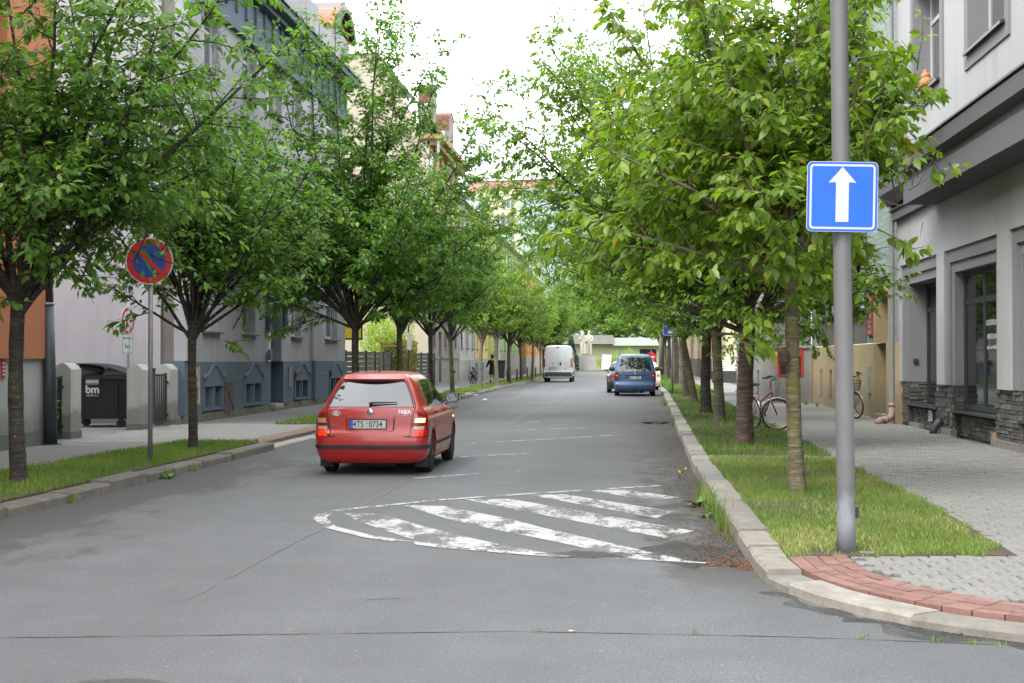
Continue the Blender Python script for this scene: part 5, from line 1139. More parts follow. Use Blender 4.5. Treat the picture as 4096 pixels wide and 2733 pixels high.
M_lbr = glow('brake_lamp_lit', (.7,.03,.006), .22); M_lor = glow('indicator_lit', (1.0,.58,.26), 1.0)
# ---------------- red hatchback
M_red = paint_car('red_car_paint', (.41,.013,.011))
car = thing('red_hatchback', 'red five-door hatchback seen from behind with brake lights lit', 'car', (-3.48,18.9,0)); car.scale = (.95,.95,.98)
zs = [.17,.20,.25,.32,.38,.44,.50,.56,.60,.625,.65,.70,.76,.82,.86,.90,.93,.96,.99,1.03,1.08,1.14,1.2,1.26,1.31,1.35,1.38,1.405,1.42,1.432,1.442,1.449,1.452]
B = Body([(.17,.70),(.22,.775),(.32,.812),(.5,.823),(.7,.822),(.82,.812),(.89,.772),(.96,.715),(1.1,.655),(1.26,.585),(1.35,.53),(1.40,.475),(1.43,.385),(1.445,.27),(1.452,.13)],
         [(.17,.13),(.22,.07),(.32,.025),(.42,.0),(.52,.0),(.585,.015),(.62,.05),(.66,.068),(.78,.07),(.88,.075),(.94,.095),(.98,.135),(1.1,.235),(1.25,.345),(1.33,.395),(1.365,.405),(1.395,.47),(1.42,.62),(1.44,.9),(1.452,1.2)],
         [(.17,3.75),(.3,3.92),(.5,3.96),(.65,3.93),(.76,3.82),(.84,3.5),(.9,3.1),(.94,2.95),(1.0,2.84),(1.1,2.66),(1.26,2.36),(1.35,2.16),(1.40,2.0),(1.43,1.85),(1.445,1.7),(1.452,1.45)],
         [(.17,.22),(.4,.2),(.6,.2),(.9,.17),(1.0,.13),(1.25,.12),(1.38,.13),(1.42,.2),(1.452,.1)], .06, [(.17,.35),(.6,.4),(.9,.35),(1.2,.15),(1.452,.1)], zs)
wy0, wy1, wr = .80, 3.26, .292
B.mesh('body', M_red, car, [(wy0,.295,.352,.56,1.0),(wy0,.295,.352,-1.0,-.56),(wy1,.295,.352,.56,1.0),(wy1,.295,.352,-1.0,-.56)])
for y in (wy0, wy1):
    for sg in (-1, 1):
        wheel(car, sg*.715, y, wr, .175, sg)
        m = MB(); m.torus((sg*.64,y,.295),.352,.012,20,5,'x',-20,200); m.build('arch_liner', M_under, car)
for sg in (-1,1):
    m = MB(); m.box(min(sg*.60,sg*.80),max(sg*.60,sg*.80),wy0-.395,wy0-.38,.10,.42); m.build('mudflap', M_mud, car)
MB().box(-.58,.58,.25,3.7,.155,.28).build('underbody', M_under, car); MB().tube([(-.45,.12,.2),(-.45,.5,.22)],.025,10).tube([(-.3,.3,.2),(.35,.3,.2)],.09,10).build('exhaust', M_under, car, True)
B.patch([(.955,-.615,.615),(1.0,-.598,.598),(1.1,-.553,.553),(1.2,-.508,.508),(1.27,-.470,.470),(1.298,-.435,.435)], .005, 'rear_window', M_cg, car, 20, .012)
B.patch([(.95,-.637,-.615),(1.1,-.577,-.553),(1.27,-.495,-.470),(1.31,-.46,-.44)], .004, 'window_seal', M_trim, car, 2, .01); B.patch([(.95,.615,.637),(1.1,.553,.577),(1.27,.470,.495),(1.31,.44,.46)], .004, 'window_seal', M_trim, car, 2, .01)
B.patch([(1.298,-.455,.455),(1.315,-.45,.45)], .0055, 'window_seal', M_trim, car, 18, .01)
# roof spoiler lip
m = MB(); n = 18
V = []
for k in range(n+1):
    x = -.45+.9*k/n; p = B.pt(x, 1.345); c = .05*(x/.45)**2
    V += [(x,p.y+.02,1.318+.0),(x,p.y-.075+c,1.325),(x,p.y-.085+c,1.345),(x,p.y+.06,1.405)]
m.add(V,[(4*k+j,4*k+j+1,4*k+j+5,4*k+j+4) for k in range(n) for j in range(3)]+[(0,1,2,3),(4*n+3,4*n+2,4*n+1,4*n)]); sp_ = m.build('spoiler', M_red, car); fixn(sp_); smooth_by_angle(sp_.data,40)
# tail lamps wrapping the corner, in bands
for sg in (-1,1):
    def ql(z, inner): return inner
    inn = mono([(.545,.585),(.7,.60),(.87,.635)])
    def outq(z): return B.q_of_y(.235 if z > .6 else .20, z)
    lamp = None
    for z0, z1, mt in ((.545,.64,'br'),(.643,.69,'w'),(.693,.735,'r'),(.738,.80,'ind'),(.803,.872,'r')):
        mat = {'br': M_lbr if sg > 0 else M_lbr, 'w': M_lw_, 'r': M_lr, 'ind': (M_lor if sg > 0 else M_la)}[mt]
        rows = [(z, sg*inn(z), sg*outq(z)) for z in np.linspace(z0, z1, 4)]
        if mt in ('ind','w','br') : rows = [(z, sg*(inn(z)+.035), sg*(inn(z)+.185)) for z in np.linspace(z0, z1, 4)]
        p = B.patch([tuple(map(float,q)) for q in rows], .016 if mt in ('ind','w','br') else .014, 'lamp_lens', mat, car if lamp is None else lamp, 10, .03)
        if lamp is None: p.name = 'tail_lamp'; lamp = p
        if mt in ('ind','w','br'):
            for a, b in ((0,.032),(.188,None)):
                rows = [(float(z), float(sg*(inn(z)+a)), float(sg*((inn(z)+b) if b else outq(z)))) for z in np.linspace(z0, z1, 4)]
                B.patch(rows, .014, 'lamp_lens', M_lr, lamp, 6, .03)
    B.patch([(float(z), float(sg*(inn(z)-.012)), float(sg*(outq(z)+.01))) for z in np.linspace(.537,.88,9)], .006, 'lamp_housing', M_trim, lamp, 12, .02)
# bumper strip, tailgate seams, painted plate-recess shade, handle
B.patch([(.375,-B.q_of_y(.62,.375),B.q_of_y(.62,.375)),(.40,-B.q_of_y(.62,.4),B.q_of_y(.62,.4)),(.425,-B.q_of_y(.62,.425),B.q_of_y(.62,.425))], .014, 'bumper_strip', M_trim, car, 40, .02)
B.seam([(-.575,.545),(.575,.545)], 'tailgate_seam', M_seam, car, .009)
for sg in (-1,1): B.seam([(sg*.63,.885),(sg*.645,.94),(sg*.655,.965),(sg*.595,1.1),(sg*.51,1.27),(sg*.47,1.33)], 'tailgate_seam', M_seam, car)
B.seam([(-.625,.825),(-.35,.825),(-.35,.825)], 'panel_crease', M_seam, car, .0035); B.seam([(.35,.825),(.625,.825)], 'panel_crease', M_seam, car, .0035)
for pts in ([(-.35,.81),(-.34,.64),(-.32,.62),(.32,.62),(.34,.64),(.35,.81)],): B.seam(pts, 'plate_recess_shade', flat('red_shadow',(.16,.006,.007),.4), car, .010)  # recess edge: its shade is put into a darker red line
B.patch([(.795,-.35,.35),(.82,-.35,.35)], .022, 'tailgate_grip', M_red, car, 10, .03)
plate(car, ('4T5','0734'), -.03, .052, .715, R(-2))
m = MB().lathe([(.045,-.004),(.046,.006),(.036,.010),(.001,.013)], (0,0,0), 22, 'y'); e = m.build('emblem', M_chr, car, True); e.location = (0,.072,.887); e.scale = (1,-1,1)
text_mesh('FABIA', .085, M_chr, 'lettering', car, (.50,.085,.885), (R(88),0,R(4)), .004, bold=.001, sx=.8); text_mesh('1.4 16V', .022, M_chr, 'lettering', car, (.50,.085,.835), (R(88),0,R(4)), .003)
cz = MB().lathe([(.052,0),(.052,.002),(.001,.003)], (0,0,0), 24); cz = cz.build('country_sticker', M_wh, car); cz.location = (-.50,.087,.87); cz.rotation_euler = (R(88),0,R(-4)); cz.scale = (1.15,.82,1); text_mesh('CZ', .06, M_ink, 'lettering', cz, (0,0,.0035), (0,0,0), .0006, bold=.002)
ring = MB().torus((0,0,.003),.044,.003,24,5,'z').build('sticker_ring', M_ink, cz)
text_mesh('Škoda', .04, M_chr, 'lettering', car, (-.53,.085,.70), (R(88),0,R(-4)), .003)
m = MB(); m.tube([B.off(-.005,.99,.03),B.off(.06,.992,.035),B.off(.38,1.0,.028)],[.016,.014,.007],8); m.lathe([(.0,.0),(.022,.0),(.02,.03),(.001,.035)],B.off(-.005,.975,.02),10); m.build('rear_wiper', M_trim, car)
m = MB(); m.tube([(-.02,.95,1.448),(-.02,.965,1.47)],[.02,.012],8); m.tube([(-.02,.965,1.465),(-.02,.86,1.66)],[.008,.004],5); m.build('aerial', M_trim, car)
# flank glass and trim
for sg in (-1,1):
    B.sidepatch(sg, [(.955,.98,1.86),(1.0,.93,1.86),(1.1,.93,1.86),(1.2,.97,1.86),(1.28,1.03,1.86),(1.325,1.12,1.86)], .004, 'side_window', M_cg, car, 12, .01)
    B.sidepatch(sg, [(.955,1.91,2.85),(1.0,1.91,2.78),(1.1,1.91,2.58),(1.2,1.91,2.36),(1.28,1.91,2.18),(1.325,1.91,2.06)], .004, 'side_window', M_cg, car, 12, .01)
    B.sidepatch(sg, [(.955,.66,.93),(1.0,.66,.885),(1.1,.70,.885),(1.18,.78,.90)], .004, 'quarter_window', M_cg, car, 8, .01) if False else None
    B.sidepatch(sg, [(.938,.95,2.95),(.953,.95,2.95)], .006, 'belt_strip', M_chr, car, 20, .01)
    B.sideseam(sg, [(1.885,.2),(1.885,.5),(1.885,.95),(1.885,1.33)], 'door_seam', M_seam, car); B.sideseam(sg, [(1.02,.62),(.95,.75),(.93,.94),(1.0,1.25),(1.1,1.35)], 'door_seam', M_seam, car); B.sideseam(sg, [(1.18,.2),(1.2,.3)], 'door_seam', M_seam, car); B.sideseam(sg, [(2.95,.2),(2.98,.6),(2.93,.94)], 'door_seam', M_seam, car)
    B.sidepatch(sg, [(.385,1.22,2.84),(.43,1.22,2.84)], .012, 'side_strip', M_trim, car, 16, .02)
    for y in (1.1,2.0): 
        q = B.off(sg*B.q_of_y(y+.08,.85),.85,.012); m = MB(); m.sphere((q.x,q.y,q.z),.03,10,6,(.6,2.4,.7)); m.build('door_handle', M_trim, car, True)
    q = B.off(sg*B.q_of_y(2.78,.97),.97,.0); m = MB(); m.tube([q,(q.x+sg*.06,q.y-.01,q.z+.02)],.022,8); m.build('mirror_arm', M_trim, car)
    rr = [(.11*math.copysign(abs(math.cos(t))**.55,math.cos(t)), .078*math.copysign(abs(math.sin(t))**.55,math.sin(t))) for t in [2*math.pi*k/28 for k in range(28)]]
    V = []; cx, cy, cz_ = q.x+sg*.15, q.y, q.z+.05
    for s_, yy in ((.96,-.05),(1.0,-.035),(1.0,.0),(.85,.04),(.5,.065),(.1,.075)): V += [(cx+x*s_, cy+yy, cz_+z*s_) for x, z in rr]
    m = MB().add(V, [(28*i+k, 28*i+(k+1) % 28, 28*i+28+(k+1) % 28, 28*i+28+k) for i in range(5) for k in range(28)]+[tuple(range(28)), tuple(range(140,168))]); mr = m.build('mirror', M_trim, car); fixn(mr); smooth_by_angle(mr.data, 40)
    m = MB().prismy([(cx+x*.84, cz_+z*.82) for x, z in rr], cy-.053, cy-.0505); fixn(m.build('mirror_glass', M_cg, mr))
    q = B.off(sg*B.q_of_y(3.18,.72),.72,.004); MB().sphere(tuple(q),.024,10,6,(.5,1.5,.8)).build('side_indicator', M_lor if sg > 0 else M_la, car, True)
    B.sidepatch(sg, [(.165,1.15,2.9),(.20,1.15,2.9),(.235,1.15,2.9)], .02, 'sill_skirt', M_red, car, 14, .03)
B.patch([(1.0,B.q_of_y(.9,1.0),B.q_of_y(.9,1.0)+.001),(1.01,B.q_of_y(.9,1.01),B.q_of_y(.9,1.01)+.001)], .0, 'pinstripe', M_red, car, 1, 0) if False else None
# rear headrests are hidden behind the dark glass; interior seats silhouettes omitted
# ---------------- blue people carrier
M_blu = paint_car('blue_car_paint', (.042,.10,.215), .35)
cad = thing('blue_people_carrier', 'metallic blue high-roofed people carrier parked by the right kerb', 'car', (.42,59.6,0))
zs = [.2,.26,.34,.42,.5,.56,.6,.66,.72,.8,.9,1.0,1.06,1.1,1.2,1.3,1.4,1.5,1.58,1.66,1.71,1.75,1.78,1.8,1.81]
B = Body([(.2,.80),(.28,.875),(.5,.895),(.9,.895),(1.06,.875),(1.3,.815),(1.5,.76),(1.66,.71),(1.74,.66),(1.79,.5),(1.81,.2)],
         [(.2,.10),(.3,.02),(.42,.0),(.5,.0),(.56,.03),(.62,.06),(.9,.06),(1.05,.075),(1.3,.15),(1.5,.21),(1.66,.25),(1.74,.32),(1.79,.6),(1.81,1.2)],
         [(.2,4.25),(.5,4.4),(.8,4.35),(.95,4.1),(1.05,3.6),(1.15,3.4),(1.5,2.8),(1.7,2.4),(1.79,2.0),(1.81,1.7)], [(.2,.2),(.6,.16),(1.0,.13),(1.7,.12),(1.81,.1)], .05, [(.2,.4),(.9,.35),(1.4,.2),(1.81,.1)], zs)
B.mesh('body', M_blu, cad, [(.95,.32,.375,.62,1.1),(.95,.32,.375,-1.1,-.62),(3.63,.32,.375,.62,1.1),(3.63,.32,.375,-1.1,-.62)])
for y in (.95,3.63):
    for sg in (-1,1): wheel(cad, sg*.77, y, .315, .2, sg, M_hubl)
MB().box(-.66,.66,.3,4.0,.2,.34).build('underbody', M_under, cad)
B.patch([(1.06,-.70,.70),(1.15,-.69,.69),(1.4,-.63,.63),(1.56,-.585,.585),(1.64,-.52,.52)], .006, 'rear_window', M_cg, cad, 18, .012)
for sg in (-1,1):
    B.patch([(z, sg*.71, sg*B.q_of_y(.16,z)) for z in (.70,.78,.86,.95,1.02)], .014, 'tail_lamp', M_lr, cad, 8, .03)
    B.patch([(z, sg*.72, sg*.80) for z in (.86,.90)], .018, 'lamp_lens', M_lw_, cad, 5, .03); B.patch([(.435,sg*.6,sg*.83),(.465,sg*.6,sg*.83)], .01, 'reflector', M_lr, cad, 6, .02)
    B.sidepatch(sg, [(1.08,.4,1.6),(1.2,.42,1.6),(1.5,.5,1.6),(1.58,.55,1.6)], .004, 'side_window', M_cg, cad, 10, .01); B.sidepatch(sg, [(1.08,1.66,2.5),(1.5,1.66,2.5),(1.58,1.66,2.5)], .004, 'side_window', M_cg, cad, 10, .01); B.sidepatch(sg, [(1.08,2.56,3.35),(1.3,2.56,3.1),(1.5,2.56,2.8),(1.58,2.56,2.65)], .004, 'side_window', M_cg, cad, 10, .01)
    MB().tube([(sg*.66,.4,1.79),(sg*.66,.5,1.83),(sg*.66,2.2,1.85),(sg*.66,2.3,1.8)],.018,6).build('roof_rail', M_trim, cad)
    q = B.off(sg*B.q_of_y(3.2,1.08),1.08,0); MB().sphere((q.x+sg*.14,q.y,q.z+.06),.14,12,8,(1,.6,.75)).tube([q,(q.x+sg*.1,q.y,q.z+.03)],.03,8).build('mirror', M_trim, cad, True)
B.seam([(-.7,.6),(.7,.6)], 'tailgate_seam', M_seam, cad, .007); B.seam([(-.69,1.04),(-.7,.6)], 'tailgate_seam', M_seam, cad, .005); B.seam([(.69,1.04),(.7,.6)], 'tailgate_seam', M_seam, cad, .005)
B.patch([(.73,-.28,.28),(.86,-.42,.42),(.885,-.44,.44)], .004, 'plate_recess_shade', flat('blue_recess_shade',(.04,.08,.16),.4), cad, 10, .01); B.patch([(.885,-.44,.44),(.905,-.44,.44)], .018, 'tailgate_grip', M_trim, cad, 10, .02)  # plate hollow: shade painted as a darker blue sheet on the tailgate
plate(cad, ('4SP','3887'), 0, .045, .79, 0)
m = MB().torus((0,0,0),.062,.008,24,6,'y'); m.tube([(-.04,0,.04),(0,0,-.05),(.04,0,.04)],.006,5).tube([(-.02,0,.05),(0,0,.0),(.02,0,.05)],.006,5); e = m.build('emblem', M_chr, cad, True); e.location = (0,.055,.985)
text_mesh('CADDY', .05, M_chr, 'lettering', cad, (-.56,.06,.965), (R(88),0,R(-3)), .003)
MB().tube([(0,.2,.3),(0,-.06,.32),(0,-.09,.36),(0,-.09,.4)],[.03,.03,.02,.02],8).sphere((0,-.09,.42),.032,10,7).build('tow_bar', M_trim, cad, True)
B.patch([(1.665,-.18,.18),(1.69,-.18,.18)], .01, 'brake_lamp', M_lr, cad, 8, .02)
# ---------------- white delivery van
M_vw = paint_car('white_van_paint', (.5,.51,.51))
van = thing('white_delivery_van', 'white high-roofed delivery van parked at the left kerb far down', 'van', (-4.52,94.5,0)); van.scale = (.96,.96,1.0)
zs = [.3,.36,.45,.55,.65,.7,.8,1.0,1.3,1.6,1.9,2.1,2.25,2.35,2.42,2.47,2.5,2.51]
B = Body([(.3,.9),(.4,.99),(.7,1.02),(1.2,1.025),(1.6,1.0),(2.1,.95),(2.35,.90),(2.45,.82),(2.5,.6),(2.51,.3)], [(.3,.08),(.45,.0),(.66,.0),(.72,.05),(1.3,.05),(1.8,.09),(2.25,.16),(2.4,.2),(2.48,.35),(2.51,.9)],
         [(.3,5.2),(.6,5.4),(1.0,5.3),(1.3,4.8),(1.5,4.5),(2.2,3.8),(2.4,3.4),(2.51,2.6)], [(.3,.12),(.7,.1),(1.5,.09),(2.3,.12),(2.51,.1)], .04, [(.3,.4),(1.2,.4),(2.2,.25),(2.51,.1)], zs)
B.mesh('body', M_vw, van, [(1.0,.35,.41,.72,1.2),(1.0,.35,.41,-1.2,-.72),(4.45,.35,.41,.72,1.2),(4.45,.35,.41,-1.2,-.72)])
for y in (1.0,4.45):
    for sg in (-1,1): wheel(van, sg*.88, y, .34, .22, sg)
MB().box(-.75,.75,.3,5.0,.28,.5).build('underbody', M_under, van)
B.patch([(.42,-1.0,1.0),(.55,-1.0,1.0),(.68,-1.0,1.0)], .015, 'bumper', M_trim, van, 20, .03)
for q in (0,): B.seam([(0,.72),(0,1.4),(0,2.0),(0,2.36)], 'door_seam', M_seam, van, .007)
for sg in (-1,1):
    B.seam([(sg*.86,.72),(sg*.84,1.6),(sg*.8,2.3),(sg*.5,2.38),(0,2.38)], 'door_seam', M_seam, van, .006)
    B.patch([(z, sg*.90, sg*B.q_of_y(.14,z)) for z in (1.02,1.2,1.4,1.6)], .016, 'tail_lamp', M_lr, van, 6, .03)
    B.seam([(sg*.08,2.05),(sg*.76,2.05)], 'pressing_shade', flat('white_shadow',(.4,.41,.42),.5), van, .006); B.seam([(sg*.08,1.12),(sg*.80,1.12)], 'pressing_shade', flat('white_shadow',(.4,.41,.42),.5), van, .008)  # door pressings: shade lines painted in a darker white
    B.sidepatch(sg, [(.55,1.45,4.0),(.7,1.45,4.0)], .012, 'side_strip', M_trim, van, 10, .02); q = B.off(sg*B.q_of_y(4.1,1.5),1.5,0); MB().box(min(q.x,q.x+sg*.3),max(q.x,q.x+sg*.3),q.y-.05,q.y+.05,1.3,1.75).build('mirror', M_trim, van)
    B.sidepatch(sg, [(1.45,3.5,4.5),(1.8,3.5,4.1),(2.0,3.5,3.9)], .005, 'side_window', M_cg, van, 8, .01)
m = MB(); p = B.off(.18,1.25,.01); m.sphere(tuple(p),.08,10,8,(.9,.35,1.5)); m.build('door_handle', M_trim, van, True); B.patch([(.96,-.62,-.12),(1.0,-.62,-.12)], .012, 'grip_bar', M_trim, van, 6, .02)
plate(van, ('9A1','9921'), -.36, .03, .86, 0); 
m = MB(); m.tube([(-.05,0,-.08),(0,0,.0),(-.03,0,.08),(.03,0,.1)],.012,5).tube([(0,0,0),(.06,0,.02)],.01,5).tube([(0,0,-.02),(.05,0,-.09)],.01,5); e = m.build('emblem', M_chr, van); e.location = (-.36,.03,1.25)
text_mesh('BOXER', .055, M_chr, 'lettering', van, (.62,.05,1.22), (R(90),0,0), .003); MB().box(-.11,.11,.12,.2,2.385,2.42).build('brake_lamp', M_lr, van); MB().lathe([(.04,0),(.035,-.012),(.001,-.014)],(.52,.045,.93),12,'y').build('door_lock', M_trim, van)
# ---------------- black and cream cars ahead of the people carrier
def simple_car(name, label, loc, mat, L=4.3, W_=.86, H=1.45):
    t = thing(name, label, 'car', loc); k = H/1.45
    zs = [.18*k,.25*k,.35*k,.5*k,.62*k,.75*k,.86*k,.92*k,.97*k,1.05*k,1.15*k,1.25*k,1.34*k,1.4*k,1.43*k,1.45*k]
    B = Body([(.18*k,W_*.88),(.35*k,W_*.99),(.7*k,W_),(.9*k,W_*.96),(1.1*k,W_*.85),(1.3*k,W_*.75),(1.4*k,W_*.65),(1.45*k,W_*.3)], [(.18*k,.12),(.35*k,.01),(.5*k,0),(.62*k,.04),(.9*k,.08),(.97*k,.2),(1.3*k,.55),(1.4*k,.75),(1.45*k,1.3)],
             [(.18*k,L-.2),(.5*k,L),(.7*k,L-.06),(.86*k,L-.5),(.92*k,L-1.0),(1.1*k,L-1.35),(1.3*k,L-1.75),(1.4*k,L-2.1),(1.45*k,L-2.5)], [(.18*k,.2),(.6*k,.25),(.9*k,.22),(1.45*k,.1)], .07, None, zs)
    B.mesh('body', mat, t, [(.85,.3,.36,.58,1.1),(.85,.3,.36,-1.1,-.58),(L-.85,.3,.36,.58,1.1),(L-.85,.3,.36,-1.1,-.58)])
    for y in (.85,L-.85):
        for sg in (-1,1): wheel(t, sg*(W_-.11), y, .31, .2, sg, M_hubl)
    B.patch([(1.0*k,-W_*.68,W_*.68),(1.15*k,-W_*.62,W_*.62),(1.3*k,-W_*.55,W_*.55)], .005, 'rear_window', M_cg, t, 12, .01)
    for sg in (-1,1):
        B.patch([(z*k, sg*W_*.78, sg*B.q_of_y(.24,z*k)) for z in (.66,.72,.78)], .012, 'tail_lamp', M_lr, t, 8, .02); B.patch([(z*k, sg*W_*.8, sg*B.q_of_y(.24,z*k)) for z in (.785,.83,.87)], .012, 'lamp_lens', M_lw_, t, 8, .02)
        B.sidepatch(sg, [(.98*k,1.0,L-1.4),(1.1*k,1.05,L-1.55),(1.25*k,1.25,L-1.9),(1.32*k,1.45,L-2.05)], .004, 'side_window', M_cg, t, 10, .01)
        q = B.off(sg*B.q_of_y(L-1.6,.98*k),.98*k,0); MB().sphere((q.x+sg*.13,q.y,q.z+.06),.11,10,7,(1.1,.6,.8)).tube([q,(q.x+sg*.1,q.y,q.z+.03)],.02,6).build('mirror', M_chr if name.startswith('black') else M_trim, t, True)
    plate(t, ('5T2','1180'), 0, .03, .7*k, 0); return t
simple_car('black_car', 'black car half hidden in front of the blue people carrier', (.02,65.2,0), paint_car('black_car_paint',(.012,.013,.015)), 4.4, .88, 1.5)
simple_car('cream_car', 'cream car mostly hidden beyond the blue people carrier', (.95,71.5,0), paint_car('cream_car_paint',(.58,.5,.36)), 4.2, .86, 1.5)
# ------------------------------------------------------------------ trees
LEAF_HI = (np.array([(0,0,0),(-.21,.27,.035),(.21,.27,.035),(-.235,.55,.015),(.235,.55,.015),(0,1.0,-.13),(0,.3,-.02),(0,.62,-.055)]), [(0,6,1),(0,2,6),(1,6,7,3),(6,2,4,7),(3,7,5),(7,4,5)])
LEAF_MD = (np.array([(0,0,0),(-.25,.45,.03),(.25,.45,.03),(0,1.0,-.12),(0,.5,-.04)]), [(0,4,1),(0,2,4),(1,4,3),(4,2,3)])
LEAF_LO = (np.array([(0,0,0),(-.3,.48,.05),(.3,.48,.05),(0,1.0,-.08)]), [(0,2,1),(1,2,3)])
def np_mesh(name, verts, faces_list, mat, tone=None, smooth=False):
    """faces_list: list of (F,k) int arrays"""
    me = bpy.data.meshes.new(name); me.vertices.add(len(verts)); me.vertices.foreach_set('co', verts.astype(np.float32).ravel())
    tot = [np.full(len(f), f.shape[1]) for f in faces_list]; lt = np.concatenate(tot); li = np.concatenate([f.ravel() for f in faces_list])
    ls = np.concatenate([[0], np.cumsum(lt)[:-1]]); me.loops.add(len(li)); me.loops.foreach_set('vertex_index', li.astype(np.int32))
    me.polygons.add(len(lt)); me.polygons.foreach_set('loop_start', ls.astype(np.int32))
    try: me.polygons.foreach_set('loop_total', lt.astype(np.int32))
    except Exception: pass
    if smooth: me.polygons.foreach_set('use_smooth', np.ones(len(lt), bool))
    me.update(calc_edges=True)
    if tone is not None: at = me.attributes.new('tone','FLOAT','POINT'); at.data.foreach_set('value', tone.astype(np.float32))
    me.materials.append(mat); return me
def leaves_mesh(name, P, A, N, S, tone, tmpl, mat):
    """P positions, A leaf axis, N approximate normal, S length"""
    T, F = tmpl; A = A/np.linalg.norm(A,axis=1,keepdims=True); X = np.cross(A,N); X /= (np.linalg.norm(X,axis=1,keepdims=True)+1e-9); Z = np.cross(X,A); k = len(T)
    V = P[:,None,:]+S[:,None,None]*(T[None,:,0:1]*X[:,None,:]+T[None,:,1:2]*A[:,None,:]+T[None,:,2:3]*Z[:,None,:])
    base = np.arange(len(P))[:,None]*k; tri = [f for f in F if len(f) == 3]; quad = [f for f in F if len(f) == 4]; fl = []
    if tri: fl.append((base[:,None,:]+np.array(tri)[None]).reshape(-1,3))
    if quad: fl.append((base[:,None,:]+np.array(quad)[None]).reshape(-1,4))
    return np_mesh(name, V.reshape(-1,3), fl, mat, np.repeat(tone,k))
def tubes_mesh(name, lines, mat, n=5):
    """lines: [(pts (k,3), radii (k))]"""
    VV = []; FF = []; o = 0; ang = np.arange(n)*2*np.pi/n
    for pts, rad in lines:
        k = len(pts); d = np.gradient(pts, axis=0); d /= (np.linalg.norm(d,axis=1,keepdims=True)+1e-9)
        ref = np.array([0,0,1.0]) if abs(d[0,2]) < .9 else np.array([1.0,0,0])
        u = np.cross(d, ref); u /= (np.linalg.norm(u,axis=1,keepdims=True)+1e-9); v = np.cross(d,u)
        V = pts[:,None,:]+rad[:,None,None]*(np.cos(ang)[None,:,None]*u[:,None,:]+np.sin(ang)[None,:,None]*v[:,None,:]); VV.append(V.reshape(-1,3))
        i = np.arange(k-1)[:,None]*n; j = np.arange(n)[None]; j2 = (j+1) % n
        FF.append((np.stack([i+j, i+j2, i+n+j2, i+n+j],-1).reshape(-1,4))+o); o += k*n
    return np_mesh(name, np.concatenate(VV), [np.concatenate(FF)], mat, None, True)
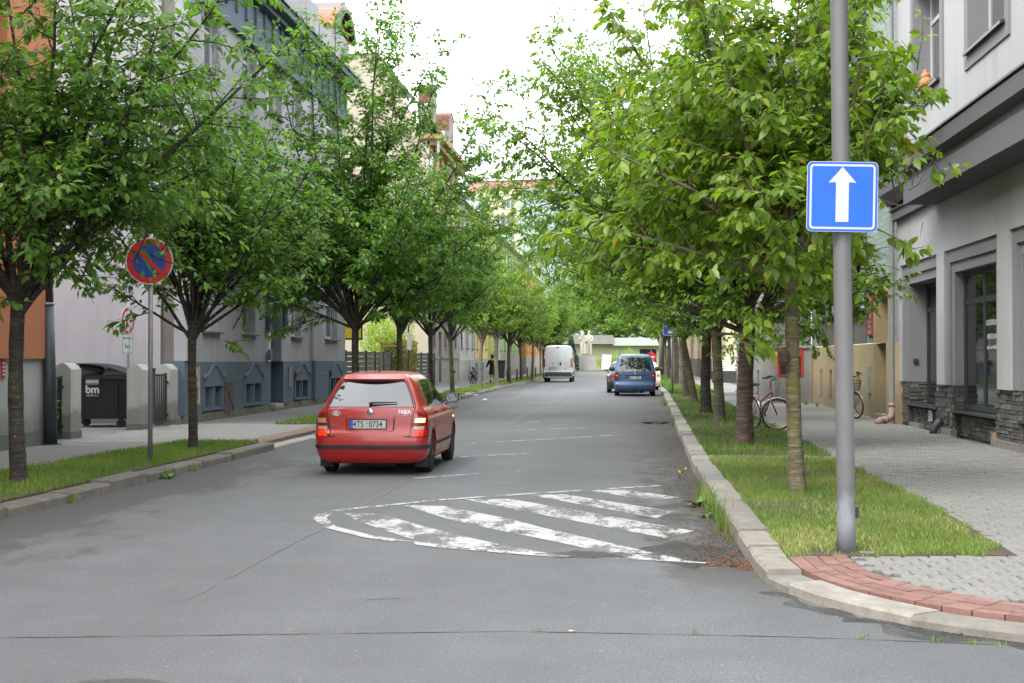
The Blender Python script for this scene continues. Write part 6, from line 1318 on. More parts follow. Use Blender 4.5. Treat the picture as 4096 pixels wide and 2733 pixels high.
def grow(seed, trunk_h, r0, lean=(0,0), limbs=9, limb_len=(2.6,3.6), elev=(45,75), curve=.05, l2=1.3, l2_step=.26, l3=.5, l3_step=.2, node=.075, per=2, leaf=.11, droop=.45,
         extra=(), spread2=(35,65), squash=1.0, bare=.12, tipy=.2, trunk_curve=.04, axis_limb=True, az_bias=None, l2_up=.25):
    """skeleton and leaf nodes of one cherry tree in local metres"""
    g = np.random.default_rng(seed); lines_big = []; lines_small = []; LP = []; LD = []; LT = []
    k = 12; t = np.linspace(0,1,k); tx = lean[0]*t+trunk_curve*np.sin(t*3+seed); ty = lean[1]*t+trunk_curve*np.cos(t*2.3+seed); tp = np.stack([tx-tx[0],ty-ty[0],t*trunk_h-.05],1)
    rad = r0*(1-.18*t)+r0*.28*np.exp(-t*14)+r0*.22*np.exp(-((t-1)/.09)**2); rad *= 1+.05*np.sin(t*23+seed)
    trunk = (tp, rad); top = tp[-1]
    def path(p0, d0, L, n, curv, wob, down=0.0):
        P = [p0]; d = d0/np.linalg.norm(d0); st = L/n
        for i in range(n):
            d = d+np.array([0,0,curv-down*(i/n)])+g.normal(0,wob,3); d = d/np.linalg.norm(d); P.append(P[-1]+d*st)
        return np.array(P)
    def side(d, ang, az):
        r_ = np.array([0,0,1.0]) if abs(d[2]) < .95 else np.array([1.0,0,0]); u = np.cross(d,r_); u /= np.linalg.norm(u); v = np.cross(d,u)
        return d*math.cos(ang)+(u*math.cos(az)+v*math.sin(az))*math.sin(ang)
    def nodes(P, f0=0.0, step=node):
        seg = np.linalg.norm(np.diff(P,axis=0),axis=1); D = np.concatenate([[0],np.cumsum(seg)]); s = np.arange(D[-1]*f0+step*.5, D[-1]+step*.3, step); s = np.minimum(s, D[-1])
        for c in range(3): pass
        Q = np.stack([np.interp(s,D,P[:,c]) for c in range(3)],1); i = np.clip(np.searchsorted(D,s)-1,0,len(seg)-1); d = np.diff(P,axis=0)[i]/seg[i][:,None]
        LP.append(Q); LD.append(d); LT.append(s/D[-1])
    limbspec = []
    ga = g.random()*6.28
    for i in range(limbs):
        az = ga+i*2.399+g.normal(0,.25); el = R(g.uniform(*elev)); 
        if axis_limb and i == 0: el = R(86)
        limbspec.append((az, el, g.uniform(*limb_len)*(1.1 if (axis_limb and i == 0) else 1), curve, r0*.42*(.8+.4*g.random())))
    for e in extra: limbspec.append((R(e[0]), R(e[1]), e[2], e[3] if len(e) > 3 else curve, r0*.36))
    for li, (az, el, L, cv, rr) in enumerate(limbspec):
        d0 = np.array([math.cos(az)*math.cos(el), math.sin(az)*math.cos(el), math.sin(el)*squash]); n = 10
        P = path(top-np.array([0,0,g.uniform(0,.4)*min(1,trunk_h/2.4)*(0 if el > 1.3 else 1)]), d0, L, n, cv, .055); tt = np.linspace(0,1,n+1); lines_big.append((P, rr*(1-tt)**.8*.9+.006))
        D = np.linspace(0,L,n+1); s = L*.14+g.random()*l2_step; az2 = g.random()*6.28
        nodes(P, .45, node*1.2)
        while s < L*.98:
            p = np.array([np.interp(s,D,P[:,c]) for c in range(3)]); i = min(n-1,int(s/L*n)); d = P[i+1]-P[i]; d /= np.linalg.norm(d); f = s/L
            L2 = l2*(1.12-.75*f)*g.uniform(.55,1.15); az2 += 2.4+g.normal(0,.4)
            if f < .3 and g.random() < bare*3: s += l2_step; continue
            d2 = side(d, R(g.uniform(*spread2)), az2); d2[2] = d2[2]*.75+l2_up*.3
            m = 7; P2 = path(p, d2, L2, m, .02+l2_up*.06, .08, .05); lines_small.append((P2, (.012*(L2/1.0)**.5)*(1-np.linspace(0,1,m+1))+.0025))
            nodes(P2, .22)
            s3 = L2*.15+g.random()*l3_step; az3 = g.random()*6.28
            while s3 < L2*.97:
                q = np.array([np.interp(s3,np.linspace(0,L2,m+1),P2[:,c]) for c in range(3)]); i3 = min(m-1,int(s3/L2*m)); d3 = P2[i3+1]-P2[i3]; d3 /= np.linalg.norm(d3); L3 = l3*(1.1-.6*s3/L2)*g.uniform(.4,1.2); az3 += 2.4+g.normal(0,.5)
                e3 = side(d3, R(g.uniform(30,65)), az3); e3[2] = e3[2]*.6+.08; P3 = path(q, e3, L3, 2, .0, .09, .1); lines_small.append((P3, .0045*(1-np.linspace(0,1,3))+.0018)); nodes(P3, .1); s3 += l3_step*g.uniform(.7,1.3)
            s += l2_step*g.uniform(.7,1.35)
    LP = np.concatenate(LP); LD = np.concatenate(LD); LT = np.concatenate(LT)
    P = np.repeat(LP,per,0); D = np.repeat(LD,per,0); T = np.repeat(LT,per); n = len(P)
    rv = g.normal(size=(n,3)); sd = rv-(rv*D).sum(1,keepdims=True)*D; sd /= (np.linalg.norm(sd,axis=1,keepdims=True)+1e-9); sd[:,2] *= .55
    A = .5*D+.75*sd+np.array([0,0,-1.0])*(droop*(.35+1.1*g.random(n)))[:,None]; A /= np.linalg.norm(A,axis=1,keepdims=True)
    N = np.array([0,0,1.0])+g.normal(0,.42,(n,3)); S = leaf*(.6+.65*g.random(n)); P = P+sd*(.012+.02*g.random(n))[:,None]+A*.012
    tone = np.clip(g.beta(2.2,2.6,n)*.82+.16*(T > .9)*(g.random(n) < .5)+tipy*(T > .93)*(g.random(n) < .35), 0, 1)
    return dict(trunk=trunk, big=lines_big, small=lines_small, P=P, A=A, N=N, S=S, tone=tone, top=top)
def trunk_mesh(tr, seed, mat, n=22, rough=.06):
    pts, rad = tr; k = 46; t = np.linspace(0,1,len(pts)); tt = np.linspace(0,1,k); C = np.stack([np.interp(tt,t,pts[:,c]) for c in range(3)],1); Rr = np.interp(tt,t,rad); g = np.random.default_rng(seed)
    ang = np.arange(n)*2*np.pi/n; ph = g.random(6)*6.28
    rr = Rr[:,None]*(1+rough*.6*np.sin(ang*3+ph[0]+2*tt[:,None])+rough*.4*np.sin(ang*5+ph[1]-3*tt[:,None])+g.normal(0,rough*.2,(k,n))+.15*np.exp(-tt*16)[:,None]*np.sin(ang*4+ph[2])**2)
    V = np.stack([C[:,0:1]+rr*np.cos(ang), C[:,1:2]+rr*np.sin(ang), np.repeat(C[:,2:3],n,1)],-1).reshape(-1,3); V = np.concatenate([V, C[-1:]+[[0,0,.05]]])
    i = np.arange(k-1)[:,None]*n; j = np.arange(n)[None]; j2 = (j+1) % n; F = np.stack([i+j,i+j2,i+n+j2,i+n+j],-1).reshape(-1,4); b = (k-1)*n; jj = np.arange(n); T = np.stack([b+jj, b+(jj+1) % n, np.full(n,k*n)],1)
    return np_mesh('trunk', V, [F,T], mat, None, True)
BARK_D = barkmat('bark_dark', (.030,.024,.021), mossf=.25); BARK_M = barkmat('bark_mossy', (.060,.050,.036), (.10,.105,.02), .85); BARK_B = barkmat('bark_banded', (.070,.048,.040), (.07,.075,.02), .4); BARK_P = barkmat('bark_pale_mossy', (.115,.10,.06), (.14,.14,.03), .9); BARK_L = barkmat('bark_pale', (.11,.095,.07), (.12,.12,.03), .6)
LF_D = leafmat('leaf_deep', (.055,.130,.026), (.128,.255,.044), (.25,.37,.062), .54); LF_M = leafmat('leaf_mid', (.060,.140,.018), (.155,.270,.032), (.29,.38,.05), .54); LF_B = leafmat('leaf_bright', (.075,.155,.018), (.195,.305,.034), (.36,.40,.06), .52)
KEEP_R = lambda x,y,z: ~((x < 1.3) & (z < 2.55+.12*np.sin(y*3+x*5)))   # headroom over the road
KEEP_L = lambda x,y,z: ~((x > -6.0) & (z < 2.45+.12*np.sin(y*3+x*5)))
KEEP_L1 = lambda x,y,z: KEEP_L(x,y,z) & ~((x > -6.3) & (z < 3.25) & (np.sin(x*57+y*31+z*83) > -.93))
KEEP_R1 = lambda x,y,z: KEEP_R(x,y,z) & (x < 3.25+.55*np.exp(-((z-3.95)/.4)**2)+.12*np.sin(y*7)) & ~((x > 2.55+.2*np.sin(y*4)) & (z < 3.75+.2*np.sin(y*5+x*3)) & ~((np.abs(x-3.0) < .18) & (np.abs(z-2.75) < .16) & (y < 15.6)))
TREES = 0
def trim(G, loc, keep):
    """pruning: drop the leaves (and thin shoots) for which keep(x, y, z) in street metres is false"""
    P = G['P']+np.array(loc); k = keep(P[:,0], P[:,1], P[:,2])
    for n in ('P','A','N','S','tone'): G[n] = G[n][k]
    big = []
    for pts, rad in G['big']:
        ok = keep(*(pts+np.array(loc)).T); ok[:4] = True; n = int(np.argmin(ok)) if not ok.all() else len(ok)
        if n < 8 and len(ok) > n: continue
        big.append((pts[:n], np.concatenate([rad[:n-1], [.004]]) if n < len(ok) else rad))
    G['big'] = big
    G['small'] = [q for q in G['small'] if keep(*(q[0][-1:]+np.array(loc)).T)[0]]
    return G
def tree(label, loc, G, lmat, bark, tmpl, rz=0, sc=1.0, nt=5, name='cherry_tree', group='cherry trees lining the street', keep=None):
    global TREES; TREES += 1
    if keep is None: keep = KEEP_R if loc[0] > 0 else KEEP_L
    G = trim(G, loc, keep)
    t = thing(name, label, 'tree', loc, rz, group); t.scale = (sc,sc,sc)
    obj('trunk', trunk_mesh(G['trunk'], TREES, bark), t); obj('limbs', tubes_mesh('limbs', G['big'], bark, 6 if nt > 3 else 5), t); obj('twigs', tubes_mesh('twigs', G['small'], bark, 3), t)
    print('leaves', label[:30], len(G['P']))
    obj('crown', leaves_mesh('crown', G['P'], G['A'], G['N'], G['S'], G['tone'], tmpl, lmat), t); return t
def azi(dx, dy): return math.degrees(math.atan2(dy, dx))
# --- left row
tl1 = tree('nearest left cherry tree with banded dark trunk at picture edge', (-7.1,15.97,.1), grow(3,2.35,.094,(-.03,0),13,(3.0,4.6),(36,82),.03,1.4,.2,.5,.135,.06,2,.115,.5,
      extra=((-10,30,2.4,-.02),(10,24,2.6,-.035),(-30,42,3.2,.0),(30,48,3.4,.0),(-60,40,2.8,-.01),(170,40,2.2,0),(5,52,4.0,0),(0,66,4.8,0),(-40,62,4.4,0),(40,70,5.0,0),(-5,44,4.6,0)), spread2=(40,75), l2_up=.1), LF_D, BARK_D, LEAF_HI, keep=KEEP_L1)
tl2 = tree('slender left cherry tree with bushy vase crown behind the no-parking sign', (-6.93,22.06,.1), grow(8,2.15,.075,(.08,0),16,(2.4,3.7),(52,84),.02,1.15,.19,.48,.15,.065,2,.115,.45, bare=.2,
      extra=((0,34,2.4,0),(-20,46,2.9,.01),(20,46,3.1,.01),(10,40,3.2,.01),(0,56,3.8,0),(25,60,3.9,0),(15,15,1.7,-.01),(180,20,1.6,0),(180,60,3.4,0))), LF_D, BARK_D, LEAF_HI)
tl3 = tree('tall left cherry tree with long upright leaders right behind red car', (-7.0,36.3,.1), grow(15,2.5,.105,(0,0),14,(3.8,6.0),(34,78),.04,1.6,.22,.55,.15,.066,2,.15,.5,
      extra=((180,70,8.0,0),(150,76,8.6,0),(205,75,8.2,0),(-30,75,7.8,0),(30,78,8.4,0),(0,80,9.0,0),(80,84,8.2,.005),(0,62,7.8,-.005),(15,54,6.8,-.005),(-5,70,7.0,0),(5,40,4.8,0),(-160,62,6.4,0),(-170,45,5.0,0),(-25,24,3.2,-.01),(175,20,3.2,-.02),(190,36,4.2,-.01),(185,54,6.4,0),(195,48,5.8,0),(180,66,7.0,0),(0,30,4.0,0)), l2_up=.2), LF_D, BARK_D, LEAF_MD)
tl4 = tree('left cherry tree with forked stems before the clipped hedge', (-7.15,44.5,.1), grow(21,2.6,.096,(0,0),14,(3.2,5.2),(46,82),.03,1.4,.24,.52,.17,.072,3,.13,.5, bare=.15, extra=((0,46,5.0,0),(10,58,5.8,0),(-10,36,3.6,0)), l2_up=.2), LF_D, BARK_M, LEAF_MD)
tl5 = tree('left cherry tree with near-black trunk before the grey facade corner', (-7.05,51,.1), grow(27,2.7,.09,(0,0),14,(3.4,5.4),(44,80),.03,1.5,.24,.52,.17,.072,3,.13,.5, extra=((5,50,5.8,0),(-5,36,4.0,0)), l2_up=.2), LF_D, BARK_D, LEAF_MD)
tl6 = tree('left cherry tree with burl on its trunk just beyond the red car', (-7.2,58.2,.1), grow(33,2.6,.1,(0,0),14,(3.2,5.0),(44,80),.03,1.4,.25,.52,.18,.078,3,.13,.5, extra=((0,46,5.0,0),), l2_up=.2), LF_M, BARK_M, LEAF_MD)
GA = grow(41,2.5,.1,(.05,0),14,(2.6,4.0),(42,80),.03,1.3,.25,.52,.18,.08,3,.145,.5, l2_up=.2); GB = grow(47,2.6,.105,(-.05,0),14,(2.8,4.2),(40,78),.03,1.4,.25,.52,.18,.08,3,.145,.5, l2_up=.2); GC = grow(53,2.7,.115,(0,.05),15,(3.2,5.0),(38,78),.04,1.5,.27,.56,.19,.082,3,.145,.5, l2_up=.2)
P6 = tree('pale-barked young cherry tree between child and verge crossing', (-7.09,68.7,.1), GA, LF_B, BARK_L, LEAF_LO, 0, 1.0, 3)
P7 = tree('pale-barked cherry tree partly hiding the walking woman', (-6.89,75.5,.1), GB, LF_B, BARK_L, LEAF_LO, 0, 1.05, 3)
P8 = tree('dark cherry tree between the bike hoops and the wheeled bin', (-6.76,82,.1), GC, LF_M, BARK_D, LEAF_LO, 0, .95, 3)
def tcopy(src, label, loc, rz, sc):
    t = copy_tree(src); t.location = loc; t.rotation_euler = (0,0,rz); t.scale = (sc,)*3; t['label'] = label; return t
tcopy(P8, 'leaning dark cherry tree beyond the bike hoops', (-6.8,91.8,.1), 2.0, .95); tcopy(P7, 'dark cherry tree just short of the white van', (-6.57,98.9,.1), 3.7, 1.0); tcopy(P6, 'thin mossy cherry tree level with the white van', (-6.81,113.5,.1), 1.2, .9)
tcopy(P8, 'left cherry tree showing just above the white van roof', (-6.9,122,.1), 4.1, 1.0); tcopy(P7, 'left cherry tree further on above the white van', (-6.9,133,.1), 5.0, 1.0); tcopy(P8, 'last left cherry tree at the street end', (-6.8,146,.1), .8, 1.15)
# --- right row
tr1 = tree('nearest right cherry tree with slender mossy trunk and large bright leaves', (1.93,15.88,.1), grow(61,2.75,.086,(-.15,.05),14,(2.0,3.3),(24,80),.015,1.15,.18,.45,.14,.07,2,.145,.62, tipy=.3, spread2=(45,85), l2_up=-.1, squash=.95,
      extra=((azi(1,-.2),22,2.0,-.02),(azi(.9,-.7),34,2.2,-.02),(azi(.8,-.2),48,2.6,-.01),(azi(-1,-.2),16,2.4,-.02),(azi(-1,-.6),32,2.8,-.01),(azi(-1,.1),28,2.8,-.01),(azi(-.8,.3),48,3.3,0),(azi(-1,-.1),58,3.6,0),(azi(-.3,-1),24,2.2,-.03),(azi(.3,-1),42,2.6,-.01),(azi(-.6,-.8),14,2.0,-.05),(80,82,3.8,0),(200,72,3.8,0),(-20,68,3.4,0),(azi(-1,-.4),70,4.0,0))), LF_B, BARK_P, LEAF_HI, keep=KEEP_R1)
tr2 = tree('thick right cherry tree with banded trunk beside the maroon bicycle', (2.06,24.5,.1), grow(67,2.35,.15,(0,0),16,(3.4,5.6),(36,84),.03,1.5,.2,.52,.14,.064,2,.118,.55,
      extra=((azi(-1,.1),42,6.2,-.014),(azi(-1,-.1),30,4.8,-.01),(azi(-1,.3),54,5.8,0),(azi(-.7,-.5),60,5.6,0),(azi(-1,0),22,3.8,-.01),(azi(.8,-.5),28,2.6,-.03),(azi(.3,.2),80,6.8,0),(azi(-.3,-.2),74,7.2,0),(azi(-1,.25),36,5.6,-.015),(azi(-.6,0),68,6.8,0),(azi(-1,-.3),46,5.2,-.005),(azi(-1,0),54,5.9,-.004),(azi(-.3,-1),10,2.2,-.02),(azi(.4,-1),12,2.2,-.02),(azi(-1,-.8),14,3.0,-.015),(azi(1,-.3),18,2.2,-.02),(azi(-.1,-1),26,2.8,-.02),(azi(.5,-.3),76,6.5,0),(azi(-.5,-.5),78,7.2,0),(azi(-.2,.6),72,7.0,0)), l2_up=.1), LF_M, BARK_B, LEAF_HI)
tr3 = tree('right cherry tree with mossy lumpy trunk, third from camera', (2.2,32.9,.1), grow(71,2.4,.127,(0,0),16,(3.6,6.0),(36,84),.03,1.5,.23,.54,.16,.072,2,.118,.55,
      extra=((azi(-1,0),40,6.2,-.008),(azi(-1,.2),50,6.6,0),(azi(-1,-.2),30,6.4,-.01),(azi(-1,.1),34,6.8,-.01),(azi(-.5,0),72,8.8,0),(azi(-1,0),20,4.2,0),(azi(-.6,-.3),66,7.6,0),(azi(-.7,.2),62,7.2,0),(azi(-.2,0),80,9.2,0),(azi(-1,0),54,7.4,-.003),(azi(-1,.15),60,8.2,-.003),(azi(-.4,-1),14,2.6,-.01),(azi(.3,-1),14,2.4,-.01)), l2_up=.15), LF_M, BARK_M, LEAF_MD)
tr4 = tree('dark-trunked right cherry tree, fourth in the row', (2.23,38.8,.1), grow(79,2.5,.148,(0,0),16,(3.6,6.2),(36,82),.03,1.5,.24,.54,.17,.076,2,.122,.5, extra=((azi(-1,0),28,6.2,-.005),(azi(-1,.3),38,6.8,-.005),(azi(-1,0),48,6.6,0),(azi(-.6,0),67,8.8,0),(azi(-.6,0),76,9.6,0),(azi(-1,0),58,8.2,-.003),(azi(-.4,-1),14,2.6,-.01)), l2_up=.15), LF_M, BARK_D, LEAF_MD)
tr5 = tree('mossy leaning right cherry tree, fifth in the row', (2.32,47,.1), grow(83,2.6,.122,(-.4,0),16,(3.6,6.2),(36,82),.03,1.5,.25,.54,.18,.08,2,.128,.5, extra=((azi(-1,0),28,5.8,-.005),(azi(-1,-.3),36,6.4,-.005),(azi(-1,0),44,6.4,0),(azi(-.6,0),64,8.6,0)), l2_up=.15), LF_M, BARK_M, LEAF_MD)
tr6 = tree('right cherry tree behind the blue parking sign', (2.45,56,.1), grow(89,2.6,.125,(-.1,0),16,(3.6,6.0),(36,82),.03,1.5,.27,.54,.19,.085,2,.13,.5, extra=((azi(-1,0),30,4.6,0),(azi(-1,0),58,7.0,0)), l2_up=.15), LF_M, BARK_D, LEAF_LO)
for i, (x, y, sc, rz, lb) in enumerate([(2.7,66,1.15,.4,'right cherry tree level with the black car'),(2.8,77,1.2,2.2,'right cherry tree beyond the cream car'),(2.95,88,1.15,3.9,'right cherry tree two beyond the cream car'),(3.1,100,1.2,5.2,'far right cherry tree halfway to the crossing'),(3.3,113,1.15,1.0,'far right cherry tree third from the street end'),(3.4,126,1.2,2.9,'far right cherry tree second from the street end'),(3.4,140,1.2,4.4,'last right cherry tree at the street end')]):
    tcopy(P8 if i % 2 else P7, lb, (x,y,.1), rz, sc)
# burl on the nearest right trunk
MB().sphere((-.165,-.03,1.52),.075,12,9,(.8,1,1.5)).build('burl', BARK_B, tr1, True)
MB().sphere((.09,-.05,.95),.06,10,8,(1,1,1.2)).build('burl', BARK_M, tl6, True)
# --- trees behind the pavilion and a young spruce
GD = grow(97,2.6,.2,(0,0),20,(2.4,4.2),(10,85),.02,1.5,.22,.5,.16,.075,2,.17,.5)
PT = tree('broad tree behind the pavilion straight ahead', (-2,202,.1), GD, LF_M, BARK_D, LEAF_LO, 0, 1.7, 3, 'broad_tree', 'trees around the pavilion', lambda x,y,z: z > -9)
for i, (x, y, sc, rz, lb) in enumerate([(-17,205,2.2,.3,'broad tree behind the pavilion on the left'),(-9.5,204,2.0,1.4,'broad tree behind the pavilion beside the statue'),(3.5,203,1.9,3.9,'broad tree behind the pavilion right of the statue'),(10,206,2.2,5.0,'broad tree behind the pavilion on the right'),(-11.5,176,1.3,2.2,'leafy tree left of the statue by the crossing'),(-6,222,2.8,.9,'tall tree rising far behind the pavilion')]): tcopy(PT, lb, (x,y,.1), rz, sc)
sp = thing('spruce_tree', 'young green spruce standing left of the pale statue', 'tree', (-6.6,172,.1)); MB().tube([(0,0,0),(0,0,4.4)],[.09,.01],8).build('trunk', BARK_D, sp); g = np.random.default_rng(5); n = 5200
h = g.random(n)**.8; rr = (1.25*(1-h)+.05)*np.sqrt(g.random(n)); a = g.random(n)*6.28; P = np.stack([np.cos(a)*rr,np.sin(a)*rr,.25+h*4.0-rr*.25+.08*np.sin(h*60)],1); A = np.stack([np.cos(a),np.sin(a),-.25+0*a],1)+g.normal(0,.35,(n,3)); 
obj('crown', leaves_mesh('crown', P, A, np.array([0,0,1.0])+g.normal(0,.3,(n,3)), np.full(n,.22), g.random(n)*.7, LEAF_LO, leafmat('spruce_needle',(.02,.05,.03),(.04,.085,.05),(.08,.14,.06),.15)), sp)
# --- shrubs: clipped golden hedge, feathery bush behind the fence, ivy in the yard
def leafbox(name, label, cat, loc, size, n, leaf, mat, shell=True, seed=1, tip=.5, sphere=False):
    g = np.random.default_rng(seed); u = g.random((n,3))*2-1
    if sphere: u /= np.linalg.norm(u,axis=1,keepdims=True); u *= (g.random(n)**.33)[:,None]; u *= (1+.25*np.sin(u[:,0:1]*7+seed)+.2*np.sin(u[:,1:2]*6)); Nn = u.copy()
    else:
        ax = g.integers(0,3,n); sgn = np.sign(u[np.arange(n),ax]); dep = 1-.18*g.random(n)**2; u[np.arange(n),ax] = sgn*dep; Nn = np.zeros((n,3)); Nn[np.arange(n),ax] = sgn
    P = u*np.array(size)/2+np.array([0,0,size[2]/2]); A = Nn*.6+g.normal(0,.5,(n,3))+np.array([0,0,.35]); t = thing(name, label, cat, loc)
    obj('foliage', leaves_mesh('foliage', P, A, Nn+g.normal(0,.5,(n,3)), leaf*(.6+.8*g.random(n)), np.clip(g.random(n)*tip+.25,0,1), LEAF_LO, mat), t)
    if not sphere: MB().box(-size[0]*.4,size[0]*.4,-size[1]*.4,size[1]*.4,0,size[2]*.9).build('core', M_soil, t)
    else:
        m = MB(); 
        for k in range(7): m.tube([(0,0,0),(g.normal(0,.2)*size[0],g.normal(0,.2)*size[1],size[2]*.75)],[.03,.006],5)
        m.build('stem', BARK_D, t)
    return t
leafbox('clipped_hedge','clipped golden-green hedge between two dark slatted fences','hedge',(-10.1,62.2,.1),(1.1,3.6,2.25),9000,.09,leafmat('golden_leaf',(.06,.09,.01),(.13,.155,.02),(.26,.23,.03),.35),True,3,.8)
leafbox('feathery_bush','loose light green bush rising behind the dark slatted fence','bush',(-11.6,67.5,.1),(2.6,5.0,3.9),7000,.12,LF_B,True,4,.7,True)
leafbox('yard_bush','low green plant growing behind the left iron gate','bush',(-10.7,24.8,.1),(.7,.8,.95),900,.11,LF_D,True,6,.6,True)
leafbox('rose_bush','green shrub growing before the pavilion behind the blue car','bush',(.3,176,.1),(3.2,3,2.6),2500,.16,LF_M,True,7,.6,True)
leafbox('forecourt_bush','dull low bush behind the white notice board','bush',(-1.9,178,.1),(4.5,2.4,1.7),2500,.16,LF_D,True,8,.5,True)
# ------------------------------------------------------------------ signs, posts, street things
M_gal = flat('galvanised', (.30,.31,.32), .5, .18, 6, Metallic=.4); M_sw = flat('sign_white', (.56,.57,.57), .4, .05); M_sb = flat('sign_blue', (.003,.125,.60), .6, .08, 3); M_sr = flat('sign_red_film', (.55,.022,.025), .4, .08, 3); M_sb2 = flat('sign_blue_deep', (.016,.07,.30), .4, .08, 3)
def rrect(w, h, r, n=6):
    P = []
    for cx, cy, a0 in ((w/2-r,h/2-r,0),(-w/2+r,h/2-r,90),(-w/2+r,-h/2+r,180),(w/2-r,-h/2+r,270)):
        for i in range(n+1): a = R(a0+90*i/n); P.append((cx+r*math.cos(a), cy+r*math.sin(a)))
    return P
def disc(r, n=40, sx=1): return [(r*math.cos(2*math.pi*i/n)*sx, r*math.sin(2*math.pi*i/n)) for i in range(n)]
def face(parent, poly, y0, y1, mat, name, cx=0, cz=0):
    m = MB(); m.prismy([(x+cx,z+cz) for x,z in poly], y0, y1); return fixn(m.build(name, mat, parent))
def ringpoly(parent, ro, ri, y, mat, name, cz, n=40):
    V = []; 
    for i in range(n): a = 2*math.pi*i/n; V += [(ro*math.cos(a),y,cz+ro*math.sin(a)),(ri*math.cos(a),y,cz+ri*math.sin(a))]
    return fixn(MB().add(V,[(2*i,2*i+1,(2*i+3) % (2*n),(2*i+2) % (2*n)) for i in range(n)]).build(name, mat, parent))
# --- big lamp pole with blue one-way sign
lp = thing('lamp_pole', 'tall grey steel street-lamp pole standing in the right-hand lawn', 'pole', (1.72,11.12,.08))
t_ = NT('pole_paint'); v = t_.coord(); spz = t_.n('SeparateXYZ'); tcn = t_.n('TexCoord'); t_.l(tcn.outputs['Object'], spz.inputs[0])
zf = t_.ramp(t_.math('ADD', t_.math('MULTIPLY', spz.outputs['Z'], 1.6), t_.math('MULTIPLY', t_.noise(6,6,.7,t_.coord((3,3,.8))), -.9)), [(.0,.9),(.35,0)])
c_ = t_.mix(zf, t_.ramp(t_.noise(3,5,.6,v), [(.3,(.145,.146,.149)),(.7,(.18,.181,.184))]), (.30,.33,.37)); rf = t_.ramp(t_.noise(5,5,.7,t_.coord((2,2,.9))), [(.645,0),(.675,.7)]); c_ = t_.mix(rf, c_, (.30,.17,.12)); M_pole = t_.done(t_.pr(c_, .55))
MB().tube([(0,0,0),(0,0,.25),(-.035,0,3.2),(-.075,0,7.5),(-.1,0,9)],[.073,.072,.069,.062,.056],28).build('shaft', M_pole, lp, True); MB().tube([(-.1,0,9),(-.3,.0,9.3),(-1.2,0,9.45)],.04,10).build('bracket_arm', M_gal, lp, True); MB().sphere((-1.5,0,9.43),.32,14,8,(1,.45,.3)).build('lantern', M_gal, lp, True)
MB().box(.06,.095,-.02,.02,.28,.36).build('hinge_lug', M_fe, lp)
s1 = thing('one_way_sign', 'square blue one-way sign with white upward arrow on grey pole', 'sign', (1.68,11.02,2.855), R(3)); 
s1.rotation_euler = (0, R(1.2), R(2)); w = .545
face(s1, rrect(w,w,.04), -.012, .0, M_sw, 'backing'); face(s1, rrect(w*.985,w*.985,.038), -.0135, -.012, M_sb, 'blue_panel')
V = MB(); a, b = rrect(w*.925,w*.925,.03), rrect(w*.865,w*.865,.018); n = len(a); V.add([(x,-.0146,z) for x,z in a]+[(x,-.0146,z) for x,z in b],[(i,(i+1) % n,(i+1) % n+n,i+n) for i in range(n)]); fixn(V.build('white_border', M_sw, s1))
k = w/100; ar = [(-9.3,-36),(9.0,-36),(9.0,20.5),(19.5,19.8),(-.2,42.5),(-20,19.8),(-9.3,20.5)]; face(s1, [(x*k,z*k) for x,z in ar], -.0155, -.0138, M_sw, 'arrow')
MB().box(-.09,.09,0,.03,.12,.16).box(-.09,.09,0,.03,-.16,-.12).build('clamp', M_gal, s1)
# --- no-parking sign, left
p1 = thing('sign_pole', 'slim galvanised pole carrying the round no-parking sign', 'pole', (-6.75,19.5,.1)); MB().tube([(0,0,0),(0,0,3.28)],.033,14).build('shaft', M_gal, p1, True)
s2 = thing('no_parking_sign', 'round blue no-parking sign with red ring and slash', 'sign', (-6.75,19.45,2.99), R(9)); rad = .335
face(s2, disc(rad), -.012, 0, M_sw, 'backing'); face(s2, disc(rad*.95), -.0135, -.012, M_sr, 'red_disc'); face(s2, disc(rad*.70), -.0148, -.0136, M_sb2, 'blue_disc')
sl_ = MB(); sl_.box(-rad*.72,rad*.72,-.0162,-.0148,-rad*.085,rad*.085); sl_.rot(0,'Y',R(45)); sl_.build('slash', M_sr, s2); MB().box(-.06,.06,0,.03,.08,.11).box(-.06,.06,0,.03,-.11,-.08).build('clamp', M_gal, s2)
# --- vehicle ban sign turned sideways, with white plate
p2 = thing('sign_pole', 'slim galvanised pole beside the black waste container', 'pole', (-10.4,28.35,.1)); p2.location = (-10.47,28.85,.1); MB().tube([(0,0,0),(0,0,3.0)],.03,12).build('shaft', M_gal, p2, True)
s3 = thing('vehicle_ban_sign', 'round white ban sign with red ring, car and motorcycle, turned sideways', 'sign', (-10.47,28.80,2.40), R(82))
face(s3, disc(.285), -.012, 0, M_sw, 'backing'); ringpoly(s3, .275, .215, -.014, M_sr, 'red_ring', 0); face(s3, [(-.22,-.018),(.22,-.018),(.22,.018),(-.22,.018)], -.0145, -.0125, M_sr, 'red_bar')
face(s3, [(-.11,.05),(.11,.05),(.11,.09),(.07,.095),(.05,.14),(-.05,.14),(-.07,.095),(-.11,.09)], -.0145, -.0125, M_ink, 'car_symbol'); m = MB(); m.torus((-.075,-.014,-.135),.035,.008,14,4,'y').torus((.075,-.014,-.135),.035,.008,14,4,'y').box(-.07,.07,-.016,-.012,-.125,-.095).box(-.02,.015,-.016,-.012,-.1,-.05); m.build('motorcycle_symbol', M_ink, s3)
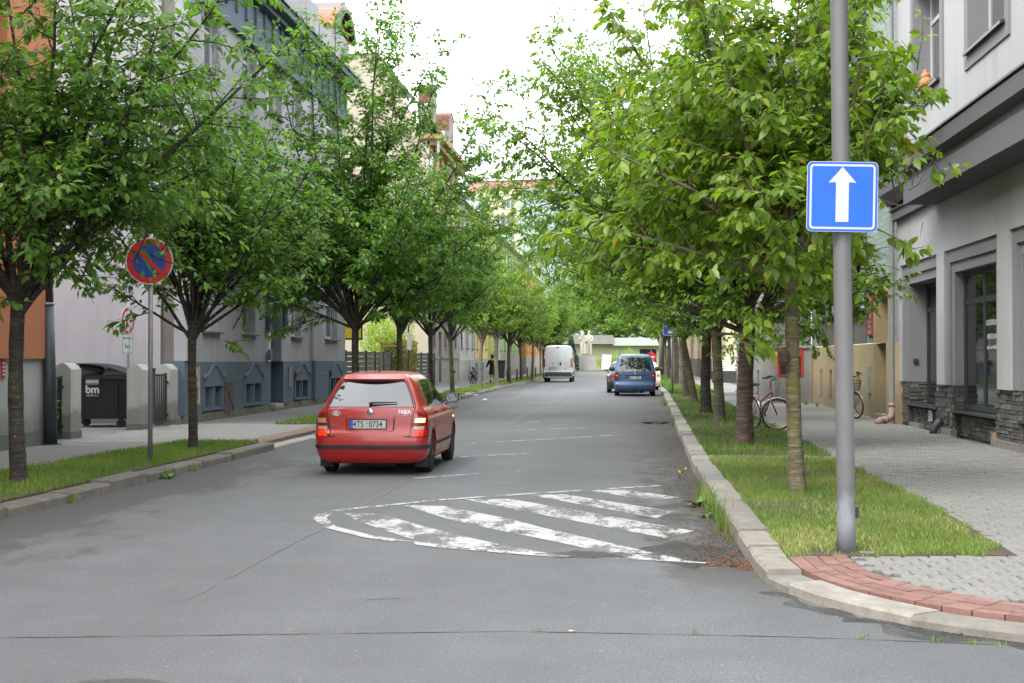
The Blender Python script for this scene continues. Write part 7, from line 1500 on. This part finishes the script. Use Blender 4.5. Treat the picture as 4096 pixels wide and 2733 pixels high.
s3b = thing('supplementary_plate', 'small white supplementary plate under the sideways ban sign', 'sign', (-10.47,28.80,1.92), R(72)); face(s3b, rrect(.36,.44,.02), -.01, 0, M_sw, 'backing'); V = MB(); a, b = rrect(.335,.415,.015), rrect(.315,.395,.012); n = len(a); V.add([(x,-.0115,z) for x,z in a]+[(x,-.0115,z) for x,z in b],[(i,(i+1) % n,(i+1) % n+n,i+n) for i in range(n)]); fixn(V.build('black_border', M_ink, s3b))
text_mesh('MIMO VOZIDLA', .042, M_ink, 'lettering', s3b, (0,-.0115,.11), (R(90),0,0), .0005, bold=.001); text_mesh('bm', .15, M_ink, 'lettering', s3b, (0,-.0115,-.06), (R(90),0,0), .0005)
# --- dark lamp post left
dl = thing('dark_lamp_post', 'dark slate lamp post leaning slightly before the orange house', 'lamp post', (-9.92,23.55,.1)); MB().tube([(0,0,0),(0,0,.02)],.2,20).build('base_plate', M_fe, dl); 
t_ = flat('slate_paint', (.030,.040,.046), .5, .12, 4); MB().tube([(0,0,.02),(-.02,0,1.2),(-.06,0,2.45)],[.115,.105,.098],20).build('lower_shaft', t_, dl, True); MB().tube([(-.06,0,2.45),(-.2,0,8)],[.09,.075],18).build('upper_shaft', t_, dl, True); MB().tube([(-.06,0,2.43),(-.06,0,2.47)],.108,20).build('collar', M_gal, dl, True)
# --- blue parking sign right
p3 = thing('sign_pole', 'pale galvanised pole carrying the blue parking sign among trunks', 'pole', (2.02,60,.1)); MB().tube([(0,0,0),(-.05,0,3.3)],.045,12).build('shaft', M_gal, p3, True); s4 = thing('parking_sign', 'blue parking sign with white letter P and car, half hidden by leaves', 'sign', (1.86,59.9,2.95), R(-10)); face(s4, rrect(.5,.72,.05), -.012, 0, M_sw, 'backing'); face(s4, rrect(.46,.68,.04), -.014, -.012, M_sb2, 'blue_panel'); text_mesh('P', .42, M_sw, 'lettering', s4, (-.05,-.0145,.14), (R(90),0,0), .0006, bold=.01); face(s4, [(-.04,-.27),(.18,-.27),(.18,-.21),(.13,-.2),(.1,-.15),(.02,-.15),(-.02,-.2),(-.04,-.21)], -.016, -.014, M_sw, 'car_symbol')
# --- far no-entry-type red discs behind the blue car, far poles
s5 = thing('red_round_sign', 'red round traffic sign peeping over the blue car roof', 'sign', (1.86,100,1.72), R(-12)); face(s5, disc(.34), -.012, 0, M_sr, 'red_disc'); face(s5, [(-.23,-.05),(.23,-.05),(.23,.05),(-.23,.05)], -.016, -.011, M_sw, 'white_bar'); MB().tube([(0,.03,-1.9),(0,.03,.5)],.035,8).build('shaft', M_gal, s5); face(s5, disc(.25), -.012, 0, M_sr, 'lower_disc', .2, -.75); 
p5 = thing('concrete_pole', 'pale grey concrete pole beyond the blue car among trunks', 'pole', (3.0,118,.1)); MB().tube([(0,0,0),(0,0,5.5)],[.19,.14],14).build('shaft', M_cz, p5, True)
p6 = thing('statue_sign_pole', 'thin grey pole standing in front of the statue', 'pole', (-5.35,168,.1)); MB().tube([(0,0,0),(0,0,3.7)],.06,8).build('shaft', M_gal, p6)
s6 = thing('edge_on_sign', 'round white sign with red rim seen nearly edge-on by hedge', 'sign', (-9.3,60,3.35), R(70)); face(s6, disc(.33), -.012, 0, M_sw, 'backing'); ringpoly(s6, .32, .25, -.014, M_sr, 'red_ring', 0); MB().tube([(0,.04,-3.2),(0,.04,.3)],.035,8).build('shaft', M_an, s6); face(s6, rrect(.4,.75,.02), -.01, .0, M_sw, 'plate', 0, -1.0)
# --- yellow advertising board
yb = thing('yellow_billboard', 'tall yellow advertising board with dark frame behind the fence', 'billboard', (-11.3,55.2,.1), R(10)); MB().box(-.85,.85,-.06,.06,2.25,5.4).build('frame', M_an, yb); MB().box(-.78,.78,-.075,-.06,2.32,4.7).build('panel', flat('billboard_yellow',(.68,.48,.02),.6,.06,3), yb); MB().box(-.78,.78,-.074,-.061,4.75,5.35).build('dark_panel', M_slat, yb)
for z, s_, h_ in ((3.7,'KAMENICTVI',.2),(2.75,'prodejna',.16)): text_mesh(s_, h_, M_ink, 'lettering', yb, (0,-.077,z), (R(90),0,0), .0006)
for x in (-.6,.6): MB().box(x-.05,x+.05,-.05,.05,0,2.3).build('leg', M_an, yb)
# --- bike hoops
hoop = MB(); hoop.tube([(0,-.38,0),(0,-.38,.72)]+[(0,-.38+.1-.1*math.cos(a),.72+.1*math.sin(a)) for a in [R(30),R(60),R(90)]]+[(0,.28,.82)]+[(0,.28+.1*math.sin(a),.72+.1*math.cos(a)) for a in [R(30),R(60),R(90)]]+[(0,.38,0)],.025,8)
h0 = None
for i, (x, y, lb) in enumerate([(-7.55,89.8,'black bike hoop nearest the dark cherry tree'),(-6.82,88.4,'black bike hoop between two dark trunks by the kerb'),(-7.34,105.2,'black bike hoop left of the trunk before the van'),(-6.85,107.3,'black bike hoop right of the trunk before the van'),(-6.4,110,'black bike hoop touching the van outline')]):
    t = thing('bike_hoop', lb, 'bike rack', (x,y,.1), R(8), group='black steel bike hoops in the left verge')
    if h0 is None: h0 = hoop.build('hoop', M_fe, t, True)
    else: o = h0.copy(); COL.objects.link(o); o.parent = t
    MB().box(-.2,.2,-.5,.5,.0,.03).build('base_bar', M_fe, t)
# --- wheeled bin, grey box near the woman
wb = thing('wheeled_bin', 'dark grey wheeled bin standing against the yellow house', 'bin', (-9.0,101,.1)); m = MB(); m.add([(-.27,-.3,.08),(.27,-.3,.08),(.27,.3,.08),(-.27,.3,.08),(-.36,-.38,1.3),(.36,-.38,1.3),(.36,.38,1.3),(-.36,.38,1.3)],[(0,3,2,1),(4,5,6,7),(0,1,5,4),(1,2,6,5),(2,3,7,6),(3,0,4,7)]); m.build('body', flat('bin_slate',(.04,.048,.055),.6,.15,5), wb); MB().bbox(-.4,.4,-.42,.42,1.3,1.4,.05).build('lid', M_bp, wb)
for sg in (-1,1): MB().lathe([(.03,-.03),(.1,-.03),(.1,.03),(.03,.03)],(sg*.25,.28,.1),12,'x').build('wheel', M_bp, wb)
ub = thing('utility_cabinet', 'blue-grey utility cabinet left of the walking woman', 'cabinet', (-9.65,93,.1)); MB().bbox(-.3,.3,-.5,.5,0,1.25,.02).build('body', flat('cab_blue',(.20,.24,.29),.6,.1,4), ub); MB().box(.3,.315,-.42,.42,.1,1.15).build('door', flat('cab_blue2',(.22,.26,.31),.6,.1,4), ub)
ib = thing('info_board', 'dark framed notice case on the wall behind the wheeled bin', 'notice board', (-9.85,108,1.0)); MB().box(0,.14,-.9,.9,.2,2.6).build('frame', M_an, ib); MB().box(.14,.15,-.8,.8,.3,2.5).build('panel', flat('notice',(.35,.35,.38),.4,.4,4), ib)
# --- statue group
st = thing('statue_group', 'pale stone statue of two standing figures with child on tall pedestal', 'statue', (-4.75,174,.1)); M_sta = flat('pale_stone', (.45,.42,.34), .9, .18, 3, .6, 20); M_ped = plaster('pedestal_concrete', (.34,.33,.31), .4, .15)
MB().box(-.95,1.15,-.8,.8,0,1.85).build('pedestal', M_ped, st); MB().box(-1.1,1.3,-.95,.95,0,.12).build('step', M_ped, st); MB().bbox(-1.35,-.95,-.5,.5,0,1.7,.05).build('side_block', M_sta, st)
def skin(name, J, E, rads, mat, parent, sub=2, root=0):
    me = bpy.data.meshes.new(name); me.from_pydata(J, E, []); o = obj(name, me, None); md = o.modifiers.new('s','SKIN'); md.use_smooth_shade = True; md.branch_smoothing = .6
    for i, r_ in enumerate(rads):
        sv = me.skin_vertices[0].data[i]; sv.radius = (r_, r_) if not hasattr(r_, '__len__') else r_; sv.use_root = (i == root)
    s_ = o.modifiers.new('u','SUBSURF'); s_.levels = s_.render_levels = sub; bpy.context.view_layer.update(); dg = bpy.context.evaluated_depsgraph_get(); nm = bpy.data.meshes.new_from_object(o.evaluated_get(dg)); o.modifiers.clear(); o.data = nm; nm.materials.clear(); nm.materials.append(mat)
    for p in nm.polygons: p.use_smooth = True; p.material_index = 0
    o.parent = parent; return o
def figure(parent, x, y, z, s, skirt=False, arm=0):
    J = [(0,0,.95),(0,0,1.2),(0,0,1.45),(0,0,1.58),(0,.02,1.72),(.2,0,1.45),(.28,-.08,1.15),(.12,-.24,1.05),(-.2,0,1.45),(-.28,-.05,1.15),(-.2,-.2,1.0 if not arm else 1.3),(.11,0,.9),(.12,0,.48),(.12,.0,.05),(-.11,0,.9),(-.12,0,.48),(-.12,0,.05),(0,.02,1.83)]
    E = [(0,1),(1,2),(2,3),(3,4),(4,17),(2,5),(5,6),(6,7),(2,8),(8,9),(9,10),(0,11),(11,12),(12,13),(0,14),(14,15),(15,16)]
    rd = [.17,.15,.17,.07,.1,.09,.07,.05,.09,.07,.05,.14,.1 if not skirt else .15,.08 if not skirt else .16,.14,.1 if not skirt else .15,.08 if not skirt else .16,.07]
    return skin('figure', [(x+a*s,y+b*s,z+c*s) for a,b,c in J], E, [q*s for q in rd], M_sta, parent)
figure(st,.28,.1,1.85,1.72,False); figure(st,-.42,-.05,1.85,1.66,True,1); figure(st,-.55,-.25,3.75,.72,False)
MB().box(-1.0,-.6,-.3,.3,1.85,2.1).build('plinth_stone', M_sta, st)
wbrd = thing('white_board', 'blank white notice board leaning right of the statue', 'board', (-2.35,170,.1), R(6)); m = MB(); m.box(-.58,.58,-.03,.03,.12,2.0); m.rot(0,'Y',R(5)); m.build('panel', flat('board_white',(.6,.61,.61),.5,.03), wbrd)
for x in (-.4,.55): MB().box(x-.04,x+.04,.03,.1,0,1.9).build('leg', M_fe, wbrd)
# ------------------------------------------------------------------ bicycles
def bicycle(label, loc, rz, fcol, basket=False, fender=True, steer=0.0, tilt=R(6)):
    b = thing('bicycle', label, 'bicycle', loc); b.rotation_euler = (0, tilt, rz); fm = flat('frame_%s' % ('maroon' if not basket else 'silver'), fcol, .35, .1, 8, Coat_Weight=.5); r_ = .33; R0, F0 = Vector((0,-.52,r_)), Vector((0,.54,r_)); BBk = Vector((0,-.08,.28)); ST = Vector((0,-.26,.80)); HT = Vector((0,.36,.86)); HL = Vector((0,.40,.72))
    MS = flat('spoke_steel', (.5,.5,.5), .3, .1, 5, Metallic=.8); MRb = M_tyre
    def wh(c, ang, name):
        g_ = Matrix.Rotation(ang, 3, 'Z')
        def tr(m, o): m.v = [tuple(g_ @ (Vector(v)-Vector((0,c.y,c.z)))+Vector((0,c.y,c.z))) for v in m.v]; return m
        t = tr(MB().torus((0,c.y,c.z),r_-.018,.02,36,8,'x'), 0).build('wheel', MRb, b, True); tr(MB().torus((0,c.y,c.z),r_-.042,.012,36,6,'x'), 0).build('rim', MS, t, True); m = MB()
        for k in range(18): a = 2*math.pi*k/18; m.tube([(.02*(-1)**k,c.y,c.z),(0,c.y+(r_-.045)*math.cos(a),c.z+(r_-.045)*math.sin(a))],.0022,4)
        m.lathe([(.02,-.035),(.02,.035)],(0,c.y,c.z),10,'x'); tr(m,0).build('spokes', MS, t)
        if fender: tr(MB().torus((0,c.y,c.z),r_+.02,.016,22,5,'x',5 if name == 'f' else 20,150 if name == 'f' else 175),0).build('mudguard', M_chr, t, True)
        m = MB(); a = R(250); m.box(-.006,.006,c.y+.2*math.cos(a)-.03,c.y+.2*math.cos(a)+.03,c.z+.2*math.sin(a)-.012,c.z+.2*math.sin(a)+.012); tr(m,0).build('wheel_reflector', M_or, t)
    wh(R0,0,'r'); wh(F0,steer,'f')
    m = MB(); m.tube([BBk,ST],.016,8).tube([HL,BBk+Vector((0,.0,.0))],.018,8).tube([HT+Vector((0,.01,-.05)),(0,-.2,.56)],.016,8).tube([HL,HT],.02,8)
    for sg in (-1,1): m.tube([BBk+Vector((sg*.03,0,0)),R0+Vector((sg*.06,0,0))],.009,6).tube([ST+Vector((0,.03,-.12)),R0+Vector((sg*.06,0,0))],.008,6)
    m.build('frame', fm, b, True); m = MB()
    for sg in (-1,1): m.tube([HL+Vector((sg*.04,.01,-.02)),F0+Vector((sg*.055,0,0))],.011,6)
    m.tube([HL+Vector((-.05,.01,-.02)),HL+Vector((.05,.01,-.02))],.015,6); m.rot(0,'Z',steer,tuple(F0)); m.build('fork', fm, b, True)
    MB().tube([ST,(0,-.29,.93)],.012,8).build('seat_post', MS, b); m = MB(); m.sphere((0,-.34,.95),.1,12,8,(.95,1.2,.35)).sphere((0,-.22,.95),.055,10,6,(.6,1.6,.45)); m.build('saddle', M_trim, b, True)
    gs = math.sin(steer); m = MB(); m.tube([HT,HT+Vector((0,.0,.16)),HT+Vector((-.03*gs*3,.06,.2))],.013,8); c = HT+Vector((0,.06,.2)); m.tube([c+Vector((-.3,-.14,.06)),c+Vector((-.2,-.02,.05)),c+Vector((-.06,.03,0)),c+Vector((.06,.03,0)),c+Vector((.2,-.02,.05)),c+Vector((.3,-.14,.06))],.011,8); m.rot(0,'Z',steer*.9,tuple(HT)); hb = m.build('handlebar', M_trim, b, True)
    for sg in (-1,1): MB().tube([c+Vector((sg*.24,-.06,.055)),c+Vector((sg*.31,-.17,.062))],.018,8).rot(0,'Z',steer*.9,tuple(HT)).build('grip', M_trim, hb, True); MB().tube([c+Vector((sg*.2,0,.04)),c+Vector((sg*.26,.03,.0))],.006,5).tube([c+Vector((sg*.18,0,.04)),c+Vector((sg*.1,.12,-.08)),HL+Vector((sg*.02,.05,-.1))],.004,4).rot(0,'Z',steer*.9,tuple(HT)).build('brake_cable', M_trim, hb)
    m = MB(); m.torus((.045,BBk.y,BBk.z),.085,.006,22,5,'x'); m.tube([(.05,BBk.y,BBk.z),(.07,BBk.y+.1,BBk.z-.13)],.01,6).tube([(-.05,BBk.y,BBk.z),(-.07,BBk.y-.1,BBk.z+.13)],.01,6).tube([(-.06,BBk.y,BBk.z),(.06,BBk.y,BBk.z)],.018,8); m.build('crankset', M_trim, b); MB().box(.06,.15,BBk.y+.06,BBk.y+.14,BBk.z-.14,BBk.z-.115).build('pedal', M_trim, b); MB().box(-.15,-.06,BBk.y-.14,BBk.y-.06,BBk.z+.115,BBk.z+.14).build('pedal', M_trim, b)
    m = MB(); m.tube([(.045,BBk.y,BBk.z+.085),(.045,R0.y,R0.z+.04)],.005,4).tube([(.045,BBk.y,BBk.z-.085),(.045,R0.y,R0.z-.04)],.005,4); m.build('chain', M_trim, b)
    m = MB()
    for sg in (-1,1): m.tube([(sg*.06,-.75,.74),(sg*.06,-.35,.74)],.006,5).tube([(sg*.06,-.68,.74),(sg*.06,R0.y,R0.z)],.006,5)
    m.tube([(-.06,-.75,.74),(.06,-.75,.74)],.006,5).tube([(-.06,-.5,.74),(.06,-.5,.74)],.006,5); m.build('luggage_rack', M_trim, b); MB().box(-.03,.03,-.8,-.78,.6,.66).build('rear_reflector', M_lr, b); MB().tube([(-.02,-.2,.3),(-.16,-.3,.02)],.009,6).build('kickstand', M_trim, b)
    if basket:
        m = MB(); 
        for z, w_ in ((.72,.12),(.8,.135),(.88,.15),(.96,.16)): m.tube([(-w_,.5,z),(w_,.5,z),(w_,.5+2*w_*.9,z),(-w_,.5+2*w_*.9,z),(-w_,.5,z)],.005,5)
        for k in range(7):
            u = -1+2*k/6
            for (a0,b0) in (((u*.12,.5),(u*.16,.5)),((u*.12,.5+.216),(u*.16,.5+.288))): m.tube([(a0[0],a0[1],.72),(b0[0],b0[1],.96)],.004,4)
            m.tube([(-.12,.5+.108+u*.108,.72),(-.16,.5+.144+u*.144,.96)],.004,4).tube([(.12,.5+.108+u*.108,.72),(.16,.5+.144+u*.144,.96)],.004,4).tube([(u*.12,.5,.72),(u*.12,.716,.72)],.004,4)
        m.build('basket', M_trim, b)
    return b
bicycle('maroon ladies bicycle with silver mudguards leaning on kickstand in grass', (3.0,30.2,.1), R(-158), (.22,.012,.035), False, True, R(58), R(5))
bicycle('silver bicycle with black wire basket, mostly behind the lamp pole', (5.8,36.1,.1), R(176), (.4,.41,.42), True, True, R(30), R(4))
# ------------------------------------------------------------------ people
def person_head(parent, c, s, skinm, hairm, name='head', bun=False, helmet=None):
    x, y, z = c; h = MB().sphere((x,y,z),.105*s,16,12,(.86,1.0,1.18)).sphere((x,y+.1*s,z-.02*s),.018*s,8,6,(.8,1,1.2)).sphere((x-.092*s,y,z-.01*s),.025*s,8,6,(.5,1,1.3)).sphere((x+.092*s,y,z-.01*s),.025*s,8,6,(.5,1,1.3)).build(name, skinm, parent, True)
    for sg in (-1,1): MB().sphere((x+sg*.035*s,y+.092*s,z+.01*s),.012*s,8,6).build('eye', M_ink, h, True)
    MB().tube([(x-.025*s,y+.095*s,z-.06*s),(x+.025*s,y+.095*s,z-.06*s)],.005*s,5).build('mouth', M_lr, h)
    if helmet: MB().sphere((x,y-.005,z+.035*s),.125*s,16,10,(.95,1.12,.92)).build('helmet', helmet, parent, True)
    else:
        m = MB().sphere((x,y-.018*s,z+.02*s),.115*s,16,12,(.92,1.0,1.12)); 
        if bun: m.sphere((x,y-.10*s,z+.08*s),.06*s,10,8)
        m.build('hair', hairm, h, True)
    return h
M_skin = flat('skin', (.45,.27,.19), .6, .08); M_hair = flat('dark_hair', (.014,.010,.009), .6, .2); M_blk = flat('black_cloth', (.010,.010,.012), .9, .25, 8); M_blk2 = flat('black_dress', (.016,.014,.018), .85, .25, 8); M_den = flat('denim_child', (.03,.055,.11), .9, .25, 10)
wm = thing('person', 'woman in black jacket and dress with backpack walking away on footpath', 'person', (-7.98,84.2,.1), R(-4))
J = [(0,0,.98),(0,.01,1.15),(0,.0,1.36),(0,.02,1.47),(0,.03,1.56),(.17,0,1.37),(.24,-.05,1.12),(.22,.05,.90),(-.17,0,1.37),(-.27,-.08,1.13),(-.36,-.14,.93),(.09,.02,.9),(.10,.14,.50),(.10,.06,.08),(-.09,0,.9),(-.09,-.02,.49),(-.10,-.12,.10),(.10,.18,.04),(-.10,.0,.03)]
E = [(0,1),(1,2),(2,3),(3,4),(2,5),(5,6),(6,7),(2,8),(8,9),(9,10),(0,11),(11,12),(12,13),(13,17),(0,14),(14,15),(15,16),(16,18)]
skin('body', J, E, [.14,.12,.14,.055,.05,.07,.05,.035,.07,.05,.035,.1,.062,.042,.1,.062,.042,.035,.035], M_skin, wm)
skin('jacket', [(0,0,.95),(0,.01,1.15),(0,0,1.37),(.18,0,1.38),(.25,-.05,1.12),(.23,.05,.93),(-.18,0,1.38),(-.28,-.08,1.13),(-.36,-.14,.97)], [(0,1),(1,2),(2,3),(3,4),(4,5),(2,6),(6,7),(7,8)], [.165,.15,.16,.09,.07,.055,.09,.07,.055], M_blk, wm)
MB().lathe([(.15,1.08),(.19,.9),(.21,.72),(.23,.56),(.22,.545),(.12,.56)],(0,.02,0),20).build('dress', M_blk2, wm, True)
person_head(wm,(0,.03,1.62),1.0,M_skin,M_hair,bun=True); MB().sphere((0,-.17,1.2),.15,12,9,(.95,.55,1.3)).build('backpack', M_blk, wm, True)
for sg, y, z in ((1,.16,.05),(-1,-.06,.05)): MB().sphere((sg*.10,y,z),.06,10,6,(.75,1.9,.8)).tube([(sg*.10,y-.05,.06),(sg*.10,y-.06,.22)],.05,8).build('boot', M_blk, wm, True)
for sg, p in ((1,(.22,.07,.86)),(-1,(-.38,-.16,.88))):
    m = MB().sphere(p,.04,8,6,(.6,1,1.2)); 
    for k in range(4): m.tube([(p[0],p[1]-.025+k*.017,p[2]-.03),(p[0]+sg*.004,p[1]-.02+k*.017,p[2]-.085+.008*abs(k-1.5))],[.009,.007],5)
    m.tube([(p[0],p[1]+.035,p[2]),(p[0]-sg*.01,p[1]+.055,p[2]-.05)],[.01,.007],5); m.build('hand', M_skin, wm, True)
kd = thing('person', 'small child in blue denim and blue helmet riding a balance bike', 'person', (-8.95,82.5,.1), R(-3))
J = [(0,0,.42),(0,.03,.58),(0,.06,.74),(0,.07,.80),(.12,.06,.73),(.17,.14,.60),(.14,.28,.58),(-.12,.06,.73),(-.17,.14,.60),(-.14,.28,.58),(.08,.04,.40),(.14,.16,.26),(.17,.0,.08),(-.08,.04,.40),(-.14,.14,.26),(-.18,-.04,.08),(.18,.08,.05),(-.19,.05,.05)]
E = [(0,1),(1,2),(2,3),(2,4),(4,5),(5,6),(2,7),(7,8),(8,9),(0,10),(10,11),(11,12),(12,16),(0,13),(13,14),(14,15),(15,17)]
skin('body', J, E, [.11,.11,.11,.05,.06,.045,.03,.06,.045,.03,.08,.06,.045,.08,.06,.045,.04,.04], M_den, kd); person_head(kd,(0,.08,.91),.92,M_skin,M_hair,helmet=flat('helmet_blue',(.04,.12,.22),.4))
MB().sphere((0,-.08,.62),.09,10,8,(1,.5,1.2)).build('small_backpack', flat('pack_grey',(.2,.18,.18),.8), kd, True)
bb = thing('balance_bike', 'small green balance bike under the child', 'bicycle', (-8.95,82.5,.1), R(-3))
for y in (-.26,.32): w_ = MB().torus((0,y,.15),.125,.025,22,7,'x').build('wheel', M_tyre, bb, True); MB().lathe([(.1,-.008),(.1,.008)],(0,y,.15),14,'x').build('rim', M_wh, w_)
M_lime = flat('lime_frame',(.25,.45,.04),.4); MB().tube([(0,-.26,.15),(0,-.08,.3),(0,.24,.36),(0,.32,.15)],.018,8).tube([(0,.24,.36),(0,.2,.54)],.014,8).tube([(-.17,.2,.56),(.17,.2,.56)],.012,8).build('frame', M_lime, bb, True); MB().sphere((0,-.1,.36),.07,10,6,(.8,1.4,.4)).build('saddle', M_trim, bb, True); MB().box(-.06,.06,-.36,-.3,.2,.3).build('rear_panel', M_lime, bb)
